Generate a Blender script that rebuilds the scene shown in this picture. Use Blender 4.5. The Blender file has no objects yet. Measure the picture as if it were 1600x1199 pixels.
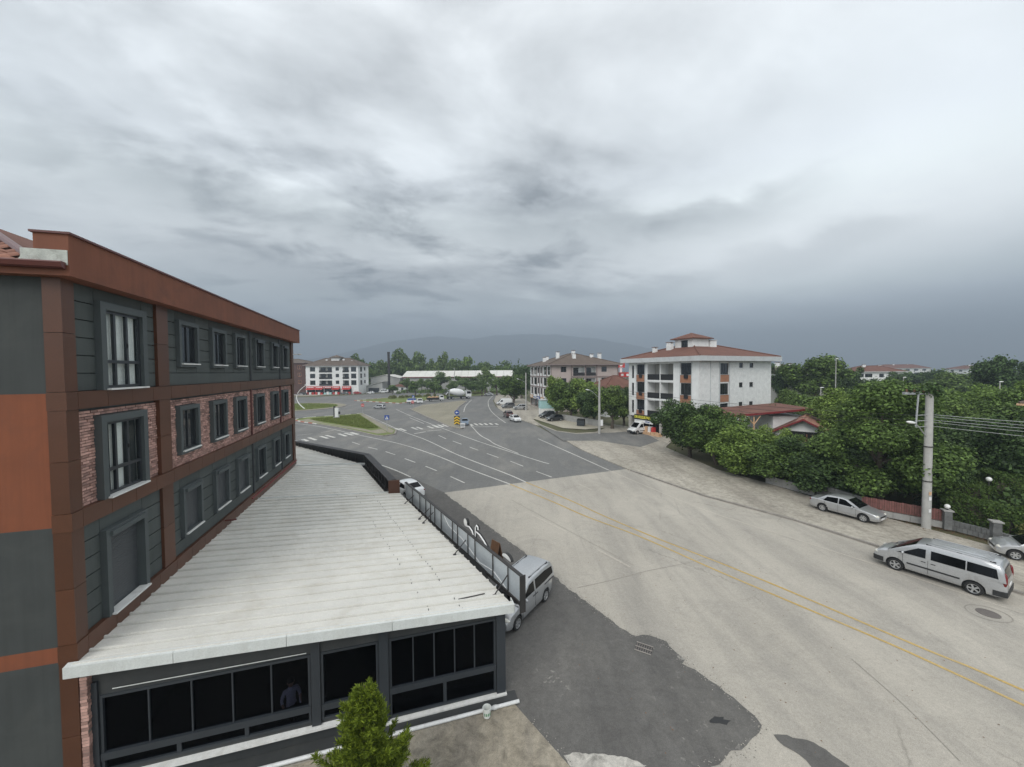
import bpy, math, random
import numpy as np
from mathutils import Vector, Matrix

SC = bpy.context.scene
COL = SC.collection
R = math.radians

# ------------------------------------------------------------------ camera
cam_d = bpy.data.cameras.new('camera')
cam = bpy.data.objects.new('camera', cam_d)
COL.objects.link(cam)
cam_d.sensor_width = 36.0
cam_d.lens = 13.5
cam_d.clip_start = 0.1
cam_d.clip_end = 20000
cam.matrix_world = (Matrix.Translation((0, 0, 10.7))
                    @ Matrix.Rotation(math.pi / 2 - math.atan(19 / 600), 4, 'X')
                    @ Matrix.Rotation(-0.0075, 4, 'Z'))
SC.camera = cam

# ------------------------------------------------------------------ sky
SUN_EL, SUN_AZ = 44.0, 205.0        # azimuth measured clockwise from +Y
world = bpy.data.worlds.new('World')
SC.world = world
world.use_nodes = True
wt = world.node_tree
wt.nodes.clear()


def wn(kind, **kw):
    n = wt.nodes.new(kind)
    for k, v in kw.items():
        setattr(n, k, v)
    return n


def wmath(op, a, b=None, c=None, clamp=False):
    n = wn('ShaderNodeMath', operation=op, use_clamp=clamp)
    for i, v in enumerate((a, b, c)):
        if v is None:
            continue
        if isinstance(v, (int, float)):
            n.inputs[i].default_value = v
        else:
            wt.links.new(v, n.inputs[i])
    return n.outputs[0]


def build_sky():
    out = wn('ShaderNodeOutputWorld')
    tc = wn('ShaderNodeTexCoord')
    sep = wn('ShaderNodeSeparateXYZ')
    wt.links.new(tc.outputs['Generated'], sep.inputs[0])
    x, y, z = sep.outputs
    zc = wmath('MAXIMUM', z, 0.0)
    den = wmath('ADD', zc, 0.16)
    px = wmath('DIVIDE', x, den)
    py = wmath('DIVIDE', y, den)

    def noise(scale, detail, rough, sx=1.0, sy=1.0, off=0.0, dist=0.0, rot=0.0):
        cb = wn('ShaderNodeCombineXYZ')
        c, s = math.cos(rot), math.sin(rot)
        u = wmath('ADD', wmath('MULTIPLY', px, c * sx), wmath('MULTIPLY', py, s * sx))
        v = wmath('ADD', wmath('MULTIPLY', px, -s * sy), wmath('MULTIPLY', py, c * sy))
        wt.links.new(u, cb.inputs[0])
        wt.links.new(v, cb.inputs[1])
        cb.inputs[2].default_value = off
        n = wn('ShaderNodeTexNoise')
        n.inputs['Scale'].default_value = scale
        n.inputs['Detail'].default_value = detail
        n.inputs['Roughness'].default_value = rough
        n.inputs['Distortion'].default_value = dist
        wt.links.new(cb.outputs[0], n.inputs['Vector'])
        return n.outputs[0]
    n1 = noise(0.9, 7, 0.52, 1.0, 1.0, 3.1, 0.3, 0.5)        # broad layers
    n2 = noise(2.1, 9, 0.56, 1.0, 1.4, 7.7, 0.25, 0.35)        # ragged structure
    # azimuth and elevation of the direction, warped by the noise
    az = wmath('ARCTAN2', x, y)
    el = wmath('ARCSINE', z)
    w1 = wmath('SUBTRACT', n1, 0.5)
    w2 = wmath('SUBTRACT', n2, 0.5)
    warp = wmath('ADD', wmath('MULTIPLY', w1, 0.22), wmath('MULTIPLY', w2, 0.22))
    azw = wmath('ADD', az, warp)
    elw = wmath('ADD', el, wmath('MULTIPLY', wmath('ADD', w2, wmath('MULTIPLY', w1, 0.4)), 0.16))

    def bank(a0, e0, wa, we, amp, tilt=0.0):
        da = wmath('SUBTRACT', azw, R(a0))
        de = wmath('SUBTRACT', wmath('SUBTRACT', elw, R(e0)), wmath('MULTIPLY', da, tilt))
        q = wmath('ADD', wmath('POWER', wmath('ABSOLUTE', wmath('DIVIDE', da, R(wa))), 2.0),
                  wmath('POWER', wmath('ABSOLUTE', wmath('DIVIDE', de, R(we))), 2.0))
        return wmath('MULTIPLY', wmath('EXPONENT', wmath('MULTIPLY', wmath('POWER', q, 1.5), -1.0)), amp)
    banks = [
        #  az    el    wide  high  amp
        (-33.0, 20.5, 17.0, 4.2, -0.17, -0.10),   # dark band over the left roof
        (-47.0, 29.0, 13.0, 3.5, -0.11, -0.30),   # upper left streak
        (-20.0, 21.0, 5.0, 4.0, -0.10, 0.0),
        (-9.0, 23.0, 7.0, 5.0, -0.06, 0.0),
        (1.0, 29.5, 6.0, 4.0, -0.06, 0.0),
        (5.0, 21.0, 10.0, 3.0, -0.17, 0.05),
        (25.0, 19.0, 11.5, 2.6, -0.24, 0.06),     # long dark cloud right of centre
        (-20.0, 13.5, 16.0, 3.8, -0.20, 0.05),    # low bank, left of centre
        (-1.0, 11.8, 9.0, 3.0, -0.19, 0.0),
        (15.5, 11.0, 10.0, 1.8, -0.13, 0.0),
        (38.5, 14.0, 8.5, 1.9, -0.15, 0.1),
        (35.0, 31.0, 5.0, 2.5, -0.05, 0.6),
        (-15.0, 27.5, 4.0, 4.0, 0.08, 0.0),       # bright rifts
        (-25.0, 16.8, 9.0, 1.6, 0.10, -0.1),
        (-40.0, 24.5, 8.0, 1.8, 0.08, -0.25),
        (50.0, 27.0, 15.0, 9.0, 0.05, 0.0),
        (27.0, 21.6, 9.0, 1.0, 0.05, 0.05),
        (39.0, 15.4, 6.0, 0.8, 0.05, 0.1),
        (40.0, 14.0, 26.0, 11.0, 0.30, 0.0),      # paler veil to the east
    ]
    acc = None
    for b in banks:
        v = bank(*b)
        acc = v if acc is None else wmath('ADD', acc, v)
    # ragged grey cumulus over the west and north
    n3 = noise(2.2, 8, 0.55, 1.0, 1.15, 11.3, 0.3, 0.15)
    clump = wn('ShaderNodeMapRange', interpolation_type='SMOOTHSTEP')
    clump.inputs[1].default_value = 0.47
    clump.inputs[2].default_value = 0.66
    wt.links.new(n3, clump.inputs[0])
    acc = wmath('ADD', acc, wmath('MULTIPLY', clump.outputs[0], bank(-17.0, 18.0, 40.0, 14.0, -0.24)))
    # luminance rises from the horizon to the zenith, as under any overcast
    ramp = wn('ShaderNodeValToRGB')
    cr = ramp.color_ramp
    cr.interpolation = 'B_SPLINE'
    stops = [(0.0, (0.43, 0.51, 0.59)), (0.07, (0.64, 0.72, 0.79)), (0.15, (0.96, 1.03, 1.08)),
             (0.28, (0.98, 1.04, 1.085)), (0.45, (0.90, 0.945, 0.97)), (0.65, (0.90, 0.935, 0.955)),
             (1.0, (1.05, 1.07, 1.085))]
    while len(cr.elements) < len(stops):
        cr.elements.new(0.5)
    for e, (p, c) in zip(cr.elements, stops):
        e.position = p
        e.color = (*c, 1)
    wt.links.new(zc, ramp.inputs[0])
    # away from the horizon the noise itself shows as streaks and patches
    hz = wmath('MULTIPLY', wmath('MULTIPLY', zc, 3.2, clamp=True), 1.0)
    tex = wmath('ADD', wmath('MULTIPLY', w1, 1.3), wmath('MULTIPLY', w2, 1.35))
    # the veil to the east is smooth, the broken cloud lies west and north
    side = wmath('SUBTRACT', 1.0, wmath('MULTIPLY', wmath('MULTIPLY', wmath('ADD', az, 0.05), 1.3, clamp=True), 0.62))
    tex = wmath('MULTIPLY', wmath('MULTIPLY', tex, hz), side)
    mod = wmath('ADD', wmath('ADD', 1.0, tex), wmath('MULTIPLY', acc, 1.75))
    mod = wmath('MAXIMUM', mod, 0.3)
    mul = wn('ShaderNodeVectorMath', operation='SCALE')
    wt.links.new(ramp.outputs[0], mul.inputs[0])
    wt.links.new(mod, mul.inputs['Scale'])
    sky = wn('ShaderNodeTexSky', sky_type='NISHITA')
    sky.sun_disc = False
    sky.sun_elevation = R(SUN_EL)
    sky.sun_rotation = R(SUN_AZ)
    bg1 = wn('ShaderNodeBackground')
    bg1.inputs[1].default_value = 0.05
    wt.links.new(sky.outputs[0], bg1.inputs[0])
    bg2 = wn('ShaderNodeBackground')
    bg2.inputs[1].default_value = 1.0
    wt.links.new(mul.outputs[0], bg2.inputs[0])
    mix = wn('ShaderNodeMixShader')
    mix.inputs[0].default_value = 0.94                  # cloud cover
    wt.links.new(bg1.outputs[0], mix.inputs[1])
    wt.links.new(bg2.outputs[0], mix.inputs[2])
    wt.links.new(mix.outputs[0], out.inputs[0])


build_sky()

sun_d = bpy.data.lights.new('sun', 'SUN')
sun_d.energy = 1.45
sun_d.angle = R(32)
sun_d.color = (1.0, 0.97, 0.92)
sun = bpy.data.objects.new('sun', sun_d)
COL.objects.link(sun)
_d = Vector((math.sin(R(SUN_AZ)) * math.cos(R(SUN_EL)), math.cos(R(SUN_AZ)) * math.cos(R(SUN_EL)), math.sin(R(SUN_EL))))
sun.rotation_euler = _d.to_track_quat('Z', 'Y').to_euler()

SC.view_settings.view_transform = 'Standard'
SC.view_settings.look = 'None'
SC.view_settings.gamma = 1
SC.view_settings.use_curve_mapping = False
SC.view_settings.exposure = 0.38
SC.cycles.max_bounces = 6
SC.cycles.diffuse_bounces = 3
SC.cycles.glossy_bounces = 3
SC.cycles.transmission_bounces = 4
SC.cycles.transparent_max_bounces = 8
SC.cycles.volume_bounces = 0
SC.cycles.use_denoising = True
random.seed(7)
RNG = np.random.default_rng(7)


# ------------------------------------------------------------------ materials
class NT:
    def __init__(s, name):
        s.m = bpy.data.materials.new(name)
        s.m.use_nodes = True
        s.t = s.m.node_tree
        s.b = s.t.nodes['Principled BSDF']
        s.out = s.t.nodes['Material Output']
        s.tc = None

    def node(s, k, **kw):
        n = s.t.nodes.new(k)
        for a, v in kw.items():
            setattr(n, a, v)
        return n

    def link(s, a, b):
        s.t.links.new(a, b)

    def coord(s, kind='Object'):
        if s.tc is None:
            s.tc = s.node('ShaderNodeTexCoord')
        return s.tc.outputs[kind]

    def noise(s, scale, detail=4, rough=0.55, vec=None, dist=0.0, stretch=None, rotz=0.0):
        n = s.node('ShaderNodeTexNoise')
        n.inputs['Scale'].default_value = scale
        n.inputs['Detail'].default_value = detail
        n.inputs['Roughness'].default_value = rough
        n.inputs['Distortion'].default_value = dist
        v = vec or s.coord()
        if stretch or rotz:
            mp = s.node('ShaderNodeMapping')
            mp.inputs['Rotation'].default_value = (0, 0, rotz)
            mp.inputs['Scale'].default_value = stretch or (1, 1, 1)
            s.link(v, mp.inputs[0])
            v = mp.outputs[0]
        s.link(v, n.inputs['Vector'])
        return n.outputs[0]

    def ramp(s, fac, stops, interp='LINEAR'):
        r = s.node('ShaderNodeValToRGB')
        r.color_ramp.interpolation = interp
        while len(r.color_ramp.elements) < len(stops):
            r.color_ramp.elements.new(0.5)
        for e, (p, c) in zip(r.color_ramp.elements, stops):
            e.position = p
            e.color = (*c, 1) if len(c) == 3 else c
        s.link(fac, r.inputs[0])
        return r.outputs[0]

    def mix(s, fac, a, b, mode='MIX'):
        n = s.node('ShaderNodeMix', data_type='RGBA', blend_type=mode)
        for sock, v in ((n.inputs[0], fac), (n.inputs[6], a), (n.inputs[7], b)):
            if isinstance(v, (int, float)):
                sock.default_value = v
            elif isinstance(v, tuple):
                sock.default_value = (*v, 1) if len(v) == 3 else v
            else:
                s.link(v, sock)
        return n.outputs[2]

    def math(s, op, a, b=0.0, clamp=False):
        n = s.node('ShaderNodeMath', operation=op, use_clamp=clamp)
        for i, v in enumerate((a, b)):
            if isinstance(v, (int, float)):
                n.inputs[i].default_value = v
            else:
                s.link(v, n.inputs[i])
        return n.outputs[0]

    def color(s, c):
        if isinstance(c, tuple):
            s.b.inputs['Base Color'].default_value = (*c, 1)
        else:
            s.link(c, s.b.inputs['Base Color'])

    def set(s, rough=None, metal=None, spec=None, coat=None):
        if rough is not None:
            if isinstance(rough, float):
                s.b.inputs['Roughness'].default_value = rough
            else:
                s.link(rough, s.b.inputs['Roughness'])
        if metal is not None:
            s.b.inputs['Metallic'].default_value = metal
        if spec is not None:
            s.b.inputs['Specular IOR Level'].default_value = spec
        if coat is not None:
            s.b.inputs['Coat Weight'].default_value = coat
            s.b.inputs['Coat Roughness'].default_value = 0.06

    def bump(s, h, strength=0.3, dist=0.02):
        n = s.node('ShaderNodeBump')
        n.inputs['Strength'].default_value = strength
        n.inputs['Distance'].default_value = dist
        s.link(h, n.inputs['Height'])
        s.link(n.outputs[0], s.b.inputs['Normal'])

    def island(s):
        g = s.node('ShaderNodeNewGeometry')
        return g.outputs['Random Per Island']

    def objrand(s):
        return s.node('ShaderNodeObjectInfo').outputs['Random']


M = {}


def plain(name, c, rough=0.6, var=0.18, scale=3.0, fine=60.0, bump=0.12, bdist=0.006, metal=0.0, spec=0.5,
          island=0.0, objr=0.0, streak=0.0, dirt=None, dirt_amt=0.5, dirt_scale=1.2, coat=None):
    """A worn surface: colour broken up on two scales, fine relief, optional shaped stains."""
    s = NT(name)
    n = s.noise(scale, 6, 0.6)
    f = s.noise(fine, 3, 0.6)
    lo = tuple(v * (1 - var) for v in c)
    hi = tuple(min(1, v * (1 + var)) for v in c)
    col = s.ramp(n, [(0.3, lo), (0.7, hi)])
    fg = s.ramp(f, [(0.25, (0.86,) * 3), (0.75, (1.12,) * 3)])
    col = s.mix(0.8, col, fg, 'MULTIPLY')
    if island:
        g = s.ramp(s.island(), [(0.0, (1 - island,) * 3), (1.0, (1 + island,) * 3)])
        col = s.mix(1.0, col, g, 'MULTIPLY')
    if objr:
        g = s.ramp(s.objrand(), [(0.0, (1 - objr,) * 3), (1.0, (1 + objr,) * 3)])
        col = s.mix(1.0, col, g, 'MULTIPLY')
    if streak:                                    # rain runs down the wall
        sk_ = s.noise(1.0, 6, 0.7, stretch=(5.0, 5.0, 0.22))
        col = s.mix(streak, col, s.ramp(sk_, [(0.35, (0.66,) * 3), (0.52, (1.0,) * 3), (0.7, (1.25,) * 3)]), 'MULTIPLY')
    if dirt:
        d = s.noise(dirt_scale, 8, 0.65, dist=0.6)
        k = s.math('MULTIPLY', s.ramp(d, [(0.48, (0, 0, 0)), (0.68, (1, 1, 1))]), dirt_amt)
        col = s.mix(k, col, dirt)
    s.color(col)
    s.set(rough=float(rough), metal=metal, spec=spec, coat=coat)
    if bump:
        s.bump(s.noise(fine * 0.7, 5, 0.6), bump, bdist)
    M[name] = s.m
    return s.m


def glossy_glass(name, c, rough=0.04, spec=0.7):
    s = NT(name)
    n = s.noise(0.7, 3)
    s.color(s.ramp(n, [(0.3, tuple(v * .6 for v in c)), (0.7, tuple(v * 1.4 for v in c))]))
    s.set(rough=rough, spec=spec)
    s.bump(s.noise(1.1, 2), 0.03, 0.02)
    M[name] = s.m


def clear_glass(name, tint=(0.75, 0.8, 0.8), gain=0.9, floor_=0.06):
    s = NT(name)
    tr = s.node('ShaderNodeBsdfTransparent')
    tr.inputs[0].default_value = (*tint, 1)
    gl = s.node('ShaderNodeBsdfGlossy')
    gl.inputs['Roughness'].default_value = 0.03
    gl.inputs['Color'].default_value = (0.9, 0.95, 1, 1)
    fr = s.node('ShaderNodeFresnel')
    fr.inputs[0].default_value = 1.5
    geo = s.node('ShaderNodeNewGeometry')
    front = s.math('SUBTRACT', 1.0, geo.outputs['Backfacing'])
    k = s.math('MULTIPLY', s.math('ADD', s.math('MULTIPLY', fr.outputs[0], gain), floor_, True), front)
    mx = s.node('ShaderNodeMixShader')
    s.link(k, mx.inputs[0])
    s.link(tr.outputs[0], mx.inputs[1])
    s.link(gl.outputs[0], mx.inputs[2])
    s.link(mx.outputs[0], s.out.inputs[0])
    M[name] = s.m


plain('grey_render', (0.048, 0.053, 0.052), 0.85, 0.10, 0.8, 90, 0.35, 0.004, streak=0.35, dirt=(0.068, 0.072, 0.068), dirt_amt=0.5, dirt_scale=0.9)
plain('orange_render', (0.205, 0.063, 0.027), 0.8, 0.10, 0.8, 90, 0.35, 0.004, streak=0.3, dirt=(0.16, 0.054, 0.028), dirt_amt=0.55)
plain('cornice_render', (0.185, 0.063, 0.032), 0.75, 0.10, 0.7, 80, 0.3, 0.004, streak=0.35, dirt=(0.125, 0.046, 0.027), dirt_amt=0.55)
plain('board_grey', (0.060, 0.070, 0.067), 0.7, 0.08, 1.0, 70, 0.25, 0.003, streak=0.3, objr=0.09)
plain('surround_grey', (0.068, 0.080, 0.082), 0.6, 0.07, 1.5, 60, 0.12, 0.003)
plain('brown_metal', (0.088, 0.034, 0.017), 0.42, 0.10, 1.0, 40, 0.05, 0.002, objr=0.13, spec=0.5)
plain('facing_brick', (0.42, 0.255, 0.215), 0.9, 0.2, 4.0, 90, 0.4, 0.005, island=0.42)
plain('mortar', (0.22, 0.19, 0.17), 0.95, 0.15)
plain('pvc_dark', (0.028, 0.032, 0.037), 0.35, 0.08, 2.0, 30, 0.0)
plain('shutter_grey', (0.062, 0.068, 0.073), 0.5, 0.06, 1.0, 40, 0.03)
plain('sill_white', (0.70, 0.70, 0.68), 0.55, 0.08, 4, 50, 0.1, dirt=(0.4, 0.38, 0.34), dirt_amt=0.4, dirt_scale=3)
plain('curtain', (0.80, 0.79, 0.76), 0.9, 0.06, 3, 60, 0.05)
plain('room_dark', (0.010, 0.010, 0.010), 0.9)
glossy_glass('window_glass', (0.018, 0.021, 0.024))
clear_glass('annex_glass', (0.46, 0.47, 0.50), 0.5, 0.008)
clear_glass('clear_glass', (0.93, 0.95, 0.95), gain=0.5, floor_=0.02)
plain('roof_sheet', (0.64, 0.63, 0.585), 0.5, 0.06, 0.9, 30, 0.12, 0.004, objr=0.035, dirt=(0.46, 0.43, 0.36), dirt_amt=0.35, dirt_scale=1.1)
plain('roof_edge', (0.62, 0.645, 0.63), 0.45, 0.05, 1.0, 30, 0.05, streak=0.15, dirt=(0.42, 0.42, 0.38), dirt_amt=0.4, dirt_scale=1.0)
plain('anthracite', (0.030, 0.036, 0.043), 0.5, 0.10, 1.0, 40, 0.05)
plain('anthracite_wall', (0.040, 0.043, 0.044), 0.75, 0.12, 1.0, 60, 0.2, dirt=(0.07, 0.07, 0.065), dirt_amt=0.4)
plain('black_steel', (0.030, 0.029, 0.029), 0.55, 0.2, 3, 40, 0.1, dirt=(0.06, 0.03, 0.02), dirt_amt=0.3, dirt_scale=4)
plain('sign_sheet', (0.42, 0.46, 0.49), 0.3, 0.07, 0.8, 20, 0.05, metal=0.2, objr=0.1)
plain('white_paint', (0.78, 0.78, 0.77), 0.45, 0.05, 2, 40, 0.05)
plain('pipe_white', (0.70, 0.71, 0.71), 0.4, 0.06, 3, 40, 0.03, dirt=(0.4, 0.4, 0.38), dirt_amt=0.5, dirt_scale=2)
plain('clay_tile', (0.27, 0.125, 0.085), 0.85, 0.2, 3, 50, 0.3, objr=0.25, dirt=(0.30, 0.23, 0.19), dirt_amt=0.5, dirt_scale=2)
plain('clay_roof_brown', (0.125, 0.095, 0.075), 0.9, 0.2, 0.6, 12, 0.5, 0.05, dirt=(0.12, 0.09, 0.07), dirt_amt=0.4, dirt_scale=.5)
plain('clay_roof_red', (0.150, 0.066, 0.046), 0.9, 0.2, 0.6, 12, 0.5, 0.05, dirt=(0.17, 0.08, 0.06), dirt_amt=0.4, dirt_scale=.5)
plain('gutter_brown', (0.11, 0.035, 0.03), 0.35, 0.1)
plain('old_plaster', (0.50, 0.52, 0.48), 0.9, 0.2, 5, 50, 0.6, 0.02, dirt=(0.3, 0.28, 0.25), dirt_amt=0.6, dirt_scale=6)
plain('cement', (0.36, 0.355, 0.34), 0.9, 0.15, 2, 40, 0.3, 0.006, dirt=(0.22, 0.21, 0.2), dirt_amt=0.5, dirt_scale=1.5)
plain('kerb_stone', (0.27, 0.25, 0.225), 0.9, 0.2, 1.5, 30, 0.3, 0.006)
plain('kerb_white', (0.66, 0.64, 0.6), 0.8, 0.1)
plain('kerb_red', (0.42, 0.13, 0.10), 0.8, 0.1)
plain('kerb_black', (0.05, 0.05, 0.05), 0.8, 0.1)
plain('wall_white', (0.80, 0.805, 0.795), 0.8, 0.05, 0.8, 20, 0.15, streak=0.12, dirt=(0.52, 0.53, 0.52), dirt_amt=0.3, dirt_scale=.6)
plain('wall_stone_white', (0.74, 0.745, 0.73), 0.85, 0.10, 1.6, 9, 0.5, 0.03, dirt=(0.5, 0.5, 0.49), dirt_amt=0.35, dirt_scale=1.8)
plain('wall_pinkish', (0.46, 0.385, 0.36), 0.85, 0.06, 0.8, 20, 0.1)
plain('trim_mauve', (0.25, 0.20, 0.19), 0.8, 0.06)
plain('wall_grey', (0.42, 0.41, 0.38), 0.85, 0.1, 0.5, 20, 0.1, dirt=(0.3, 0.29, 0.27), dirt_amt=0.4, dirt_scale=.5)
plain('wall_darkbrick', (0.10, 0.055, 0.045), 0.9, 0.15, 1, 20, 0.2)
plain('panel_brick', (0.35, 0.17, 0.10), 0.85, 0.15, 2, 25, 0.3, 0.01)
plain('fascia_grey', (0.54, 0.56, 0.565), 0.6, 0.06, 0.8, 20, 0.05, dirt=(0.36, 0.37, 0.37), dirt_amt=0.5, dirt_scale=.9)
plain('rail_dark', (0.02, 0.02, 0.022), 0.4, 0.1)
plain('shed_wall', (0.40, 0.40, 0.38), 0.8, 0.08, 0.3, 6, 0.1)
plain('shed_roof', (0.72, 0.71, 0.66), 0.6, 0.06, 0.2, 6, 0.1, dirt=(0.5, 0.48, 0.42), dirt_amt=0.4, dirt_scale=.15)
plain('red_paint', (0.50, 0.045, 0.04), 0.45, 0.1)
plain('maroon_paint', (0.20, 0.022, 0.025), 0.5, 0.15, dirt=(0.12, 0.03, 0.03), dirt_amt=0.3)
plain('blue_paint', (0.035, 0.08, 0.30), 0.4, 0.08)
plain('yellow_paint', (0.80, 0.52, 0.05), 0.45, 0.08)
plain('sign_yellow', (0.80, 0.75, 0.08), 0.45, 0.05)
plain('black_paint', (0.02, 0.02, 0.02), 0.5, 0.1)
plain('teal_paint', (0.38, 0.60, 0.60), 0.5, 0.08)
plain('orange_wood', (0.62, 0.40, 0.24), 0.7, 0.2, 4, 40, 0.2)
plain('brown_wood', (0.16, 0.085, 0.045), 0.7, 0.2, 4, 40, 0.2)
plain('red_fence', (0.20, 0.085, 0.075), 0.85, 0.25, 5, 50, 0.3, dirt=(0.12, 0.08, 0.07), dirt_amt=0.5, dirt_scale=3, objr=0.2)
plain('bark', (0.095, 0.075, 0.058), 0.95, 0.3, 6, 30, 0.6, 0.02)
plain('pole_concrete', (0.42, 0.415, 0.395), 0.9, 0.12, 1.2, 40, 0.3, 0.006, dirt=(0.30, 0.29, 0.27), dirt_amt=0.45, dirt_scale=1.6)
plain('galvanised', (0.45, 0.46, 0.47), 0.4, 0.1, metal=0.6)
plain('wall_stone_grey', (0.155, 0.158, 0.155), 0.9, 0.25, 3, 30, 0.5, 0.01, objr=0.15)
plain('tyre', (0.018, 0.018, 0.018), 0.85, 0.15)
plain('alloy', (0.55, 0.56, 0.57), 0.35, 0.06, metal=0.7)
plain('trim_black', (0.02, 0.021, 0.022), 0.55, 0.1)
glossy_glass('car_glass', (0.005, 0.0055, 0.006), 0.06, 0.22)
plain('lamp_clear', (0.70, 0.69, 0.62), 0.15, 0.1, bump=0)
plain('lamp_red', (0.17, 0.012, 0.014), 0.2, 0.1, bump=0)
plain('plate_white', (0.75, 0.75, 0.75), 0.5, 0.03)
plain('opal_globe', (0.80, 0.80, 0.78), 0.3, 0.03, bump=0)
plain('bucket_white', (0.70, 0.72, 0.69), 0.5, 0.04)
plain('bucket_label', (0.12, 0.30, 0.16), 0.5, 0.1)
plain('mountain_wood', (0.028, 0.036, 0.032), 1.0, 0.3, 0.004, 0.05, 0.0)
plain('cloth_blue', (0.55, 0.56, 0.72), 0.8, 0.1)
plain('skin', (0.40, 0.25, 0.18), 0.7, 0.05)
for nm, c in (('car_silver', (0.47, 0.48, 0.49)), ('car_white', (0.76, 0.77, 0.77)), ('car_grey', (0.22, 0.23, 0.24)),
              ('car_dark', (0.02, 0.023, 0.028)), ('car_maroon', (0.085, 0.03, 0.028)), ('car_blue', (0.22, 0.29, 0.38)),
              ('car_red', (0.42, 0.03, 0.03))):
    plain(nm, c, 0.34 if nm in ('car_silver', 'car_grey') else 0.3, 0.04, 1.5, 20, 0.0, metal=0.5 if nm in ('car_silver', 'car_grey') else 0.0, coat=1.0)


def leaf_mat(name, dark, light, tr=0.25):
    s = NT(name)
    col = s.ramp(s.island(), [(0.0, dark), (0.55, tuple((a + b) / 2 for a, b in zip(dark, light))), (1.0, light)])
    g = s.ramp(s.objrand(), [(0.0, (0.82, 0.86, 0.8)), (1.0, (1.18, 1.12, 1.1))])
    col = s.mix(1.0, col, g, 'MULTIPLY')
    s.color(col)
    s.set(rough=0.6, spec=0.25)
    tl = s.node('ShaderNodeBsdfTranslucent')
    s.link(col, tl.inputs[0])
    mx = s.node('ShaderNodeMixShader')
    mx.inputs[0].default_value = tr
    s.link(s.b.outputs[0], mx.inputs[1])
    s.link(tl.outputs[0], mx.inputs[2])
    s.link(mx.outputs[0], s.out.inputs[0])
    M[name] = s.m


leaf_mat('leaf_mid', (0.0330, 0.0573, 0.0174), (0.2080, 0.3170, 0.0832))
leaf_mat('leaf_dark', (0.0191, 0.0365, 0.0139), (0.1189, 0.1981, 0.0674))
leaf_mat('leaf_fresh', (0.0521, 0.0911, 0.0208), (0.2972, 0.4260, 0.0991))
leaf_mat('leaf_far', (0.0672, 0.1098, 0.0381), (0.2058, 0.2867, 0.0955))
leaf_mat('leaf_conifer', (0.0174, 0.0347, 0.0148), (0.1089, 0.1783, 0.0635))
leaf_mat('leaf_thuja', (0.045, 0.080, 0.008), (0.225, 0.300, 0.030), 0.15)
leaf_mat('leaf_hedge', (0.045, 0.080, 0.020), (0.135, 0.205, 0.050))
leaf_mat('leaf_olive', (0.0651, 0.0738, 0.0260), (0.2562, 0.2733, 0.0939))
leaf_mat('blade_grass', (0.090, 0.125, 0.030), (0.235, 0.275, 0.080), 0.15)


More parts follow.
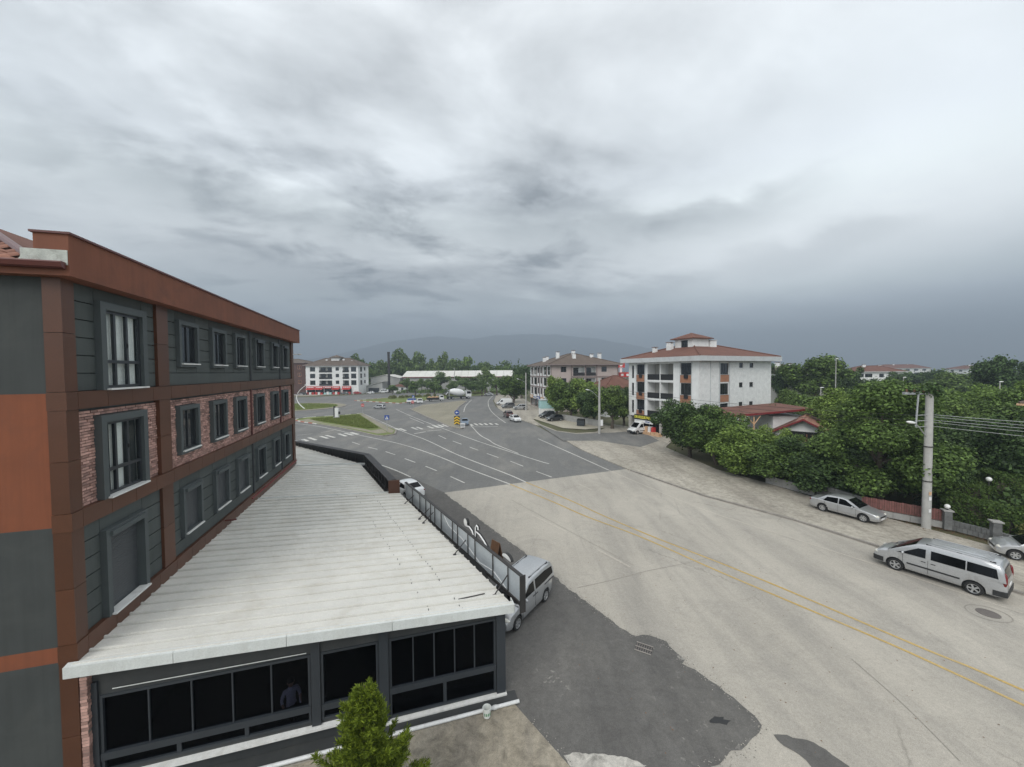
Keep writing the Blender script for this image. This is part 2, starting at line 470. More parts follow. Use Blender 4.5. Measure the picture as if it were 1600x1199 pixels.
def road_mat(name, base, spread, stain, stain_amt, ang, crack=0.0, pale=None, pale_amt=0.3, fine=55.0, mottle=0.0, splat=None):
    s = NT(name)
    big = s.noise(0.11, 6, 0.6)
    col = s.ramp(big, [(0.32, tuple(v * (1 - spread) for v in base)), (0.68, tuple(v * (1 + spread) for v in base))])
    st = s.noise(0.5, 7, 0.62, stretch=(1.0, 0.12, 1), rotz=ang, dist=0.3)       # wear along the lanes
    col = s.mix(s.math('MULTIPLY', s.ramp(st, [(0.45, (0, 0, 0)), (0.75, (1, 1, 1))]), stain_amt), col, stain)
    bl = s.noise(0.35, 8, 0.7, dist=0.8)
    col = s.mix(s.math('MULTIPLY', s.ramp(bl, [(0.52, (0, 0, 0)), (0.7, (1, 1, 1))]), stain_amt * 0.6), col, stain)
    if pale:
        pl = s.noise(0.23, 8, 0.65, stretch=(1.0, 0.35, 1), rotz=ang)
        col = s.mix(s.math('MULTIPLY', s.ramp(pl, [(0.5, (0, 0, 0)), (0.72, (1, 1, 1))]), pale_amt), col, pale)
    if mottle:                                    # worn patches a few hands wide
        mo = s.noise(2.6, 7, 0.72, dist=0.5)
        col = s.mix(mottle, col, s.ramp(mo, [(0.34, (0.60,) * 3), (0.5, (0.98,) * 3), (0.66, (1.32,) * 3)]), 'MULTIPLY')
    if splat:
        sc_, lo_, hi_ = splat
        sp_ = s.noise(sc_, 5, 0.62, dist=0.4)
        gate = s.ramp(s.noise(0.22, 3), [(0.5, (0, 0, 0)), (0.64, (1, 1, 1))])
        k = s.math('MULTIPLY', s.ramp(sp_, [(lo_, (0, 0, 0)), (hi_, (1, 1, 1))]), gate)
        col = s.mix(s.math('MULTIPLY', k, 0.7), col, (0.36, 0.345, 0.31))
    f1 = s.noise(fine, 3, 0.7)
    col = s.mix(1.0, col, s.ramp(f1, [(0.25, (0.66,) * 3), (0.75, (1.32,) * 3)]), 'MULTIPLY')
    f2 = s.noise(9.0, 4, 0.7)
    col = s.mix(0.8, col, s.ramp(f2, [(0.25, (0.86,) * 3), (0.75, (1.13,) * 3)]), 'MULTIPLY')
    if crack:
        v = s.node('ShaderNodeTexVoronoi', feature='DISTANCE_TO_EDGE')
        v.inputs['Scale'].default_value = 0.14
        mp = s.node('ShaderNodeMapping')
        s.link(s.coord(), mp.inputs[0])
        mp.inputs['Rotation'].default_value = (0, 0, ang)
        wob = s.noise(1.5, 5, 0.7)
        add = s.node('ShaderNodeVectorMath', operation='MULTIPLY_ADD')
        cmb = s.node('ShaderNodeCombineXYZ')
        s.link(wob, cmb.inputs[0])
        s.link(wob, cmb.inputs[1])
        s.link(cmb.outputs[0], add.inputs[0])
        add.inputs[1].default_value = (1.2, 1.2, 0)
        s.link(mp.outputs[0], add.inputs[2])
        s.link(add.outputs[0], v.inputs['Vector'])
        k = s.ramp(v.outputs['Distance'], [(0.0, (1, 1, 1)), (0.006, (0, 0, 0))])
        gate = s.ramp(s.noise(0.16, 3), [(0.5, (0, 0, 0)), (0.62, (1, 1, 1))])
        k = s.math('MULTIPLY', s.math('MULTIPLY', k, gate), crack)
        col = s.mix(k, col, tuple(v * 0.35 for v in base))
    s.color(col)
    s.set(rough=0.92, spec=0.3)
    s.bump(s.noise(fine * 0.8, 4, 0.7), 0.5, 0.008)
    M[name] = s.m


SA = R(-27)
road_mat('pale_road', (0.425, 0.395, 0.342), 0.10, (0.265, 0.25, 0.225), 0.85, SA, 0.5, pale=(0.50, 0.46, 0.395), pale_amt=0.5, mottle=0.12)
road_mat('dark_asphalt', (0.178, 0.177, 0.170), 0.10, (0.135, 0.135, 0.132), 0.6, SA, 0.0, pale=(0.29, 0.275, 0.245), pale_amt=0.6, mottle=0.25)
road_mat('new_asphalt', (0.132, 0.127, 0.119), 0.14, (0.082, 0.079, 0.076), 0.6, SA, 0.0, pale=(0.21, 0.20, 0.18), pale_amt=0.5, mottle=0.35, splat=(3.2, 0.60, 0.68))
road_mat('patio', (0.31, 0.275, 0.215), 0.2, (0.16, 0.15, 0.14), 0.7, 0.3, 0.0, pale=(0.42, 0.39, 0.32), pale_amt=0.6, mottle=0.9)
road_mat('dirt_pavement', (0.42, 0.387, 0.328), 0.16, (0.21, 0.188, 0.158), 0.8, SA, 0.0, pale=(0.43, 0.40, 0.33), pale_amt=0.6, mottle=0.7)
road_mat('island_paving', (0.285, 0.262, 0.20), 0.12, (0.21, 0.195, 0.15), 0.5, 0.0, 0.0, mottle=0.4)
road_mat('pale_forecourt', (0.47, 0.435, 0.35), 0.08, (0.36, 0.33, 0.27), 0.5, SA, 0.0)
road_mat('soil', (0.12, 0.115, 0.065), 0.3, (0.09, 0.11, 0.045), 0.7, 0.0, 0.0, fine=20)
road_mat('lawn', (0.145, 0.185, 0.052), 0.22, (0.23, 0.215, 0.10), 0.55, 0.0, 0.0, fine=12)
road_mat('line_white', (0.60, 0.59, 0.55), 0.08, (0.33, 0.32, 0.30), 0.75, SA, 0.0, fine=30)
road_mat('line_worn', (0.485, 0.45, 0.39), 0.05, (0.40, 0.36, 0.31), 0.9, SA, 0.0, fine=30)
road_mat('line_yellow', (0.50, 0.345, 0.115), 0.12, (0.44, 0.36, 0.22), 0.75, SA, 0.0, fine=30)
road_mat('joint_grey', (0.27, 0.25, 0.22), 0.15, (0.36, 0.33, 0.29), 0.9, SA, 0.0, fine=30)
road_mat('cast_iron', (0.15, 0.135, 0.125), 0.2, (0.10, 0.09, 0.085), 0.5, 0.0)
road_mat('cement_patch', (0.44, 0.42, 0.38), 0.15, (0.30, 0.28, 0.25), 0.6, 0.4, mottle=1.0)


# ------------------------------------------------------------------ mesh tools
class MB:
    def __init__(s):
        s.v, s.f, s.k = [], [], []

    def add(s, vs, fs, k=0):
        o = len(s.v)
        s.v += [tuple(p) for p in vs]
        s.f += [tuple(i + o for i in f) for f in fs]
        s.k += [k] * len(fs)
        return s

    def obox(s, o, a, b, c, k=0):
        o, a, b, c = Vector(o), Vector(a), Vector(b), Vector(c)
        vs = [o, o + a, o + a + b, o + b, o + c, o + a + c, o + a + b + c, o + b + c]
        return s.add(vs, [(0, 3, 2, 1), (4, 5, 6, 7), (0, 1, 5, 4), (1, 2, 6, 5), (2, 3, 7, 6), (3, 0, 4, 7)], k)

    def box(s, x0, x1, y0, y1, z0, z1, k=0):
        return s.obox((x0, y0, z0), (x1 - x0, 0, 0), (0, y1 - y0, 0), (0, 0, z1 - z0), k)

    def prism(s, poly, z0, z1, k=0, bottom=True):
        n = len(poly)
        vs = [(p[0], p[1], z0) for p in poly] + [(p[0], p[1], z1) for p in poly]
        fs = [(i, (i + 1) % n, n + (i + 1) % n, n + i) for i in range(n)] + [tuple(range(n, 2 * n))]
        if bottom:
            fs.append(tuple(range(n - 1, -1, -1)))
        return s.add(vs, fs, k)

    def slab(s, pts, d, k=0):
        """A flat polygon of 3D points given the thickness vector d."""
        n = len(pts)
        d = Vector(d)
        vs = [Vector(p) for p in pts] + [Vector(p) + d for p in pts]
        fs = [(i, (i + 1) % n, n + (i + 1) % n, n + i) for i in range(n)] + [tuple(range(n, 2 * n)), tuple(range(n - 1, -1, -1))]
        return s.add(vs, fs, k)

    def poly(s, pts, k=0):
        return s.add(pts, [tuple(range(len(pts)))], k)

    def tube(s, pts, r, n=6, k=0, cap=True):
        pts = [Vector(p) for p in pts]
        rs = r if isinstance(r, (list, tuple)) else [r] * len(pts)
        vs, fs = [], []
        for i, p in enumerate(pts):
            t = (pts[min(i + 1, len(pts) - 1)] - pts[max(i - 1, 0)]).normalized()
            a = t.cross(Vector((0, 0, 1)) if abs(t.z) < 0.9 else Vector((1, 0, 0))).normalized()
            b = t.cross(a)
            for j in range(n):
                w = 2 * math.pi * j / n
                vs.append(p + (a * math.cos(w) + b * math.sin(w)) * rs[i])
        for i in range(len(pts) - 1):
            for j in range(n):
                fs.append((i * n + j, i * n + (j + 1) % n, (i + 1) * n + (j + 1) % n, (i + 1) * n + j))
        if cap:
            fs.append(tuple(range(n - 1, -1, -1)))
            fs.append(tuple(range((len(pts) - 1) * n, len(pts) * n)))
        return s.add(vs, fs, k)

    def lathe(s, prof, n=16, k=0, axis='z', o=(0, 0, 0), cap=True):
        vs, fs = [], []
        for r, h in prof:
            for j in range(n):
                w = 2 * math.pi * j / n
                c, d = r * math.cos(w), r * math.sin(w)
                p = (c, d, h) if axis == 'z' else ((c, h, d) if axis == 'y' else (h, c, d))
                vs.append((p[0] + o[0], p[1] + o[1], p[2] + o[2]))
        for i in range(len(prof) - 1):
            for j in range(n):
                fs.append((i * n + j, i * n + (j + 1) % n, (i + 1) * n + (j + 1) % n, (i + 1) * n + j))
        if cap and prof[0][0] > 1e-5:
            fs.append(tuple(range(n - 1, -1, -1)))
        if cap and prof[-1][0] > 1e-5:
            fs.append(tuple(range((len(prof) - 1) * n, len(prof) * n)))
        return s.add(vs, fs, k)

    def ball(s, c, r, n=12, m=8, k=0):
        rr = r if isinstance(r, tuple) else (r, r, r)
        prof = [(math.sin(math.pi * i / m), -math.cos(math.pi * i / m)) for i in range(m + 1)]
        o = len(s.v)
        s.lathe([(max(p, 1e-4), h) for p, h in prof], n, k)
        for i in range(o, len(s.v)):
            p = s.v[i]
            s.v[i] = (p[0] * rr[0] + c[0], p[1] * rr[1] + c[1], p[2] * rr[2] + c[2])
        return s

    def wall(s, fm, a0, a1, z0, z1, holes, reveal=0.12, k=0, kr=None):
        """A wall face with real openings; each opening gets its reveals."""
        As = sorted({a0, a1, *[h[0] for h in holes], *[h[1] for h in holes]})
        Zs = sorted({z0, z1, *[h[2] for h in holes], *[h[3] for h in holes]})
        for i in range(len(As) - 1):
            for j in range(len(Zs) - 1):
                ca, cz = (As[i] + As[i + 1]) / 2, (Zs[j] + Zs[j + 1]) / 2
                if any(h[0] < ca < h[1] and h[2] < cz < h[3] for h in holes):
                    continue
                s.poly([fm(As[i], 0, Zs[j]), fm(As[i + 1], 0, Zs[j]), fm(As[i + 1], 0, Zs[j + 1]), fm(As[i], 0, Zs[j + 1])], k)
        kr = k if kr is None else kr
        for h in holes:
            d = -(h[4] if len(h) > 4 else reveal)
            q = [(h[0], h[2]), (h[1], h[2]), (h[1], h[3]), (h[0], h[3])]
            for i in range(4):
                p0, p1 = q[i], q[(i + 1) % 4]
                s.poly([fm(p0[0], 0, p0[1]), fm(p1[0], 0, p1[1]), fm(p1[0], d, p1[1]), fm(p0[0], d, p0[1])], kr)
        return s

    def mesh(s, name, mats, smooth=None):
        me = bpy.data.meshes.new(name)
        me.from_pydata(s.v, [], s.f)
        for m in (mats if isinstance(mats, (list, tuple)) else [mats]):
            me.materials.append(M[m])
        if any(s.k):
            me.polygons.foreach_set('material_index', s.k)
        if smooth is not None:
            me.polygons.foreach_set('use_smooth', [True] * len(s.f))
            if smooth < 180:
                me.set_sharp_from_angle(angle=R(smooth))
        me.update()
        return me

    def build(s, name, mats, parent=None, smooth=None, loc=None):
        return link(name, s.mesh(name, mats, smooth), parent, loc)


def link(name, me, parent=None, loc=None, rot=None, scale=None):
    o = bpy.data.objects.new(name, me)
    COL.objects.link(o)
    if parent is not None:
        o.parent = parent
    if loc is not None:
        o.location = loc
    if rot is not None:
        o.rotation_euler = rot if isinstance(rot, (tuple, list)) else (0, 0, rot)
    if scale is not None:
        o.scale = (scale,) * 3 if isinstance(scale, (int, float)) else scale
    return o


def tag(o, label, cat, group=None, kind=None):
    o['label'] = label
    if cat:
        o['category'] = cat
    if group:
        o['group'] = group
    if kind:
        o['kind'] = kind
    return o


def thing(name, label, cat, loc=(0, 0, 0), rz=0.0, group=None):
    o = link(name, None, None, loc, rz)
    o.empty_display_size = 0.2
    return tag(o, label, cat, group)


def setting(o, label=None):
    o['kind'] = 'structure'
    if label:
        o['label'] = label
    return o


def jag(pts, amp=0.06, step=0.22, seed=1):
    """Break the outline of a poured or torn surface."""
    rg_ = random.Random(seed)
    out = []
    w1, w2 = rg_.uniform(0, 6), rg_.uniform(0, 6)
    acc = 0.0
    for i, a in enumerate(pts):
        b = pts[(i + 1) % len(pts)]
        L = math.dist(a, b)
        n = max(1, int(L / step)) if L < 6 else 1
        for k in range(n):
            t = k / n
            acc += L / n
            d = amp * (math.sin(acc * 3.3 + w1) * .4 + math.sin(acc * 7.9 + w2) * .5 + rg_.uniform(-.8, .8))
            nx, ny = -(b[1] - a[1]) / max(L, .01), (b[0] - a[0]) / max(L, .01)
            if n == 1 and L >= 6:
                d = 0
            out.append((a[0] + (b[0] - a[0]) * t + nx * d, a[1] + (b[1] - a[1]) * t + ny * d))
    return out


def sheet(name, pts, z, mat, label):
    """A flat ground sheet from plan points, cut into a grid-free polygon."""
    mb = MB()
    mb.poly([(p[0], p[1], z) for p in pts])
    return setting(mb.build(name, mat), label)


def copy_tree(o, parent=None):
    c = o.copy()
    COL.objects.link(c)
    if parent is not None:
        c.parent = parent
    for ch in o.children:
        copy_tree(ch, c)
    return c


def face(o, ax, nrm):
    o, ax, nrm = Vector(o), Vector(ax), Vector(nrm)
    return lambda a, n, z: o + ax * a + nrm * n + Vector((0, 0, z))


def fbox(mb, fm, a0, a1, n0, n1, z0, z1, k=0):
    """A box in wall coordinates: along, outward, up."""
    o = fm(a0, n0, z0)
    return mb.obox(o, fm(a1, n0, z0) - o, fm(a0, n1, z0) - o, fm(a0, n0, z1) - o, k)


def text_mesh(txt, size, depth, mat, bold=0.0, squeeze=1.0):
    cu = bpy.data.curves.new('lettering', 'FONT')
    cu.body = txt
    cu.size = size
    cu.extrude = depth
    cu.offset = bold
    cu.align_x = 'CENTER'
    cu.align_y = 'CENTER'
    cu.resolution_u = 2
    ob = bpy.data.objects.new('lettering', cu)
    me = bpy.data.meshes.new_from_object(ob)
    for v in me.vertices:
        v.co.x *= squeeze
    bpy.data.objects.remove(ob)
    me.materials.clear()
    me.materials.append(M[mat])
    return me


# ------------------------------------------------------------------ the air
hz = NT('haze_air')
hz.t.nodes.remove(hz.b)
pv = hz.node('ShaderNodeVolumePrincipled')
pv.inputs['Color'].default_value = (0.575, 0.685, 0.815, 1)
pv.inputs['Density'].default_value = 0.00065
pv.inputs['Anisotropy'].default_value = 0.0
hz.link(pv.outputs[0], hz.out.inputs['Volume'])
M['haze_air'] = hz.m
hb = MB().box(-7000, 7000, -250, 5600, -1.5, 530)
o = hb.build('haze', 'haze_air')
tag(o, 'thin grey blue haze lying over the town and the hills', 'haze', kind='stuff')

# ------------------------------------------------------------------ ground and roads
gr = MB()
gr.poly([(-6000, -150, -0.01), (6000, -150, -0.01), (6000, 5200, -0.01), (-6000, 5200, -0.01)])
gr.v = [(p[0], min(5300, p[1]), p[2]) for p in gr.v]
setting(gr.build('ground', 'soil'), 'dull green and brown open ground running out to the hills')

sheet('main_road', [(-6.03, 33.72), (-9.90, 29.14), (-16.97, 35.89), (-33.06, 54.68), (-46.31, 55.18), (-141.84, 169.90), (-90.56, 168.40), (-74.08, 184.86), (-52.90, 211.23), (-30.72, 230.00), (-4.07, 242.86),
      (2.22, 224.80), (-5.49, 181.38), (-7.14, 141.61), (-4.89, 115.85), (-0.83, 92.18), (4.41, 76.38), (9.28, 53.09), (12.46, 41.43)], 0.004, 'dark_asphalt',
      'dark grey asphalt junction with faded white lane lines')
KERB = [(12.55, 40.62), (16.17, 32.16), (19.82, 26.80), (21.81, 22.63), (22.77, 19.83), (23.95, 17.69), (33.0, 10.0), (48.0, -20.0)]
sheet('near_road', [(-6.03, 33.72), (12.46, 41.43)] + KERB + [(-12.0, -20.0), (-9.0, 20.0), (-7.78, 30.50)], 0.006, 'pale_road',
      'worn pale beige road surface in the foreground')
STRIP = jag([(-19.43, 48.09), (-10.56, 39.02), (-6.03, 33.72), (-5.35, 32.32), (-4.05, 30.28), (-2.49, 27.59), (-0.70, 24.53), (0.54, 22.56),
      (1.84, 20.20), (2.87, 18.28), (3.77, 16.78), (4.30, 15.86), (4.75, 15.23), (4.95, 15.15), (5.48, 15.18), (5.76, 15.03), (5.98, 14.81), (6.14, 14.29),
      (6.31, 13.86), (6.12, 13.65), (6.45, 13.40), (6.65, 13.11), (6.90, 12.67), (7.11, 12.16), (7.31, 11.87), (7.42, 11.51), (7.43, 11.21), (7.22, 10.95), (6.88, 10.79), (6.58, 10.59), (6.10, 10.41), (5.78, 10.20),
      (5.30, 10.01), (4.9, 9.6), (2.0, 8.0), (1.48, 10.04), (-0.08, 12.03), (-1.5, 14.0), (-6.5, 23.0), (-8.9, 31.0), (-17, 38)], .05, .2, 3)
sheet('new_road_strip', STRIP, 0.010, 'new_asphalt', 'darker asphalt strip with a ragged edge beside the annex')
for nm_, mt_, lab_, sd_ in (('road_grit', 'new_asphalt', 'dark crumbs of asphalt broken off along the ragged strip edge', 31), ('road_dust', 'pale_road', 'pale dust and chips blown over the ragged strip edge', 32)):
    rg_ = random.Random(sd_)
    mb = MB()
    E_ = [p for p in STRIP if p[0] > -3.2 and p[1] < 30 and p[0] > .9 - (p[1] - 9) * .18]
    for i in range(1500):
        p = rg_.choice(E_)
        q_ = (p[0] + rg_.gauss(0, .13), p[1] + rg_.gauss(0, .13))
        s_ = rg_.uniform(.005, .022)
        w_ = rg_.uniform(0, 6.28)
        mb.poly([(q_[0] + s_ * math.cos(w_ + k * 1.57 + rg_.uniform(-.4, .4)), q_[1] + s_ * math.sin(w_ + k * 1.57), .0125 + rg_.uniform(0, .006)) for k in range(4)])
    tag(mb.build(nm_, mt_), lab_, 'grit', kind='stuff')
sheet('tar_patch', jag([(7.58, 10.92), (7.96, 10.88), (8.44, 10.72), (8.74, 10.46), (8.89, 10.17), (9.00, 9.99), (6.6, 9.3), (7.98, 9.99), (7.88, 10.32), (7.65, 10.58)], .03, .12, 5), 0.014, 'new_asphalt',
      'dark curved tar patch on the pale road')
sheet('cement_spill', jag([(1.35, 10.37), (1.71, 10.42), (2.33, 10.36), (2.86, 10.34), (3.26, 10.22), (3.58, 10.03), (2.4, 9.6), (1.48, 10.04)], .035, .08, 6), 0.014, 'cement_patch',
      'pale rough cement spill beside the patio corner')
mb = MB().prism([(-0.02, 12.03), (1.48, 10.04), (2.2, 7.0), (1.5, 2.0), (-14, 2.0), (-12, 8.2)], -0.005, 0.03)
setting(mb.build('patio', 'patio'), 'stained beige concrete apron in front of the glazed annex')

# pavement on the far side, raised on its kerb
mb = MB().prism([(9.12, 52.21), (12.55, 40.62)] + KERB[1:] + [(60, -20), (60, 30), (29.33, 20.68), (27.30, 25.34), (25.79, 28.41), (23.79, 35.46), (21.76, 40.62), (21.11, 52.64), (27.37, 63.01), (20.16, 75.54),
                 (14.36, 66.28), (10.83, 65.07), (7.91, 68.01), (5.17, 78.23)], -0.005, 0.10)
setting(mb.build('pavement', 'dirt_pavement'), 'broad dusty pavement along the gardens')
kp = KERB[:7]
seg = []
for a, b in zip(kp[:-1], kp[1:]):
    L = math.dist(a, b)
    n = max(1, round(L / 1.0))
    for i in range(n):
        seg.append((tuple(a[j] + (b[j] - a[j]) * i / n for j in (0, 1)), tuple(a[j] + (b[j] - a[j]) * (i + 1) / n for j in (0, 1))))
kroot = setting(link('kerb', None, None, (0, 0, 0)), 'long low kerb of worn stones along the pavement')
for i, (a, b) in enumerate(seg):
    a, b = Vector((*a, 0)), Vector((*b, 0))
    d = (b - a).normalized()
    nrm = Vector((d.y, -d.x, 0))
    mbk = MB().obox(a + d * 0.012 + nrm * 0.02 + Vector((0, 0, -0.02)), (b - a) - d * 0.024, -nrm * 0.16, (0, 0, 0.135 + 0.008 * ((i * 7) % 3)))
    mbk.build('kerb_stone', 'kerb_stone', kroot)
sheet('forecourt', [(4.67, 85.64), (8.55, 97.18), (14.87, 85.02), (19.25, 72.11), (13.27, 69.24), (9.44, 70.99)], 0.106, 'pale_forecourt', 'pale concrete forecourt with dark parked cars')
mb = MB().prism([(-7.21, 171.90), (-5.49, 192.23), (3.20, 161.99), (7.62, 114.83), (9.51, 98.63), (4.60, 84.50), (6.27, 72.78), (4.41, 76.38), (1.78, 84.67), (-0.83, 92.18), (-4.16, 111.75), (-6.52, 138.49)], -0.005, 0.07)
setting(mb.build('verge', 'dirt_pavement'), 'dusty verge on the outside of the bend with parked cars')
sheet('side_street', [(5.05, 76.35), (7.82, 67.29), (10.72, 64.41), (17.47, 65.44), (22.47, 67.31), (22.07, 57.44), (17.63, 52.77), (13.01, 57.81), (7.71, 58.03)], 0.108, 'dark_asphalt', 'short grey side street running to the white block')
sheet('far_pavement', [(-131.40, 157.37), (-186.21, 223.19), (-121.94, 228.36), (-100.00, 249.72), (-73.53, 275.48), (-49.23, 295.13), (-0.01, 313.15), (-2.21, 262.37), (-32.46, 243.09), (-56.62, 226.15), (-78.61, 196.19), (-95.57, 177.76)], 0.01, 'dirt_pavement',
      'pale strip of pavement in front of the distant shops')


def stripe(mb, pts, w, z):
    """A painted line as a thin mitred ribbon."""
    pts = [Vector((*p, z)) for p in pts]
    L, Rr = [], []
    for i, p in enumerate(pts):
        t = (pts[min(i + 1, len(pts) - 1)] - pts[max(i - 1, 0)]).normalized()
        n = Vector((-t.y, t.x, 0)) * w / 2
        L.append(p + n)
        Rr.append(p - n)
    for i in range(len(pts) - 1):
        mb.poly([L[i], Rr[i], Rr[i + 1], L[i + 1]])


def smooth_line(pts, n=6):
    out = []
    for i in range(len(pts) - 1):
        p0, p1, p2, p3 = pts[max(i - 1, 0)], pts[i], pts[i + 1], pts[min(i + 2, len(pts) - 1)]
        for k in range(n):
            t = k / n
            out.append(tuple(0.5 * (2 * p1[j] + (p2[j] - p0[j]) * t + (2 * p0[j] - 5 * p1[j] + 4 * p2[j] - p3[j]) * t * t
                                    + (3 * p1[j] - p0[j] - 3 * p2[j] + p3[j]) * t ** 3) for j in (0, 1)))
    out.append(pts[-1])
    return out


def lines(name, mat, runs, w, z, label):
    mb = MB()
    for r in runs:
        stripe(mb, smooth_line(r) if len(r) > 2 else r, w, z)
    return setting(mb.build(name, mat), label)


lines('lane_markings', 'line_white', [
    [(-46.31, 81.07), (-38.18, 75.94), (-26.36, 65.44), (-16.77, 56.95), (-9.70, 48.68), (-5.28, 42.52), (-0.25, 36.08)],
    [(-37.78, 98.11), (-20.72, 70.53), (-13.70, 60.30), (-7.08, 49.15), (-0.74, 39.97), (1.28, 36.67)],
    [(-33.38, 110.19), (-23.18, 90.36), (-13.49, 72.96), (-6.09, 59.98), (-0.94, 51.73), (2.99, 45.63), (4.21, 44.00)],
    [(-15.36, 145.63), (-14.61, 121.01), (-12.88, 101.78)],
    [(-9.41, 81.03), (-7.51, 72.99), (-5.47, 64.49), (-3.66, 59.59), (-2.41, 55.88), (0.76, 49.64)],
    [(-8.30, 176.75), (-8.76, 144.96), (-7.64, 122.72), (-5.82, 104.58), (-3.44, 89.76), (-1.39, 79.57)],
    [(4.08, 60.40), (7.48, 50.00), (10.32, 40.95)],
    [(-17.69, 45.64), (-15.21, 43.99), (-12.57, 41.35), (-10.37, 38.77)],
    ], 0.17, 0.016, 'long white edge and lane lines on the dark junction')
lines('lane_dashes', 'line_white', [
    [(-24.71, 58.82), (-22.67, 56.68)], [(-20.69, 54.68), (-18.74, 53.03)], [(-17.12, 51.48), (-15.20, 49.43)], [(-13.33, 47.18), (-11.50, 45.12)], [(-9.87, 43.24), (-8.21, 41.23)], [(-6.35, 38.90), (-4.63, 36.61)],
    [(-12.48, 64.49), (-10.60, 61.03)], [(-9.21, 59.00), (-7.52, 56.33)], [(-6.06, 54.12), (-4.63, 51.86)], [(-3.33, 49.79), (-1.74, 47.32)], [(-0.26, 45.41), (1.19, 42.90)], [(2.52, 40.65), (3.93, 38.38)],
    [(-36.97, 65.59), (-35.17, 67.20)], [(-34.27, 68.57), (-33.16, 71.14)], [(-24.08, 89.80), (-18.42, 79.53)],
    ], 0.16, 0.016, 'short broken white lane dashes on the dark junction')
lines('worn_markings', 'line_worn', [
    [(10.35, 40.82), (12.34, 35.15), (14.61, 29.04), (17.71, 23.93), (19.86, 20.47), (21.05, 18.31), (22.14, 16.38)],
    [(1.40, 28.26), (3.51, 25.25)], [(5.08, 22.57), (6.36, 20.53)],
    [(-2.53, 34.00), (-1.44, 32.57)], [(6.27, 35.91), (7.11, 34.13)],
    ], 0.13, 0.016, 'nearly worn away white lines on the pale road')
lines('road_joint', 'joint_grey', [
    [(3.17, 18.60), (5.17, 19.33), (7.08, 20.12), (9.07, 20.77), (11.15, 21.53)], [(8.98, 24.36), (11.01, 21.84), (12.47, 19.47)], [(12.44, 13.83), (12.38, 11.92), (12.11, 10.12)],
    [(-0.07, 31.55), (4.10, 24.74), (6.60, 20.74)], [(15.84, 28.61), (22.26, 32.35)],
    ], 0.03, 0.0155, 'thin dark joints and sealed cracks in the pale road')
lines('yellow_line', 'line_yellow', [
    [(-0.25, 36.08), (3.32, 31.01), (5.34, 27.93), (8.16, 24.38), (10.84, 20.13), (12.80, 17.23), (14.54, 14.68), (15.42, 13.14), (16.13, 11.82), (16.71, 10.74)],
    [(1.28, 36.67), (4.69, 31.45), (6.57, 28.15), (8.98, 24.36), (11.74, 20.52), (13.39, 18.03), (15.52, 14.50), (16.33, 13.34), (16.87, 12.37), (17.50, 11.25)],
    ], 0.13, 0.016, 'double faded yellow line down the middle of the pale road')

bars = [[(-33.87, 61.73), (-32.10, 59.94)], [(-33.73, 63.22), (-31.21, 60.75)], [(-32.32, 64.41), (-29.94, 62.15)], [(-31.91, 65.36), (-29.30, 63.03)], [(-30.45, 66.98), (-27.92, 64.21)], [(-29.74, 67.64), (-27.12, 65.15)], [(-28.88, 68.31), (-26.64, 66.12)],
        [(-22.30, 72.99), (-20.72, 70.53)], [(-21.55, 72.96), (-19.43, 69.70)], [(-19.53, 74.11), (-17.69, 71.16)], [(-18.64, 74.49), (-16.82, 71.51)], [(-16.69, 75.26), (-15.01, 72.63)], [(-15.95, 76.56), (-14.07, 73.41)], [(-15.09, 77.44), (-13.35, 74.22)], [(-14.26, 77.86), (-12.55, 74.61)],
        [(-8.73, 78.51), (-7.79, 75.68)], [(-7.79, 78.94), (-6.87, 76.08)], [(-6.79, 78.89), (-5.93, 76.30)], [(-5.75, 79.02), (-4.99, 76.43)], [(-4.70, 79.26), (-3.97, 76.65)], [(-3.49, 78.90), (-2.88, 76.59)]]
mb0 = setting(link('crosswalk', None), 'three zebra crossings of worn white bars across the junction')
for b in bars:
    mb = MB()
    stripe(mb, b, 0.5, 0.018)
    mb.build('crosswalk_bar', 'line_white', mb0)
lines('stop_line', 'line_white', [[(-17.06, 66.36), (-15.52, 68.40)], [(-15.34, 69.13), (-13.05, 70.54)], [(-8.12, 74.12), (-2.79, 74.10)]], 0.3, 0.018, 'faint stop lines beside the zebra crossings')


# ------------------------------------------------------------------ traffic islands
def island(name, pts, zt, mat, label, blocks, kw=0.22, bl=1.0):
    """Kerbed island: its top, and every kerb block a stone of its own."""
    root = setting(link(name, None), label)
    MB().prism(pts, -0.005, zt - 0.03).build('island_top', mat, root)
    meshes = {}
    n = len(pts)
    for i in range(n):
        a, b = Vector((*pts[i], 0)), Vector((*pts[(i + 1) % n], 0))
        mats = blocks[i % len(blocks)]
        if not mats:
            continue
        L = (b - a).length
        k = max(1, round(L / bl))
        d = (b - a) / k
        dn = d.normalized()
        nr = Vector((-dn.y, dn.x, 0))
        for j in range(k):
            MB().obox(a + d * j + dn * 0.015 - nr * kw / 2 + Vector((0, 0, -0.02)), d - dn * 0.03, nr * kw, (0, 0, zt + 0.02)).build('kerb_stone', mats[j % len(mats)], root)
    return root


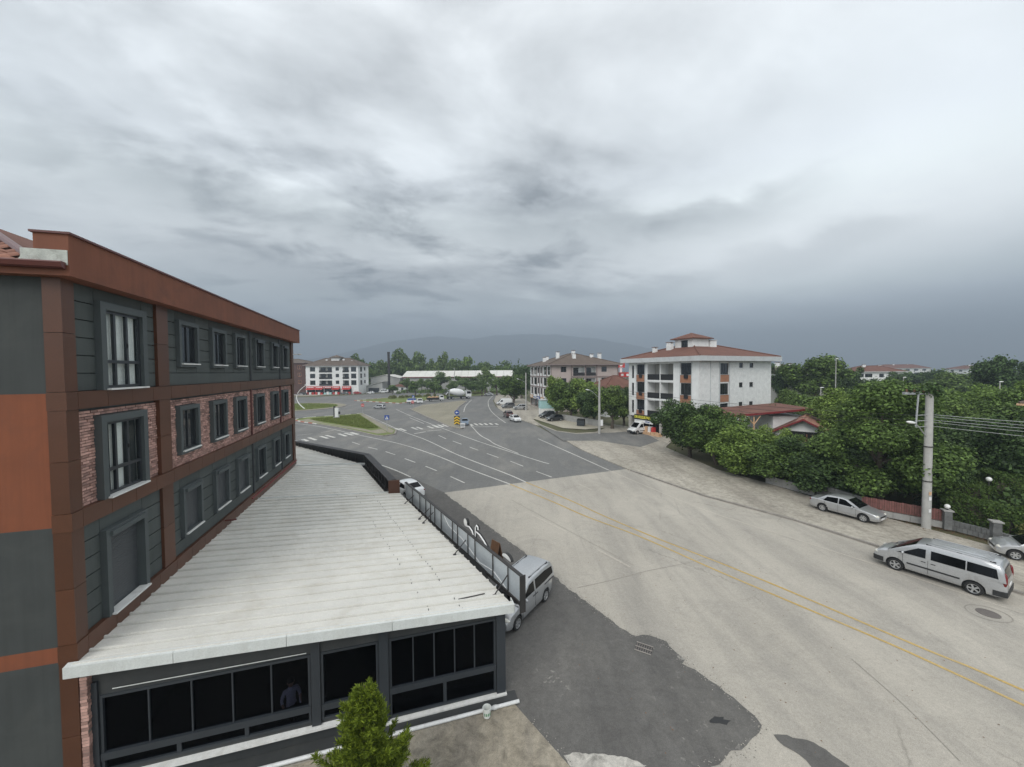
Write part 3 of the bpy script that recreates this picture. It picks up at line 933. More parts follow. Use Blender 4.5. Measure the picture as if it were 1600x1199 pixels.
S1 = ['kerb_stone']
BW = ['kerb_white', 'kerb_black']
RW = ['kerb_white', 'kerb_red']
island('grass_island', [(-49.77, 87.17), (-48.93, 91.34), (-44.21, 94.31), (-39.05, 99.69), (-28.91, 82.13), (-21.32, 70.17), (-20.24, 65.83), (-21.48, 63.93), (-23.34, 64.65), (-27.78, 68.99), (-34.52, 74.88), (-40.77, 79.78), (-46.23, 83.64)],
       0.15, 'lawn', 'triangular kerbed grass island at the junction mouth', [BW, BW, BW, S1, S1, S1, S1, S1, S1, S1, S1, RW, RW], 0.3, 1.6)
sheet('island_paving', [(-47.55, 85.01), (-47.10, 88.17), (-39.23, 80.18), (-27.37, 71.24), (-25.71, 69.63), (-24.47, 71.49), (-21.92, 67.28), (-23.26, 65.97), (-28.39, 70.52), (-35.14, 76.23), (-41.25, 80.99)], 0.13, 'island_paving', 'beige paved edge of the grass island')
sheet('island_paving', [(-38.54, 96.72), (-37.99, 97.40), (-28.09, 80.56), (-21.45, 69.42), (-20.90, 66.54), (-21.80, 67.27), (-24.49, 71.89)], 0.134, 'island_paving', 'beige paved path along the island kerb')
c0 = (-70.0, 119.5)
ring = [(c0[0] + 17.0 * math.cos(2 * math.pi * i / 40), c0[1] + 15.5 * math.sin(2 * math.pi * i / 40)) for i in range(40)]
island('roundabout', ring, 0.16, 'island_paving', 'round kerbed island with a lawn behind the dark building', [S1], 0.35, 2.0)
sheet('lawn', [(c0[0] + 14.6 * math.cos(2 * math.pi * i / 40), c0[1] + 13.2 * math.sin(2 * math.pi * i / 40)) for i in range(40)], 0.145, 'lawn', 'mown lawn of the roundabout')
island('paved_island', [(-29.25, 109.88), (-28.69, 123.35), (-22.47, 134.25), (-18.43, 141.17), (-16.23, 136.49), (-16.24, 116.77), (-14.90, 100.33), (-12.82, 86.69), (-10.29, 73.63), (-9.37, 73.17), (-9.59, 71.15), (-12.17, 74.59), (-19.96, 90.16)],
       0.15, 'island_paving', 'large wedge shaped island paved in sandy blocks', [S1], 0.3, 1.5)
island('median', [(-59.69, 145.21), (-52.52, 157.17), (-29.17, 174.53), (-8.07, 192.58), (-7.23, 179.58), (-20.96, 160.67), (-29.51, 147.06), (-36.65, 136.98), (-38.52, 130.87)], 0.18, 'lawn',
       'long planted median with red and white kerb blocks', [RW, S1, S1, S1, S1, S1, BW, RW, RW], 0.35, 1.8)


# ------------------------------------------------------------------ the grey and brown building on the near side
# local frame of the building and of its annex: x outward from the long facade, y along it, z up
FC = (-10.69, 9.2, 0.0)
FA = R(16.5)
bld = thing('apartment_building', 'dark grey and rust brown building with brick middle storey, nearest of all', 'building', FC, FA)
LEN = 21.0
Z0, Z1, Z2, ZC = 3.7, 6.9, 9.84, 13.0           # bottoms of the brown bands, soffit of the cornice
BH = 0.44
ff = face((0, 0, 0), (0, 1, 0), (1, 0, 0))       # long facade
sf = face((0, 0, 0), (-1, 0, 0), (0, -1, 0))     # end wall towards the viewer
BACK = -0.16                                     # plane behind the boards and bricks
fb = face((BACK, 0, 0), (0, 1, 0), (1, 0, 0))

small = [(5.0, 6.45), (7.6, 9.03), (10.03, 11.46), (12.8, 14.25), (15.7, 17.05), (18.05, 19.35)]
wins = []                                        # (y0, y1, z0, z1, style) of the outer surround
wins.append((1.12, 3.08, 10.28, 12.66, 'tall'))
wins.append((1.0, 2.96, 7.34, 9.6, 'tall'))
wins.append((1.0, 2.78, 4.14, 6.5, 'tallshut'))
for i, (a, b) in enumerate(small):
    wins.append((a, b, 10.95, 12.66, 'box' if i > 2 else 'small'))
    wins.append((a - 0.12, b - 0.12, 7.74, 9.52, 'sill'))
    wins.append((a - 0.08, b - 0.08, 4.66, 6.5, 'shut' if i < 3 else 'sill'))
SW = {'tall': 0.2, 'tallshut': 0.17}
openings = []
for (a, b, c, d, st) in wins:
    w = SW.get(st, 0.15)
    openings.append((a + w, b - w, c + (0.05 if st in ('tall', 'tallshut') else w), d - w, 0.26))
mb = MB()
mb.wall(fb, 0.0, LEN, 0.0, 13.2, openings, k=0)
mb.poly([(BACK, LEN, 0), (-14, LEN, 0), (-14, LEN, 13.2), (BACK, LEN, 13.2)])
mb.poly([(-14, 0, 0), (-14, LEN, 0), (-14, LEN, 13.2), (-14, 0, 13.2)])
mb.build('wall', 'surround_grey', bld)
# end wall: rendered in fields of grey and rust
mb = MB()
for z0, z1, k in ((0, 3.72, 0), (3.72, 4.10, 1), (4.10, 7.02, 0), (7.02, 10.25, 1), (10.25, 13.05, 0)):
    mb.poly([sf(0.0, 0, z0), sf(14, 0, z0), sf(14, 0, z1), sf(0.0, 0, z1)], k)
mb.build('end_wall', ['grey_render', 'orange_render'], bld)
# small dark round vent far along the end wall
mbv = MB().lathe([(0.33, 0), (0.33, 0.12), (0.2, 0.16), (0.0001, 0.16)], 14, 0, 'y', (-2.62, -0.15, 5.35))
mbv.build('vent_cover', 'black_paint', bld)

# grey boards with open joints; the storeys above and below the bricks
PILL = [(-0.02, 0.34), (3.72, 4.36), (20.45, 21.0)]


def cut(a0, a1, gaps):
    out, cur = [], a0
    for g0, g1 in sorted(gaps):
        if g0 > cur + 0.03:
            out.append((cur, min(g0, a1)))
        cur = max(cur, g1)
    if cur < a1 - 0.03:
        out.append((cur, a1))
    return out


board_cache = {}
for zb, zt, n in ((Z2 + BH, ZC, 6), (Z0 + BH, Z1, 6)):
    h = (zt - zb) / n
    for r in range(n):
        za, zz = zb + r * h, zb + (r + 1) * h
        gaps = list(PILL) + [(12.19, 12.25), (17.56, 17.62)]
        for (a, b, c, d, st) in wins:
            if c < zz - 0.02 and d > za + 0.02:
                gaps.append((a, b))
        for (a, b) in cut(0.3, LEN, gaps):
            MB().box(BACK, -0.085, a + 0.008, b - 0.008, za + 0.014, zz - 0.014).build('cladding_board', 'board_grey', bld)
        # pieces above and below a window that ends inside the row
        for (a, b, c, d, st) in wins:
            if za + 0.02 < c < zz - 0.02 and c - za > 0.06:
                MB().box(BACK, -0.085, a + 0.008, b - 0.008, za + 0.014, c - 0.01).build('cladding_board', 'board_grey', bld)
            if za + 0.02 < d < zz - 0.02 and zz - d > 0.06:
                MB().box(BACK, -0.085, a + 0.008, b - 0.008, d + 0.01, zz - 0.014).build('cladding_board', 'board_grey', bld)
# the joint pipes between the boards
for y in (12.22, 17.59):
    MB().tube([(-0.06, y, Z2 + BH), (-0.06, y, ZC)], 0.05, 8).build('downpipe', 'pvc_dark', bld)
    MB().tube([(-0.06, y, Z1 + BH), (-0.06, y, Z2)], 0.05, 8).build('downpipe', 'gutter_brown', bld)
    MB().tube([(-0.06, y, Z0 + BH), (-0.06, y, Z1)], 0.05, 8).build('downpipe', 'pvc_dark', bld)

# brick facing of the middle storey: several thousand bricks, each with its own edges
mb = MB()
bh, bl = 0.076, 0.225
rows = int((Z2 - (Z1 + BH)) / bh)
for r in range(rows):
    za = Z1 + BH + r * bh
    gaps = list(PILL)
    for (a, b, c, d, st) in wins:
        if c < za + bh and d > za:
            gaps.append((a, b))
    for (a, b) in cut(0.3, LEN, gaps):
        y = a - (r % 2) * bl / 2
        while y < b:
            y0, y1 = max(a, y), min(b, y + bl - 0.012)
            if y1 - y0 > 0.04:
                x = -0.105 + random.uniform(-0.014, 0.016)
                x0 = BACK
                mb.add([(x0, y0, za), (x0, y1, za), (x0, y1, za + bh - 0.012), (x0, y0, za + bh - 0.012),
                        (x, y0 + .004, za + .003), (x, y1 - .004, za + .003), (x, y1 - .004, za + bh - 0.015), (x, y0 + .004, za + bh - 0.015)],
                       [(4, 5, 6, 7), (0, 1, 5, 4), (1, 2, 6, 5), (2, 3, 7, 6), (3, 0, 4, 7)])
            y += bl
bf = mb.build('brick_facing', 'facing_brick', bld)
bf['kind'] = 'stuff'
MB().box(BACK, -0.148, 0.3, LEN, Z1 + BH, Z2).build('mortar_bed', 'mortar', bld) if False else None

# brown sheet metal: pillars and the three bands, panel by panel
for (a, b) in PILL:
    for zs in ((Z0 - 3.7, 1.85, Z0), (Z0 + BH, 5.5, Z1), (Z1 + BH, 8.6, Z2), (Z2 + BH, 11.7, ZC)):
        for z0, z1 in zip(zs[:-1], zs[1:]):
            x1 = 0.0 if a > 0 else 0.006
            mb = MB().box(-0.155, x1, a + 0.0, b, z0 + 0.006, z1 - 0.006)
            mb.build('metal_panel', 'brown_metal', bld)
            if a < 0:                            # the corner pillar also covers the end wall
                MB().box(-0.34, 0.008, -0.045, -0.022, z0 + 0.006, z1 - 0.006).build('metal_panel', 'brown_metal', bld)
for zb in (Z0, Z1, Z2):
    y = -0.03
    k = 0
    while y < LEN - 0.05:
        y2 = min(LEN, y + (1.02 if k else 0.33))
        MB().box(-0.15, 0.03, y + 0.005, y2 - 0.005, zb, zb + BH - 0.004).build('metal_panel', 'brown_metal', bld)
        y = y2
        k += 1
    MB().box(-0.345, 0.034, -0.055, -0.032, zb, zb + BH - 0.004).build('metal_panel', 'brown_metal', bld)
MB().box(0.03, 0.075, 11.6, LEN, Z0 + 0.27, Z0 + 0.33).build('edge_pipe', 'maroon_paint', bld)


def add_window(parent, fm, a0, a1, z0, z1, depth, mull=(0.5,), bar=None, fr=0.055, glass='window_glass', mat='pvc_dark', fixed=None, name='window'):
    """Frame with mullions as the part, one pane per light as sub-parts."""
    mb = MB()
    n0, n1 = -depth, -depth + 0.07
    fbox(mb, fm, a0, a1, n0, n1, z0, z0 + fr)
    fbox(mb, fm, a0, a1, n0, n1, z1 - fr, z1)
    fbox(mb, fm, a0, a0 + fr, n0, n1, z0 + fr, z1 - fr)
    fbox(mb, fm, a1 - fr, a1, n0, n1, z0 + fr, z1 - fr)
    xs = [a0 + fr] + [a0 + (a1 - a0) * m for m in mull] + [a1 - fr]
    for m in xs[1:-1]:
        fbox(mb, fm, m - fr * 0.55, m + fr * 0.55, n0, n1, z0 + fr, z1 - fr)
    zs = [z0 + fr, z1 - fr]
    if bar:
        zb = z0 + (z1 - z0) * bar
        fbox(mb, fm, a0 + fr, a1 - fr, n0 + 0.005, n1 + 0.004, zb - fr * .6, zb + fr * .6)
        zs = [z0 + fr, zb, z1 - fr]
    f = mb.build(name, mat, parent)
    for i in range(len(xs) - 1):
        for j in range(len(zs) - 1):
            g = MB()
            fbox(g, fm, xs[i] + .004, xs[i + 1] - .004, n0 + 0.022, n0 + 0.034, zs[j] + .004, zs[j + 1] - .004)
            g.build('pane', glass, f)
    return f


def surround(parent, fm, a0, a1, z0, z1, w, n0, n1, bottom=True):
    mb = MB()
    fbox(mb, fm, a0, a0 + w, n0, n1, z0, z1)
    fbox(mb, fm, a1 - w, a1, n0, n1, z0, z1)
    fbox(mb, fm, a0 + w, a1 - w, n0, n1 - 0.002, z1 - w, z1)
    if bottom:
        fbox(mb, fm, a0 + w, a1 - w, n0, n1 - 0.002, z0, z0 + w)
    return mb.build('window_surround', 'surround_grey', parent)


def shutter(parent, fm, a0, a1, z0, z1, n):
    """Closed roller blind: every slat has its own edge."""
    k = int((z1 - z0) / 0.075)
    h = (z1 - z0) / k
    mb = MB()
    for i in range(k):
        fbox(mb, fm, a0, a1, n, n + 0.016, z0 + i * h + 0.003, z0 + (i + 1) * h - 0.003)
    fbox(mb, fm, a0, a1, n - 0.01, n, z0, z1)
    return mb.build('roller_shutter', 'shutter_grey', parent)


def curtain_mesh(fm, a0, a1, z0, z1, n, waves, amp, seed):
    rr = random.Random(seed)
    mb = MB()
    m = max(8, waves * 8)
    for i in range(m):
        t0, t1 = i / m, (i + 1) / m
        o = lambda t: n + amp * math.sin(2 * math.pi * waves * t + 0.8 * math.sin(5 * t + seed)) * (0.7 + 0.3 * math.sin(11 * t))
        p = [(a0 + (a1 - a0) * t0, o(t0)), (a0 + (a1 - a0) * t1, o(t1))]
        mb.poly([fm(p[0][0], p[0][1], z0), fm(p[1][0], p[1][1], z0), fm(p[1][0], p[1][1], z1), fm(p[0][0], p[0][1], z1)])
    return mb


for (a, b, c, d, st) in wins:
    w = SW.get(st, 0.15)
    tall = st in ('tall', 'tallshut')
    brick = Z1 < c < Z2
    s = surround(bld, ff, a, b, c, d, w, BACK, 0.045 if not tall else 0.06, bottom=not tall)
    A0, A1, C0, D0 = a + w, b - w, c + (0.05 if tall else w), d - w
    if st in ('tallshut', 'shut'):
        shutter(bld, ff, A0, A1, C0, D0 - 0.02, -0.17 if tall else -0.12)
        mb = MB()
        fbox(mb, ff, A0 - 0.02, A1 + 0.02, 0.046, 0.12, D0 - 0.03, D0 + 0.10)
        mb.build('shutter_box', 'surround_grey', bld)
    elif st == 'tall':
        wf = add_window(bld, ff, A0, A1, C0, D0, 0.10, (0.3, 0.63), 0.34, 0.075, 'clear_glass')
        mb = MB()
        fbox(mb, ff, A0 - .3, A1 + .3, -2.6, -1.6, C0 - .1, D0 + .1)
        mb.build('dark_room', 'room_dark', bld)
        cl = [(A0 - 0.1, A0 + 0.72), (A0 + 0.78, A1 + 0.25)] if c > Z2 else [(A0 + 0.42, A0 + 0.98), (A1 - 0.02, A1 + 0.3)]
        for q, (u0, u1) in enumerate(cl):
            curtain_mesh(ff, u0, u1, C0 + .03, D0 - .05, -0.17, 6, 0.02, q + int(c)).build('curtain', 'curtain', wf)
        h = MB()
        fbox(h, ff, A0 + (A1 - A0) * 0.612, A0 + (A1 - A0) * 0.63, -0.03, -0.005, C0 + 1.15, C0 + 1.27)
        h.build('handle', 'black_paint', wf)
    else:
        wf = add_window(bld, ff, A0, A1, C0, D0, 0.13, (0.5,), None, 0.05)
        if st == 'box':
            mb = MB()
            fbox(mb, ff, A0 - 0.02, A1 + 0.02, 0.048, 0.13, D0 - 0.08, D0 + 0.08)
            mb.build('shutter_box', 'pvc_dark', bld)
            if abs(a - 12.8) < 0.2:
                shutter(bld, ff, A0, A1, C0, D0 - 0.05, -0.12)
        else:
            u = A0 + (A1 - A0) * 0.62
            curtain_mesh(ff, u, A1 - 0.06, C0 + .03, D0 - .05, -0.215, 2, 0.002, 3).build('curtain', 'curtain', wf) if False else None
    mb = MB()
    fbox(mb, ff, A0 - 0.06, A1 + 0.06, -0.12, 0.11 if not tall else 0.15, C0 - 0.055, C0 - 0.01)
    mb.build('window_sill', 'sill_white', bld)

# cornice: tall rust coloured parapet over the long side, low eaves and gutter over the end wall
mb = MB()
mb.obox((-0.28, -0.30, 13.0), (0.63, 0, 0), (0, LEN + 0.75, 0), (0, 0, 0.95))
mb.build('cornice', 'cornice_render', bld)
MB().box(-0.33, 0.40, -0.34, LEN + 0.5, 13.952, 14.0).build('parapet_capping', 'gutter_brown', bld)
mb = MB().box(-12, -0.283, -0.29, 0.0, 13.0, 13.24)
mb.build('end_cornice', 'cornice_render', bld)
MB().box(-0.50, 0.33, -0.318, -0.302, 13.24, 13.58).build('bare_plaster', 'old_plaster', bld)
# the end of the parapet, broken and showing old plaster
ms = MB()
rr = random.Random(4)
for i in range(26):
    u, v = rr.uniform(0, 1), rr.uniform(0, 1)
    ms.ball((-0.56 + u * 0.26, -0.2 + v * 0.5, 13.28 + rr.uniform(0, 0.16)), (rr.uniform(.06, .16), rr.uniform(.06, .16), rr.uniform(.05, .12)), 6, 4)
ms.build('broken_plaster', 'old_plaster', bld, 30)
gt = MB()
prof = [(0.0, 0.0), (0.0, 0.13), (-0.02, 0.15), (0.13, 0.16), (0.15, 0.13), (0.12, 0.03), (0.06, 0.0)]
for i in range(len(prof) - 1):
    (p0, h0), (p1, h1) = prof[i], prof[i + 1]
    gt.poly([(-12, -0.32 - p0, 13.14 + h0), (0.30, -0.32 - p0, 13.14 + h0), (0.30, -0.32 - p1, 13.14 + h1), (-12, -0.32 - p1, 13.14 + h1)])
gt.poly([(0.30, -0.32 - p, 13.14 + h) for p, h in prof])
gt.build('gutter', 'gutter_brown', bld)
# tiled hip roof; the nearest tiles are pieces of their own
mb = MB()
apx = [(-6.5, 6.2, 16.15), (-6.5, LEN - 6.2, 16.15)]
e = [(-12.5, -0.1, 13.26), (-0.5, -0.1, 13.26), (-0.5, LEN, 13.26), (-12.5, LEN, 13.26)]
mb.poly([e[0], e[1], apx[0]])
mb.poly([e[1], e[2], apx[1], apx[0]])
mb.poly([e[2], e[3], apx[1]])
mb.poly([e[3], e[0], apx[0], apx[1]])
mb.build('roof', 'clay_roof_red', bld)
tl = MB()
for i in range(6):
    t0, t1 = i / 6, (i + 1) / 6
    h = lambda t: 0.045 * math.sin(math.pi * t * 1.0) + 0.02
    for (q0, q1) in ((0.0, 0.36),):
        tl.poly([(t0 * .25, q0, h(t0)), (t1 * .25, q0, h(t1)), (t1 * .25, q1, h(t1) - .012), (t0 * .25, q1, h(t0) - .012)])
    tl.poly([(t0 * .25, 0, h(t0)), (t1 * .25, 0, h(t1)), (t1 * .25, 0, h(t1) - .03), (t0 * .25, 0, h(t0) - .03)])
tile_me = tl.mesh('roof_tile', 'clay_tile', 60)
slope = math.atan2(16.15 - 13.26, 6.3)
for r in range(9):
    for c_ in range(16):
        x = -0.58 - (c_ + 1) * 0.255 - 0.0
        y = -0.22 + r * 0.30 * math.cos(slope)
        if -0.50 - x < y + 0.3 + 0.15 * ((c_ * 5 + r * 3) % 3):
            continue
        o = link('roof_tile', tile_me, bld, (x, y, 13.285 + (y + 0.1) * math.tan(slope) + 0.02 + random.uniform(0, 0.012)), (slope, 0, random.uniform(-.02, .02)))
# hip cap
MB().tube([(-0.75, 0.3, 13.50), (-4.5, 4.2, 15.32)], 0.10, 8).build('hip_cap', 'gutter_brown', bld)
MB().slab([(-0.75, 1.6, 13.95), (-0.75, 7.6, 13.95), (-1.6, 7.0, 14.42), (-1.6, 2.0, 14.42)], (0, 0, 0.08)).build('roof_upstand', 'clay_roof_red', bld)
# white lamp brackets at the far corner
for z in (12.1, 9.05, 5.55):
    mb = MB().tube([(0.03, 20.75, z), (0.42, 20.75, z + 0.02)], 0.035, 8)
    mb.ball((0.5, 20.75, z + 0.01), (0.14, 0.09, 0.06), 8, 6)
    mb.build('wall_lamp', 'white_paint', bld, 40)
MB().box(0.05, 0.5, 8.2, 8.26, 4.05, 4.11).build('drain_spout', 'gutter_brown', bld)

# ------------------------------------------------------------------ annex: glazed front and white sheet roof
ann = thing('annex', 'single storey glazed annex with a white sheet metal roof', 'annex', FC, FA)
RS = -0.045                                       # fall of the roof per metre outward


def rz(s_, base=3.70):
    return base + RS * s_


def edge(t):                                      # outer edge of the first roof
    return 11.05 - 0.275 * (t + 0.25)


NP = 25
TW = 12.75 / NP
for i in range(NP):
    t0, t1 = -0.25 + i * TW, -0.25 + (i + 1) * TW
    mb = MB()
    prof = [(0.0, 0.0), (0.012, -0.03), (0.03, -0.03), (0.04, 0.055), (0.09, 0.055), (0.115, 0.0)] + [(0.115 + (TW - 0.115) * f, 0.006 if q % 2 else 0.0) for q, f in enumerate((0.45, 0.5, 1.0))]
    for (p0, h0), (p1, h1) in zip(prof[:-1], prof[1:]):
        a, b = t0 + p0, min(t0 + p1, t1)
        mb.poly([(0.02, a, rz(0.02) + h0), (edge(a), a, rz(edge(a)) + h0), (edge(b), b, rz(edge(b)) + h1), (0.02, b, rz(0.02) + h1)])
    # the sheet's outer edge shows its thickness
    mb.poly([(edge(t0), t0, rz(edge(t0))), (edge(t1), t1, rz(edge(t1))), (edge(t1), t1, rz(edge(t1)) - 0.08), (edge(t0), t0, rz(edge(t0)) - 0.08)])
    mb.build('roof_panel', 'roof_sheet', ann)
# front edge flashing in lengths
cuts = [-0.12, 2.05, 4.6, 7.35, 11.1]
for a, b in zip(cuts[:-1], cuts[1:]):
    mb = MB().slab([(a + .006, -0.29, rz(a) + 0.03), (b - .006, -0.29, rz(b) + 0.03), (b - .006, -0.29, rz(b) - 0.24), (a + .006, -0.29, rz(a) - 0.24)], (0, 0.034, 0))
    mb.slab([(a + .006, -0.256, rz(a) + 0.03), (b - .006, -0.256, rz(b) + 0.03), (b - .006, -0.12, rz(b) + 0.05), (a + .006, -0.12, rz(a) + 0.05)], (0, 0, -0.01))
    mb.build('roof_flashing', 'roof_edge', ann)
mb = MB().slab([(11.10, -0.29, rz(11.1) + 0.03), (11.10, 0.12, rz(11.1) + 0.03), (11.10, 0.12, rz(11.1) - 0.24), (11.10, -0.29, rz(11.1) - 0.24)], (-0.03, 0, 0))
mb.build('roof_flashing', 'roof_edge', ann)
# screw heads and sealant dots along the purlin lines
mb = MB()
for line in (1.55, 2.5):
    for i in range(60):
        t = -0.1 + i * 0.208
        s_ = edge(t) - line + random.uniform(-.03, .03)
        if random.random() < (0.8 if line < 2 else 0.4):
            mb.box(s_ - .012, s_ + .012, t - random.uniform(.01, .06), t + random.uniform(.01, .06), rz(s_) + .004, rz(s_) + .015)
pl = mb.build('roof_screws', 'black_steel', ann)
pl['kind'] = 'stuff'
MB().tube([(9.4, 0.42, rz(9.4) + .02), (10.3, 0.55, rz(10.3) + .02)], 0.018, 6).build('loose_rod', 'black_steel', ann)
# second and third roof beyond the step
E2 = [(12.5, 7.15), (20.5, 5.0)]


def edge2(t):
    return 7.15 + (5.0 - 7.15) * (t - 12.5) / 8.0 - 0.35


NQ = 15
TW2 = 7.9 / NQ
MB().obox((0.02, 12.50, rz(0) - 0.3), (7.5, 0, RS * 7.5), (0, 0.05, 0), (0, 0, 0.35)).build('roof_step', 'roof_edge', ann)
for i in range(NQ):
    t0, t1 = 12.56 + i * TW2, 12.56 + (i + 1) * TW2
    mb = MB()
    zb = 3.66
    prof = [(0.0, 0.0), (0.015, 0.045), (0.075, 0.045), (0.10, 0.0), (TW2, 0.004)]
    for (p0, h0), (p1, h1) in zip(prof[:-1], prof[1:]):
        a, b = t0 + p0, min(t0 + p1, t1)
        mb.poly([(0.02, a, rz(0.02, zb) + h0), (edge2(a), a, rz(edge2(a), zb) + h0), (edge2(b), b, rz(edge2(b), zb) + h1), (0.02, b, rz(0.02, zb) + h1)])
    mb.build('roof_panel', 'roof_sheet', ann)
MB().obox((-0.4, 20.46, 3.60), (5.4, 0, RS * 5.4), (0, 0.14, 0), (0, 0, 0.16)).build('roof_ridge', 'roof_edge', ann)
MB().obox((-0.4, 20.2, 3.62), (5.4, 0, RS * 5.4), (0, 0.24, 0), (0, 0, 0.05)).build('roof_trough', 'galvanised', ann)
for i in range(19):
    t0, t1 = 20.62 + i * 0.5, 20.62 + (i + 1) * 0.5
    mb = MB()
    ed = lambda t: 4.95 + (-2.7 - 4.95) * (t - 20.6) / 10.0 - 0.3
    prof = [(0.0, 0.0), (0.015, 0.045), (0.075, 0.045), (0.10, 0.0), (0.5, 0.004)]
    for (p0, h0), (p1, h1) in zip(prof[:-1], prof[1:]):
        a, b = t0 + p0, min(t0 + p1, t1)
        mb.poly([(-9, a, 3.72 + h0), (ed(a), a, rz(ed(a), 3.66) + h0), (ed(b), b, rz(ed(b), 3.66) + h1), (-9, b, 3.72 + h1)])
    mb.build('roof_panel', 'roof_sheet', ann)
# walls on the sides one cannot see from the front
mb = MB()
mb.poly([(10.85, 0.15, 0), (edge(12.5) - 0.2, 12.5, 0), (edge(12.5) - 0.2, 12.5, rz(7.5) - .3), (10.85, 0.15, rz(10.85) - .1)])
mb.poly([(edge(12.5) - 0.2, 12.5, 0), (4.9, 20.5, 0), (4.9, 20.5, 3.3), (edge(12.5) - 0.2, 12.5, 3.3)])
mb.poly([(4.9, 20.5, 0), (-2.9, 30.5, 0), (-2.9, 30.5, 3.3), (4.9, 20.5, 3.3)])
mb.build('side_wall', 'anthracite_wall', ann)

# glazed front, in the plane y = 0.15
fr = face((0, 0.15, 0), (1, 0, 0), (0, -1, 0))
bays = [(0.30, 5.08, 5, 3, .62, 1.04), (5.36, 6.92, 1, 1, .62, 1.0), (7.24, 10.56, 5, 2, .16, 1.0)]
ZH = 2.62
holes = [(a, b, zs_, ZH, 0.1) for a, b, n, m, zs_, zt_ in bays]
mb = MB().wall(fr, 0.02, 10.86, 0.0, 3.40, [], 0.1) if False else MB()
mb.wall(fr, 0.02, 10.86, 0.0, 3.05, holes, 0.1)
mb.poly([fr(0.02, 0, 3.05), fr(10.86, 0, 3.05), fr(10.86, 0, rz(10.86) - 0.05), fr(0.02, 0, rz(0) - 0.05)])
mb.build('front_wall', 'anthracite_wall', ann)
mb = MB()
for s0, s1 in ((5.10, 5.34), (6.94, 7.22), (10.58, 10.88), (0.04, 0.28)):
    mb = MB()
    fbox(mb, fr, s0, s1, 0.0, 0.07, 0.52 if s0 < 6 else .06, 3.0)
    mb.build('front_post', 'anthracite', ann)
for (a, b, n, m, ZS, ZT) in bays:
    root = None
    mbf = MB()
    for z0, z1, w in ((ZH - 0.07, ZH, 0), (ZT - 0.09, ZT + 0.09, 1), (ZS, ZS + 0.06, 0)):
        fbox(mbf, fr, a, b, -0.08, 0.03 + 0.03 * w, z0, z1)
    fbox(mbf, fr, a, a + .06, -0.08, 0.03, ZS + .06, ZH - .07)
    fbox(mbf, fr, b - .06, b, -0.08, 0.03, ZS + .06, ZH - .07)
    xs = [a + .06 + (b - a - .12) * i / n for i in range(n + 1)]
    for x in xs[1:-1]:
        fbox(mbf, fr, x - .018, x + .018, -0.06, 0.012, ZT + .09, ZH - .07)
    ys = [a + .06 + (b - a - .12) * i / m for i in range(m + 1)]
    for x in ys[1:-1]:
        fbox(mbf, fr, x - .05, x + .05, -0.06, 0.02, ZS + .06, ZT - .09)
    root = mbf.build('shopfront_window', 'anthracite', ann)
    for x0, x1 in zip(xs[:-1], xs[1:]):
        g = MB()
        fbox(g, fr, x0 + .01, x1 - .01, -0.04 - random.uniform(0, .012), -0.03, ZT + .08, ZH - .06)
        g.build('pane', 'annex_glass', root)
    for x0, x1 in zip(ys[:-1], ys[1:]):
        g = MB()
        fbox(g, fr, x0 + .01, x1 - .01, -0.04, -0.03, ZS + .05, ZT - .08)
        g.build('pane', 'annex_glass', root)
mb = MB()
mb.obox(fr(0.02, 0.0, 0.45), (6.9, 0, 0), (0, -0.16, -0.02), (0, 0, 0.06))
mb.build('front_sill', 'sill_white', ann)
mb = MB()
mb.obox(fr(6.95, 0.0, 0.06), (3.95, 0, 0), (0, -0.15, -0.02), (0, 0, 0.06))
mb.build('front_sill', 'sill_white', ann)
MB().box(0.02, 11.2, -0.30, 0.14, 0.0, 0.055).build('front_base', 'anthracite_wall', ann)
mb = MB().box(0.03, 0.15, -0.02, 0.148, 0.06, 3.3, 1)
for i in range(40):
    z_ = 0.07 + i * .08
    mb.box(0.015 + random.uniform(0, .012), 0.16 + random.uniform(-.012, .012), -0.035 + random.uniform(0, .012), 0.146, z_, z_ + .066, 0)
mb.build('brick_strip', ['facing_brick', 'mortar'], ann)
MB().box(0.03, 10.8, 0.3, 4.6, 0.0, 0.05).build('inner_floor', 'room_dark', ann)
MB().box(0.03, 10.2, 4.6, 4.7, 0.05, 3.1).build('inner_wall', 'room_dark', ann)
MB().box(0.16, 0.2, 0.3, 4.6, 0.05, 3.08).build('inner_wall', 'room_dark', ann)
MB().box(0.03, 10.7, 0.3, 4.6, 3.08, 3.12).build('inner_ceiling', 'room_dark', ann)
mb = MB().tube([(0.4, -0.36, 0.09), (5.0, -0.36, 0.09), (11.2, -0.36, 0.09)], 0.055, 10)
for x in (3.2, 6.8, 10.4):
    mb.tube([(x - .06, -0.36, 0.09), (x + .06, -0.36, 0.09)], 0.068, 10)
mb.build('drain_pipe', 'pipe_white', ann, 40)
MB().tube([(0.6, 0.07, 2.78), (5.0, 0.07, 2.72)], 0.012, 6).build('front_rail', 'roof_edge', ann)

# ------------------------------------------------------------------ sign frames on the roof edge, seen from behind
e0 = Vector((11.05 + 0.32, -0.12, 0))
e1 = Vector((edge(12.2) + 0.30, 12.2, 0))
sg = thing('roof_hoarding', 'long dark steel frame holding grey sheet panels along the white roof edge', 'sign frame', FC, FA)
D = (e1 - e0)
SL = D.length
du = D.normalized()
dn = Vector((du.y, -du.x, 0))                     # outward, towards the road
ZF0, ZF1 = 2.95, 4.02


def sp(u, n, z):
    return e0 + du * u + dn * n + Vector((0, 0, z))


def sbox(mb, u0, u1, n0, n1, z0, z1):
    o = sp(u0, n0, z0)
    return mb.obox(o, sp(u1, n0, z0) - o, sp(u0, n1, z0) - o, sp(u0, n0, z1) - o)


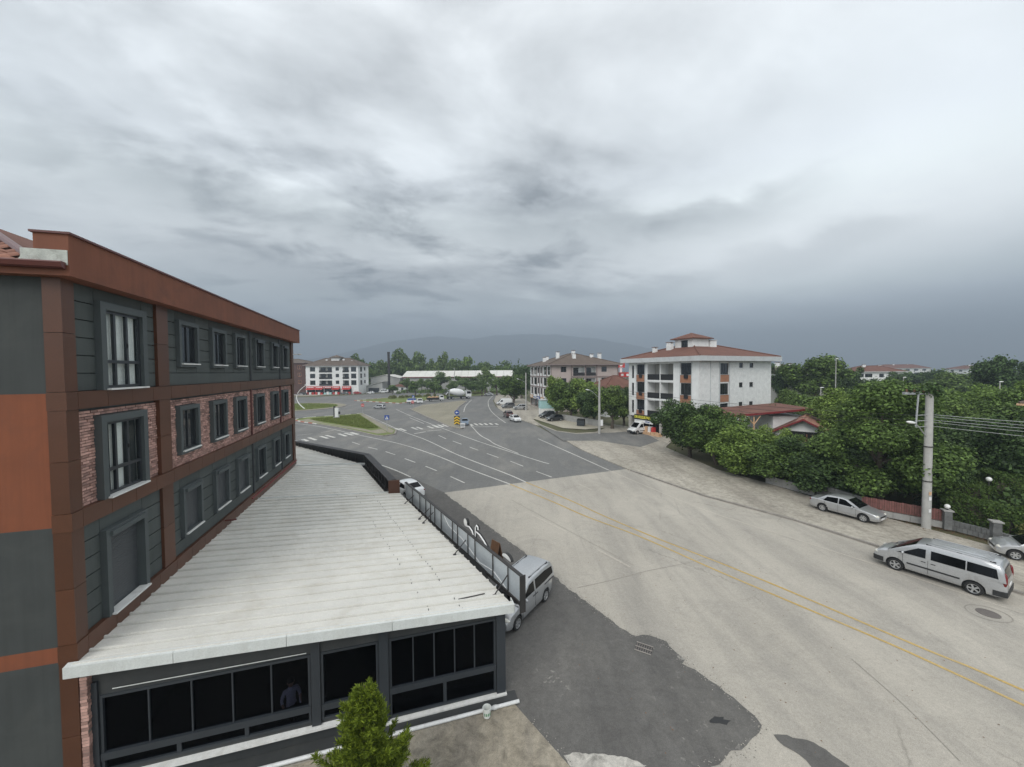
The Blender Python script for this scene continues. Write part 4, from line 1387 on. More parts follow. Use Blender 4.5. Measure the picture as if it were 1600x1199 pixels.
sbox(MB(), 0, SL, -0.02, 0.10, ZF1 - 0.03, ZF1 + 0.012).build('top_rail', 'black_steel', sg)
sbox(MB(), 0, SL, -0.02, 0.08, ZF0 + .06, ZF0 + 0.16).build('bottom_rail', 'black_steel', sg)
posts = [0.0, 0.78, 1.85, 3.3, 3.95, 5.0, 5.55, 6.9, 7.75, 8.35, 9.05, 10.0, 11.3, SL - 0.06]
posts = [p * (SL - 0.06) / posts[-1] for p in posts]
for i, u in enumerate(posts):
    w = 0.035
    sbox(MB(), u, u + w, -0.03, 0.0, ZF0 + 0.16, ZF1 - 0.03).build('post', 'black_steel', sg)
for u0, u1 in zip(posts[:-1], posts[1:]):
    sbox(MB(), u0 + .02, u1 + .03, 0.03, 0.045, ZF0 + 0.1, ZF1 - 0.03).build('sheet_panel', 'sign_sheet', sg)
sbox(MB(), -0.03, -0.002, -0.06, 0.16, ZF0 - 0.15, ZF1 + .015).build('end_plate', 'black_steel', sg)
for u in (0.78, 4.1, 7.9, 8.5, 11.0):
    u *= SL / 12.9
    mb = MB().tube([sp(u, -0.05, 3.72), sp(u - 0.1, -0.62, rz(10.6 - 0.27 * u) + .03)], 0.022, 6)
    mb.obox(sp(u - 0.14, -0.68, rz(10.6 - 0.27 * u) - .01), (0.12, 0, 0), (0, 0.12, 0), (0, 0, 0.03))
    mb.build('brace', 'black_steel', sg)
cb = MB().tube([sp(1.0, 0.02, 3.15), sp(1.9, 0.02, 3.35), sp(3.0, 0.02, 3.2), sp(4.6, 0.02, 3.55), sp(6.1, 0.02, 3.62), sp(6.6, 0.02, 3.9)], 0.011, 5)
cb.build('cable', 'white_paint', sg)

# far parapet frame along the second roof
pf = thing('parapet_frame', 'black lattice parapet with a rust brown end box behind the white sedan', 'parapet', FC, FA)
pts = [Vector((7.0, 12.35, 0)), Vector((4.95, 20.6, 0)), Vector((-3.6, 31.0, 0))]
for a, b in zip(pts[:-1], pts[1:]):
    d = (b - a).normalized()
    nr = Vector((d.y, -d.x, 0))
    L = (b - a).length

    def q(u, n, z):
        return a + d * u + nr * n + Vector((0, 0, z))

    def qb(u0, u1, n0, n1, z0, z1):
        o_ = q(u0, n0, z0)
        return MB().obox(o_, q(u1, n0, z0) - o_, q(u0, n1, z0) - o_, q(u0, n0, z1) - o_)
    qb(0, L, 0.36, 0.42, 2.95, 4.12).build('sheet_panel', 'black_paint', pf)
    qb(0, L, -0.03, 0.44, 4.123, 4.17).build('top_rail', 'black_steel', pf)
    qb(0, L, -0.02, 0.10, 3.15, 3.42).build('bottom_rail', 'black_steel', pf)
    n = int(L / 1.05)
    for i in range(n + 1):
        u = i * (L - 0.06) / n
        qb(u, u + 0.05, -0.02, 0.05, 3.425, 4.12).build('post', 'black_steel', pf)
        if i < n:
            MB().tube([q(u + .05, 0.1, 3.45), q(u + (L / n) * .5, 0.3, 4.1)], 0.018, 5).build('brace', 'black_steel', pf)
MB().box(6.96, 7.62, 12.28, 12.345, 3.0, 4.16).build('end_box', 'brown_metal', pf)

# cut-out emblem shapes standing above the sign, seen from behind
em = thing('sign_emblem', 'white cut-out shapes edged in black on top of the steel sign frame', 'emblem', FC, FA)


def ribbon(name, uz, w, closed=False, fill=False):
    """A cut-out shape: white plate and a black edge of real depth."""
    mb = MB()
    P3 = [sp(u, 0.2, z) for u, z in uz]
    if fill:
        mb.slab(P3, dn * 0.03, 0)
        mk = MB()
        for i in range(len(P3)):
            a, b = P3[i], P3[(i + 1) % len(P3)]
            mk.obox(a, b - a, dn * 0.12, Vector((0, 0, 0.012)))
        em_k = mk.build('emblem_edge', 'black_paint', em)
    else:
        mb.tube(P3, w, 6)
        MB().tube([p + dn * 0.06 + Vector((0, 0, .01)) for p in P3], w * 1.1, 6).build('emblem_edge', 'black_paint', em)
    return mb.build(name, 'white_paint', em)


blob = [(4.65 + 0.17 * math.cos(w), 4.2 + 0.17 * math.sin(w)) for w in [2 * math.pi * i / 18 for i in range(18)]]
ribbon('emblem_shape', blob, 0, fill=True)
ribbon('emblem_shape', [(4.5, 4.1), (4.25, 4.14), (4.0, 4.06), (3.88, 3.9), (3.84, 3.7)], 0.028)
ribbon('emblem_shape', [(3.72, 3.8), (3.70, 4.1), (3.68, 4.33), (3.58, 4.44), (3.46, 4.40), (3.45, 4.3)], 0.026)
ribbon('emblem_shape', [(3.62, 4.16), (3.3, 4.14), (2.95, 4.02), (2.6, 3.84)], 0.028)
ribbon('emblem_shape', [(1.25 + 0.30 * math.cos(w), 4.02 + 0.17 * math.sin(w)) for w in [math.pi * i / 12 for i in range(13)]], 0, fill=True)


# ------------------------------------------------------------------ vehicles
CS = 0.91                                         # the whole scene is about a tenth under life size


def lerp_prof(prof, x):
    for (x0, z0), (x1, z1) in zip(prof[:-1], prof[1:]):
        if x0 <= x <= x1:
            return z0 + (z1 - z0) * (x - x0) / max(1e-6, x1 - x0)
    return prof[0][1] if x < prof[0][0] else prof[-1][1]


WHEELS = {}


def wheel_meshes(r, w, spokes):
    key = (round(r, 3), round(w, 3), spokes)
    if key in WHEELS:
        return WHEELS[key]
    t = MB().lathe([(r * .62, -w / 2 + .01), (r * .86, -w / 2), (r * .97, -w / 2 + .03), (r, -w * .2), (r, w * .2), (r * .97, w / 2 - .03), (r * .86, w / 2), (r * .62, w / 2 - .01)], 24, 0, 'y', cap=False)
    tm = t.mesh('tyre', 'tyre', 40)
    m = MB()
    m.lathe([(r * .64, w / 2 - .03), (r * .66, w / 2 - .002), (r * .60, w / 2 - .006), (r * .58, w / 2 - .05)], 24, 0, 'y', cap=False)
    m.lathe([(0.0001, w / 2 - .012), (r * .15, w / 2 - .012), (r * .17, w / 2 - .05)], 10, 0, 'y', cap=False)
    for i in range(spokes):
        a = 2 * math.pi * i / spokes
        c, s = math.cos(a), math.sin(a)
        pw = r * .095
        p = [(c * r * .12 - s * pw, s * r * .12 + c * pw), (c * r * .62 - s * pw * 1.3, s * r * .62 + c * pw * 1.3), (c * r * .62 + s * pw * 1.3, s * r * .62 - c * pw * 1.3), (c * r * .12 + s * pw, s * r * .12 - c * pw)]
        m.slab([(x, w / 2 - .018, z) for x, z in p], (0, -.03, 0))
    m.lathe([(r * .60, w / 2 - .07), (0.0001, w / 2 - .07)], 16, 1, 'y')
    rm = m.mesh('rim', ['alloy', 'trim_black'], 40)
    WHEELS[key] = (tm, rm)
    return WHEELS[key]


def make_car(name, label, cat, group, spec, paint, loc, heading, detail=True, scale=CS):
    """Lofted body with cut wheel arches, separate glass, lamps, mirrors and wheels."""
    L, W, hw = spec['L'], spec['W'], spec['W'] / 2
    r = spec['r']
    xf, xr = spec['xf'], spec['xr']
    root = thing(name, label, cat, (loc[0], loc[1], loc[2] if len(loc) > 2 else 0.0), math.atan2(heading[1], heading[0]), group)
    root.scale = (scale,) * 3
    base = spec.get('base', 0.24)
    ra = r + 0.07
    top = spec['top']
    xs = set([-L / 2, -L / 2 + .06, -L / 2 + .18, L / 2 - .18, L / 2 - .06, L / 2] + [p[0] for p in top])
    for xw in (xf, xr):
        xs |= {xw + ra * math.cos(math.pi * i / 10) for i in range(11)}
        xs |= {xw - ra - .001, xw + ra + .001}
    n = 14
    xs |= {-L / 2 + L * i / n for i in range(n + 1)}
    xs = sorted(x for x in xs if -L / 2 <= x <= L / 2)

    def half(x):
        q = abs(x) / (L / 2)
        return hw * (1 - spec.get('taper', .16) * max(0, (q - .62) / .38) ** 2.2)

    def bot(x):
        z = base
        q = abs(x) / (L / 2)
        z += spec.get('lift', .06) * max(0, (q - .85) / .15) ** 2
        for xw in (xf, xr):
            d = abs(x - xw)
            if d <= ra:
                z = max(z, r + math.sqrt(max(0, ra * ra - d * d)) * 0.98)
        return z
    mb = MB()
    rings = []
    for x in xs:
        w, zb, zt = half(x), bot(x), lerp_prof(top, x)
        e = max(0, (abs(x) - (L / 2 - .12)) / .12)
        zm = base + (zt - base) * 0.55
        zb = min(zb, zt - .1)
        zl = min(max(zb + .02, base + .1), zt - .08)
        zm2 = max(zm, zb + .03)
        inw = 1 - .05 * e
        pts = [(w * .93 * inw, zb), (w * .985 * inw, zl), (w * inw, min(zm2, zt - .05)), (w * .985 * inw, zt - .045), (w * .93 * inw, zt), (w * .5, zt + spec.get('crown', .025) * (1 - e)), (0.0, zt + spec.get('crown', .035) * (1 - e))]
        ring = [(x, y, z) for y, z in pts] + [(x, -y, z) for y, z in reversed(pts[:-1])]
        rings.append(ring)
    m = len(rings[0])
    vs = [p for rg in rings for p in rg]
    fs = []
    for i in range(len(rings) - 1):
        for j in range(m - 1):
            fs.append((i * m + j, (i + 1) * m + j, (i + 1) * m + j + 1, i * m + j + 1))
    fs.append(tuple(range(m)))
    fs.append(tuple(range((len(rings) - 1) * m, len(rings) * m))[::-1])
    mb.add(vs, fs, 0)
    # floor pan and wheel wells
    mb.box(-L / 2 + .12, L / 2 - .12, -hw * .80, hw * .80, base + .02, base + .42, 1)
    # cabin
    cab, zB, tum = spec['cab'], spec['belt'], spec.get('tum', .28)
    wb = hw * spec.get('wb', .955)

    def side_y(z):
        return wb - max(0, z - zB) * tum
    rings = []
    for (x, z) in cab:
        hh = max(0.0, z - zB)
        k = min(1, hh / .25)
        pts = [(wb * .999, zB - .06), (wb, zB), (side_y(zB + hh * .5), zB + hh * .5), (side_y(z - .09 * k), max(zB + .001, z - .09 * k)), (side_y(z) - .05 * k, max(zB + .002, z - .028 * k)), (side_y(z) - .18 * k, z), (0.0, z + .025 * k)]
        rings.append([(x, y, zz) for y, zz in pts] + [(x, -y, zz) for y, zz in reversed(pts[:-1])])
    m2 = len(rings[0])
    vs = [p for rg in rings for p in rg]
    fs = []
    for i in range(len(rings) - 1):
        for j in range(m2 - 1):
            fs.append((i * m2 + j, (i + 1) * m2 + j, (i + 1) * m2 + j + 1, i * m2 + j + 1))
    fs.append(tuple(range(m2)))
    fs.append(tuple(range((len(rings) - 1) * m2, len(rings) * m2))[::-1])
    mb.add(vs, fs, 0)
    mb.build('body', [paint, 'trim_black'], root, 38)
    # glass
    for poly in spec['win']:
        for sgn in (1, -1):
            P = [(x, sgn * (side_y(z) + .004), z) for x, z in poly]
            MB().slab(P, (0, sgn * .008, 0)).build('side_window', 'car_glass', root)

    def screen(nm, i0, i1, a, b, inset):
        (x0, z0), (x1, z1) = cab[i0], cab[i1]
        p0 = (x0 + (x1 - x0) * a, z0 + (z1 - z0) * a)
        p1 = (x0 + (x1 - x0) * b, z0 + (z1 - z0) * b)
        dx, dz = x1 - x0, z1 - z0
        ln = math.hypot(dx, dz)
        nx, nz = (dz / ln, -dx / ln)
        if nz < 0:
            nx, nz = -nx, -nz
        g = MB()
        k = 5
        o = .014
        for j in range(k):
            for_y = []
            for (px, pz) in (p0, p1):
                yw = side_y(pz) - inset
                for_y.append([(px + nx * (o + .020 * (1 - abs(2 * t / k - 1) ** 2)), -yw + 2 * yw * t / k, pz + nz * (o + .020 * (1 - abs(2 * t / k - 1) ** 2))) for t in (j, j + 1)])
            g.add([for_y[0][0], for_y[0][1], for_y[1][1], for_y[1][0]], [(0, 1, 2, 3)])
        g.build(nm, 'car_glass', root, 60)
    screen('rear_window', *spec['rear'])
    screen('windshield', *spec['front'])
    # wheels
    tw = spec.get('tw', .2)
    tm, rm = wheel_meshes(r, tw, spec.get('spokes', 6))
    for xw in (xf, xr):
        for sgn in (1, -1):
            t = link('wheel', tm, root, (xw, sgn * (hw - tw / 2 - .015), r), (0, 0, 0 if sgn > 0 else math.pi))
            link('rim', rm, t)
    # lamps, plates, bumpers, mirrors, handles
    zh, zt_ = min(spec['hl'], lerp_prof(top, L / 2 - .16) - .085), spec['tl']
    for sgn in (1, -1):
        w = half(L / 2 - .12)
        a = MB()
        a.ball((L / 2 - .165, sgn * (w - .185), zh), (.16, .20, .085), 12, 8)
        a.build('headlight', 'lamp_clear', root, 60)
        w = half(-L / 2 + .1)
        b = MB()
        hgt = spec.get('tlh', .09)
        b.ball((-L / 2 + .09, sgn * (w - .095), zt_), (.10, .11, hgt), 12, 8)
        b.build('taillight', 'lamp_red', root, 60)
        mx, mz = spec['mir']
        c = MB().ball((mx, sgn * (hw + .09), mz), (.07, .11, .085), 10, 7)
        c.tube([(mx, sgn * (hw - .1), mz - .04), (mx, sgn * (hw + .04), mz - .04)], .02, 5)
        c.build('mirror', paint, root, 50)
        if detail:
            for hx in spec['handles']:
                MB().box(hx - .09, hx + .09, sgn * hw * .99 - .012, sgn * hw * .99 + .02, spec['belt'] - .16, spec['belt'] - .125).build('door_handle', spec.get('hmat', paint), root)
            s = MB()
            for sx in spec['seams']:
                s.box(sx - .006, sx + .006, sgn * hw * .985 - .02, sgn * hw * 1.004, base + .12, spec['belt'] - .02)
            s.build('door_seam', 'trim_black', root)
            if spec.get('strip'):
                x0, x1, z0, z1 = spec['strip']
                MB().box(x0, x1, sgn * hw - .02, sgn * hw + .014, z0, z1).build('side_moulding', spec.get('stripmat', 'trim_black'), root)
    MB().box(L / 2 - .06, L / 2 + .008, -.42, .42, spec['gz'], spec['gz'] + .12).build('grille', 'trim_black', root)
    MB().box(L / 2 - .03, L / 2 + .018, -.26, .26, spec['pz'], spec['pz'] + .11).build('plate', 'plate_white', root)
    MB().box(-L / 2 - .016, -L / 2 + .03, -.26, .26, spec['rpz'], spec['rpz'] + .11).build('plate', 'plate_white', root)
    if spec.get('bump'):
        z0, z1 = spec['bump']
        for s0, xa in ((1, L / 2), (-1, -L / 2)):
            mbp = MB()
            w = half(xa - s0 * .05) * 1.005
            w2 = half(xa - s0 * .45) * 1.008
            mbp.prism([(xa + s0 * .02, -w * .95), (xa + s0 * .02, w * .95), (xa - s0 * .05, w * 1.01), (xa - s0 * .45, w2), (xa - s0 * .45, w2 - .05), (xa - s0 * .1, w * .9), (xa - s0 * .1, -w * .9), (xa - s0 * .45, -w2 + .05), (xa - s0 * .45, -w2), (xa - s0 * .05, -w * 1.01)], z0, z1)
            mbp.build('bumper', 'trim_black', root)
    if spec.get('rails'):
        x0, x1, yy, zz = spec['rails']
        for sgn in (1, -1):
            q = MB().tube([(x0, sgn * yy, zz), (x0 + .15, sgn * yy, zz + .06), (x1 - .15, sgn * yy, zz + .06), (x1, sgn * yy, zz)], .022, 6)
            for xx in (x0 + .1, (x0 + x1) / 2, x1 - .1):
                q.box(xx - .1, xx + .1, sgn * yy - .03, sgn * yy + .03, zz - .02, zz + .05, 1)
            q.build('roof_rail', ['galvanised', 'trim_black'], root)
    if spec.get('ribs'):
        q = MB()
        for yy in (-.45, -.15, .15, .45):
            q.box(spec['ribs'][0], spec['ribs'][1], yy - .03, yy + .03, spec['ribs'][2], spec['ribs'][2] + .022)
        q.build('roof_ribs', paint, root)
    return root


SEDAN = dict(L=4.45, W=1.72, r=.315, xf=1.36, xr=-1.27, belt=.92, top=[(-2.225, .78), (-2.15, .93), (-1.55, .99), (-1.0, .96), (1.0, .93), (1.5, .86), (2.05, .72), (2.225, .60)],
             cab=[(-1.72, .93), (-1.12, 1.36), (-.75, 1.445), (-.1, 1.475), (.30, 1.43), (1.18, .92)], win=[[(-1.22, .96), (-.98, 1.29), (-.26, 1.37), (-.26, .95)], [(-.18, .95), (-.18, 1.37), (.20, 1.35), (.86, .95)]],
             rear=(0, 1, .12, .95, .10), front=(4, 5, .06, .90, .08), hl=.66, tl=.80, mir=(.72, .97), handles=(-.85, .05), seams=(-.22, .92, -1.12), gz=.48, pz=.34, rpz=.66, strip=(-1.0, 1.0, .50, .53), stripmat='car_silver', spokes=7)
HATCH = dict(L=4.0, W=1.72, r=.31, xf=1.28, xr=-1.22, belt=.95, top=[(-2.0, .85), (-1.9, .98), (-1.0, .97), (.9, .95), (1.45, .86), (1.85, .72), (2.0, .6)],
             cab=[(-1.96, .95), (-1.6, 1.38), (-1.2, 1.48), (-.1, 1.51), (.25, 1.47), (1.12, .94)], win=[[(-1.62, .98), (-1.45, 1.33), (-.3, 1.40), (-.3, .97)], [(-.2, .97), (-.2, 1.40), (.14, 1.38), (.82, .97)]],
             rear=(0, 1, .15, .95, .12), front=(4, 5, .06, .9, .08), hl=.68, tl=.92, tlh=.14, mir=(.68, 1.0), handles=(-.8, .05), seams=(-.24, .88), gz=.46, pz=.34, rpz=.6, spokes=6)
SUV = dict(L=4.4, W=1.8, r=.36, xf=1.35, xr=-1.3, base=.32, belt=1.08, top=[(-2.2, .95), (-2.1, 1.1), (-1.0, 1.1), (1.0, 1.08), (1.5, 1.02), (2.05, .88), (2.2, .7)],
           cab=[(-2.16, 1.08), (-1.85, 1.55), (-1.5, 1.66), (-.2, 1.70), (.25, 1.65), (1.05, 1.07)], win=[[(-1.8, 1.11), (-1.7, 1.5), (-.32, 1.57), (-.32, 1.1)], [(-.22, 1.1), (-.22, 1.57), (.14, 1.55), (.78, 1.1)]],
           rear=(0, 1, .15, .95, .12), front=(4, 5, .06, .9, .08), hl=.82, tl=1.05, tlh=.16, mir=(.66, 1.13), handles=(-.85, .05), seams=(-.26, .9), gz=.6, pz=.45, rpz=.75, rails=(-1.6, .2, .58, 1.67))
TOURER = dict(L=4.98, W=1.98, r=.345, xf=1.53, xr=-1.42, base=.27, belt=1.12, taper=.10, top=[(-2.49, 1.0), (-2.47, 1.14), (1.2, 1.14), (1.7, 1.12), (2.15, 1.0), (2.40, .86), (2.49, .66)],
              cab=[(-2.46, 1.12), (-2.36, 1.70), (-2.22, 1.88), (-1.6, 1.935), (.2, 1.93), (.66, 1.86), (1.86, 1.08)], tum=.17, wb=.985,
              win=[[(-2.22, 1.19), (-2.14, 1.64), (-1.18, 1.66), (-1.18, 1.19)], [(-1.13, 1.19), (-1.13, 1.66), (.12, 1.67), (.12, 1.19)], [(.32, 1.19), (.32, 1.67), (.62, 1.64), (1.18, 1.26), (1.2, 1.17)], [(1.24, 1.16), (1.24, 1.24), (1.5, 1.15)]],
              rear=(0, 1, .14, .98, .16), front=(5, 6, .05, .93, .10), hl=.90, tl=1.16, tlh=.38, mir=(1.2, 1.22), handles=(.40, .02), hmat='trim_black', seams=(.22, 1.22), gz=.58, pz=.42, rpz=.78,
              strip=(-.95, 1.05, .62, .70), bump=(.33, .60), ribs=(-2.0, .3, 1.945), spokes=5, tw=.22, rails=(-2.1, .35, .70, 1.885))
DOBLO = dict(L=4.25, W=1.72, r=.32, xf=1.38, xr=-1.22, base=.26, belt=1.08, taper=.12, top=[(-2.12, .95), (-2.1, 1.1), (.9, 1.1), (1.3, 1.06), (1.85, .90), (2.12, .66)],
             cab=[(-2.1, 1.08), (-2.02, 1.62), (-1.9, 1.77), (-1.2, 1.82), (.0, 1.80), (.35, 1.73), (1.35, 1.06)], tum=.15, wb=.98,
             win=[[(-1.95, 1.2), (-1.9, 1.55), (-1.16, 1.62), (-.22, 1.60), (-.22, 1.14), (-1.1, 1.14)], [(-.08, 1.14), (-.08, 1.60), (.30, 1.58), (.95, 1.14)]],
             rear=(0, 1, .14, .95, .16), front=(5, 6, .05, .92, .10), hl=.80, tl=1.12, tlh=.30, mir=(.85, 1.14), handles=(-.02, -.28), hmat='trim_black', seams=(-.15, .98), gz=.5, pz=.36, rpz=.7,
             strip=(-2.0, -1.05, .98, 1.01), bump=None, rails=(-1.7, .1, .62, 1.77), spokes=6)
CARGO = dict(L=5.4, W=1.95, r=.34, xf=1.75, xr=-1.6, base=.32, belt=1.2, taper=.08, top=[(-2.7, 1.1), (-2.68, 1.22), (1.5, 1.22), (1.9, 1.15), (2.4, .98), (2.7, .7)],
             cab=[(-2.69, 1.2), (-2.66, 2.1), (-2.55, 2.28), (-1.8, 2.36), (.6, 2.36), (.95, 2.22), (1.95, 1.18)], tum=.08, wb=.98,
             win=[[(.5, 1.24), (.5, 1.85), (.9, 1.85), (1.45, 1.3), (1.45, 1.24)]], rear=(0, 1, .3, .8, .25), front=(5, 6, .2, .95, .12), hl=.92, tl=1.2, tlh=.3, mir=(1.45, 1.4), handles=(.45,), hmat='trim_black', seams=(.4, 1.5), gz=.6, pz=.42, rpz=.8,
             strip=(-2.3, 1.2, .62, .72), bump=(.34, .62), spokes=6)
SPRINT = dict(CARGO, win=[[(-2.2, 1.35), (-2.2, 1.98), (-.9, 1.98), (-.9, 1.35)], [(-.82, 1.35), (-.82, 1.98), (.4, 1.98), (.4, 1.35)], [(.5, 1.24), (.5, 1.85), (.9, 1.85), (1.45, 1.3), (1.45, 1.24)]])
OLDSEDAN = dict(SEDAN, L=4.25, W=1.62, taper=.06, belt=.90, top=[(-2.12, .80), (-2.1, .90), (-1.0, .92), (1.0, .90), (2.0, .84), (2.12, .72)], cab=[(-1.35, .90), (-1.0, 1.34), (-.8, 1.38), (.2, 1.39), (.42, 1.35), (.9, .90)],
                win=[[(-1.1, .94), (-.92, 1.28), (-.3, 1.31), (-.3, .93)], [(-.22, .93), (-.22, 1.31), (.34, 1.29), (.66, .93)]], seams=(-.26, .8), xf=1.3, xr=-1.2)

make_car('passenger_van', 'silver passenger van with dark windows half up on the kerb, largest vehicle', 'van', 'vehicles by the gardens', TOURER, 'car_silver', (21.72, 19.32), (-1.35, 2.2))
make_car('sedan_car', 'silver saloon car parked on the dusty pavement under the spreading tree', 'car', 'vehicles by the gardens', SEDAN, 'car_silver', (24.25, 27.62, 0.1), (.46, -.89))
make_car('hatchback_car', 'silver car cut by the frame edge behind the silver passenger van', 'car', 'vehicles by the gardens', HATCH, 'car_silver', (29.0, 20.7, 0.1), (-.80, .6))
make_car('small_van', 'silver small van with roof rails parked beside the annex sign frame', 'van', 'vehicles beside the annex', DOBLO, 'car_silver', (0.25, 17.0), (-.56, -.83))
make_car('sedan_car', 'white saloon car showing its tail behind the rust brown end box', 'car', 'vehicles beside the annex', SEDAN, 'car_white', (-9.35, 33.3), (-.70, .71))
make_car('delivery_van', 'white high roof van at the shop with the yellow sign', 'van', 'vehicles on the side street', SPRINT, 'car_white', (21.9, 64.6, .1), (-.93, -.36))
FG = 'parked vehicles along the far bend'
make_car('hatchback_car', 'black car at the front of the pale forecourt', 'car', FG, HATCH, 'car_dark', (9.0, 81.6, .1), (-.9, -.42), False)
make_car('suv_car', 'dark car half hidden behind the black one on the forecourt', 'car', FG, SUV, 'car_dark', (7.9, 87.0, .1), (-.8, -.6), False)
make_car('sedan_car', 'white saloon parked nearest the zebra crossing on the bend', 'car', FG, SEDAN, 'car_white', (0.6, 81.8, .07), (.35, -.94), False)
make_car('suv_car', 'maroon car parked just behind the white saloon on the bend', 'car', FG, SUV, 'car_maroon', (-1.0, 89.3, .07), (-.25, .97), False)
make_car('suv_car', 'silver car parked across the verge in front of the white panel van', 'car', FG, SUV, 'car_silver', (2.2, 106.5, .07), (-.98, -.1), False)
make_car('suv_car', 'grey car parked between the silver car and the white panel van', 'car', FG, SUV, 'car_grey', (-1.2, 111.4, .07), (-.8, -.5), False)
make_car('panel_van', 'white panel van parked on the verge of the far bend', 'van', FG, CARGO, 'car_white', (-2.6, 121.0, .07), (-.98, -.15), False)
MV = 'vehicles out on the junction'
make_car('old_sedan', 'old pale blue saloon waiting behind the chevron board', 'car', MV, OLDSEDAN, 'car_blue', (-9.6, 77.6), (.12, -1), False)
make_car('sedan_car', 'small silver car crossing the junction by the red no entry sign', 'car', MV, HATCH, 'car_silver', (-38.9, 112.3), (-.95, .3), False)
make_car('sedan_car', 'white saloon driving on the far bend beyond the mixer truck', 'car', MV, SEDAN, 'car_white', (-10.4, 172.0), (-.98, .2), False)
SG = 'vehicles in front of the red shops'
make_car('minibus', 'white minibus parked by the long white shed', 'minibus', SG, SPRINT, 'car_white', (-66.5, 198.5), (-.98, -.1), False)
make_car('sedan_car', 'white car parked at the end of the red shop row', 'car', SG, HATCH, 'car_white', (-70.5, 191.0), (-.98, .1), False)
make_car('hatchback_car', 'red car parked under the last red awning', 'car', SG, HATCH, 'car_red', (-76.5, 190.0), (.98, .1), False)
make_car('hatchback_car', 'dark car parked before the red shops beside the dark brick block', 'car', SG, HATCH, 'car_dark', (-101.0, 186.0), (.98, .1), False)
make_car('sedan_car', 'grey car parked under the middle awning of the red shop', 'car', SG, SEDAN, 'car_grey', (-82.0, 189.0), (.98, 0), False)


def truck_wheels(root, xs, hw, r=.46):
    tm, rm = wheel_meshes(r, .28, 8)
    for x in xs:
        for sgn in (1, -1):
            t = link('wheel', tm, root, (x, sgn * (hw - .15), r), (0, 0, 0 if sgn > 0 else math.pi))
            link('rim', rm, t)


def cab_part(root, x0, x1, hw, z0, z1, paint):
    mb = MB()
    prof = [(x0, z0), (x1, z0), (x1 + .05, z0 + (z1 - z0) * .45), (x1 - .15, z1 - .12), (x1 - .35, z1), (x0, z1)]
    mb.slab([(x, -hw, z) for x, z in prof], (0, 2 * hw, 0))
    c = mb.build('cab', paint, root)
    MB().slab([(x1 + .06, -hw * .88, z0 + (z1 - z0) * .48), (x1 + .06, hw * .88, z0 + (z1 - z0) * .48), (x1 - .12, hw * .84, z1 - .16), (x1 - .12, -hw * .84, z1 - .16)], (.02, 0, .01)).build('windshield', 'car_glass', c)
    for s in (1, -1):
        MB().slab([(x0 + .3, s * hw, z0 + (z1 - z0) * .5), (x1 - .1, s * hw, z0 + (z1 - z0) * .5), (x1 - .25, s * hw, z1 - .2), (x0 + .3, s * hw, z1 - .2)], (0, s * .012, 0)).build('side_window', 'car_glass', c)
        MB().ball((x1 + .03, s * hw * .75, z0 + .25), (.06, .16, .1), 8, 6).build('headlight', 'lamp_clear', c)


# concrete mixer
mx = thing('mixer_truck', 'white concrete mixer truck with a big tilted drum', 'truck', (-21.0, 150.5, 0), math.atan2(.35, .94), MV)
mx.scale = (CS * 1.25,) * 3
MB().box(-4.2, 4.0, -.45, .45, .75, 1.05).build('chassis', 'trim_black', mx)
cab_part(mx, 2.4, 4.2, 1.2, .8, 2.9, 'car_white')
truck_wheels(mx, (3.2, 1.2, -2.2, -3.4), 1.25)
dr = MB()
prof = [(.5, -3.7), (.75, -3.3), (1.15, -2.2), (1.25, -.8), (1.1, .5), (.7, 1.3), (.3, 1.6)]
dr.lathe(prof, 20, 0, 'x')
for i, t in enumerate([j / 60 for j in range(60)]):
    pass
drum = dr.build('drum', 'white_paint', mx, 40)
drum.location = (.55, 0, 2.2)
drum.rotation_euler = (0, R(10), 0)
MB().tube([(-3.6, 0, 2.5), (-4.4, 0, 1.6)], .22, 8).build('chute', 'galvanised', mx)
mb = MB()
for s in (1, -1):
    mb.tube([(-3.4, s * .8, 1.0), (-3.2, s * .5, 2.9)], .08, 6)
mb.box(-3.75, -3.0, -.5, .5, 2.9, 3.15)
mb.build('hopper_stand', 'galvanised', mx)
# loaded flatbed
lt = thing('flatbed_truck', 'small flatbed truck carrying a brown load behind the mixer truck', 'truck', (-27.8, 139.5, 0), math.atan2(.3, .95), MV)
lt.scale = (CS * 1.15,) * 3
MB().box(-3, 2.4, -.4, .4, .6, .85).build('chassis', 'trim_black', lt)
cab_part(lt, 1.2, 2.7, 1.0, .7, 2.2, 'car_white')
truck_wheels(lt, (1.9, -1.8), 1.05, .4)
mb = MB().box(-3.1, 1.05, -1.05, 1.05, .87, .98)
for s in (1, -1):
    mb.box(-3.1, 1.05, s * 1.05 - .03, s * 1.05 + .03, .98, 1.4)
mb.build('bed', 'trim_black', lt)
mb = MB()
for i in range(9):
    mb.box(-2.8 + .42 * i, -2.45 + .42 * i, -.9, .9, 1.0, 1.45 + .35 * ((i * 5) % 3) / 2)
ld = mb.build('cargo', 'orange_wood', lt)
# white pickup with a blue load bed
pk = thing('pickup_truck', 'white pickup with a blue load bed behind the round blue sign', 'truck', (-32.6, 129.0, 0), math.atan2(.25, .96), MV)
pk.scale = (CS * 1.15,) * 3
MB().box(-2.6, 2.2, -.4, .4, .45, .7).build('chassis', 'trim_black', pk)
cab_part(pk, .5, 2.3, .95, .5, 1.75, 'car_white')
truck_wheels(pk, (1.5, -1.5), 1.0, .36)
mb = MB().box(-2.7, .4, -1.0, 1.0, .72, .80)
for s in (1, -1):
    mb.box(-2.7, .4, s * 1.0 - .03, s * 1.0 + .03, .80, 1.3)
mb.build('bed', 'white_paint', pk)
MB().box(-2.4, .2, -.85, .85, .85, 1.75).build('cargo', 'blue_paint', pk)


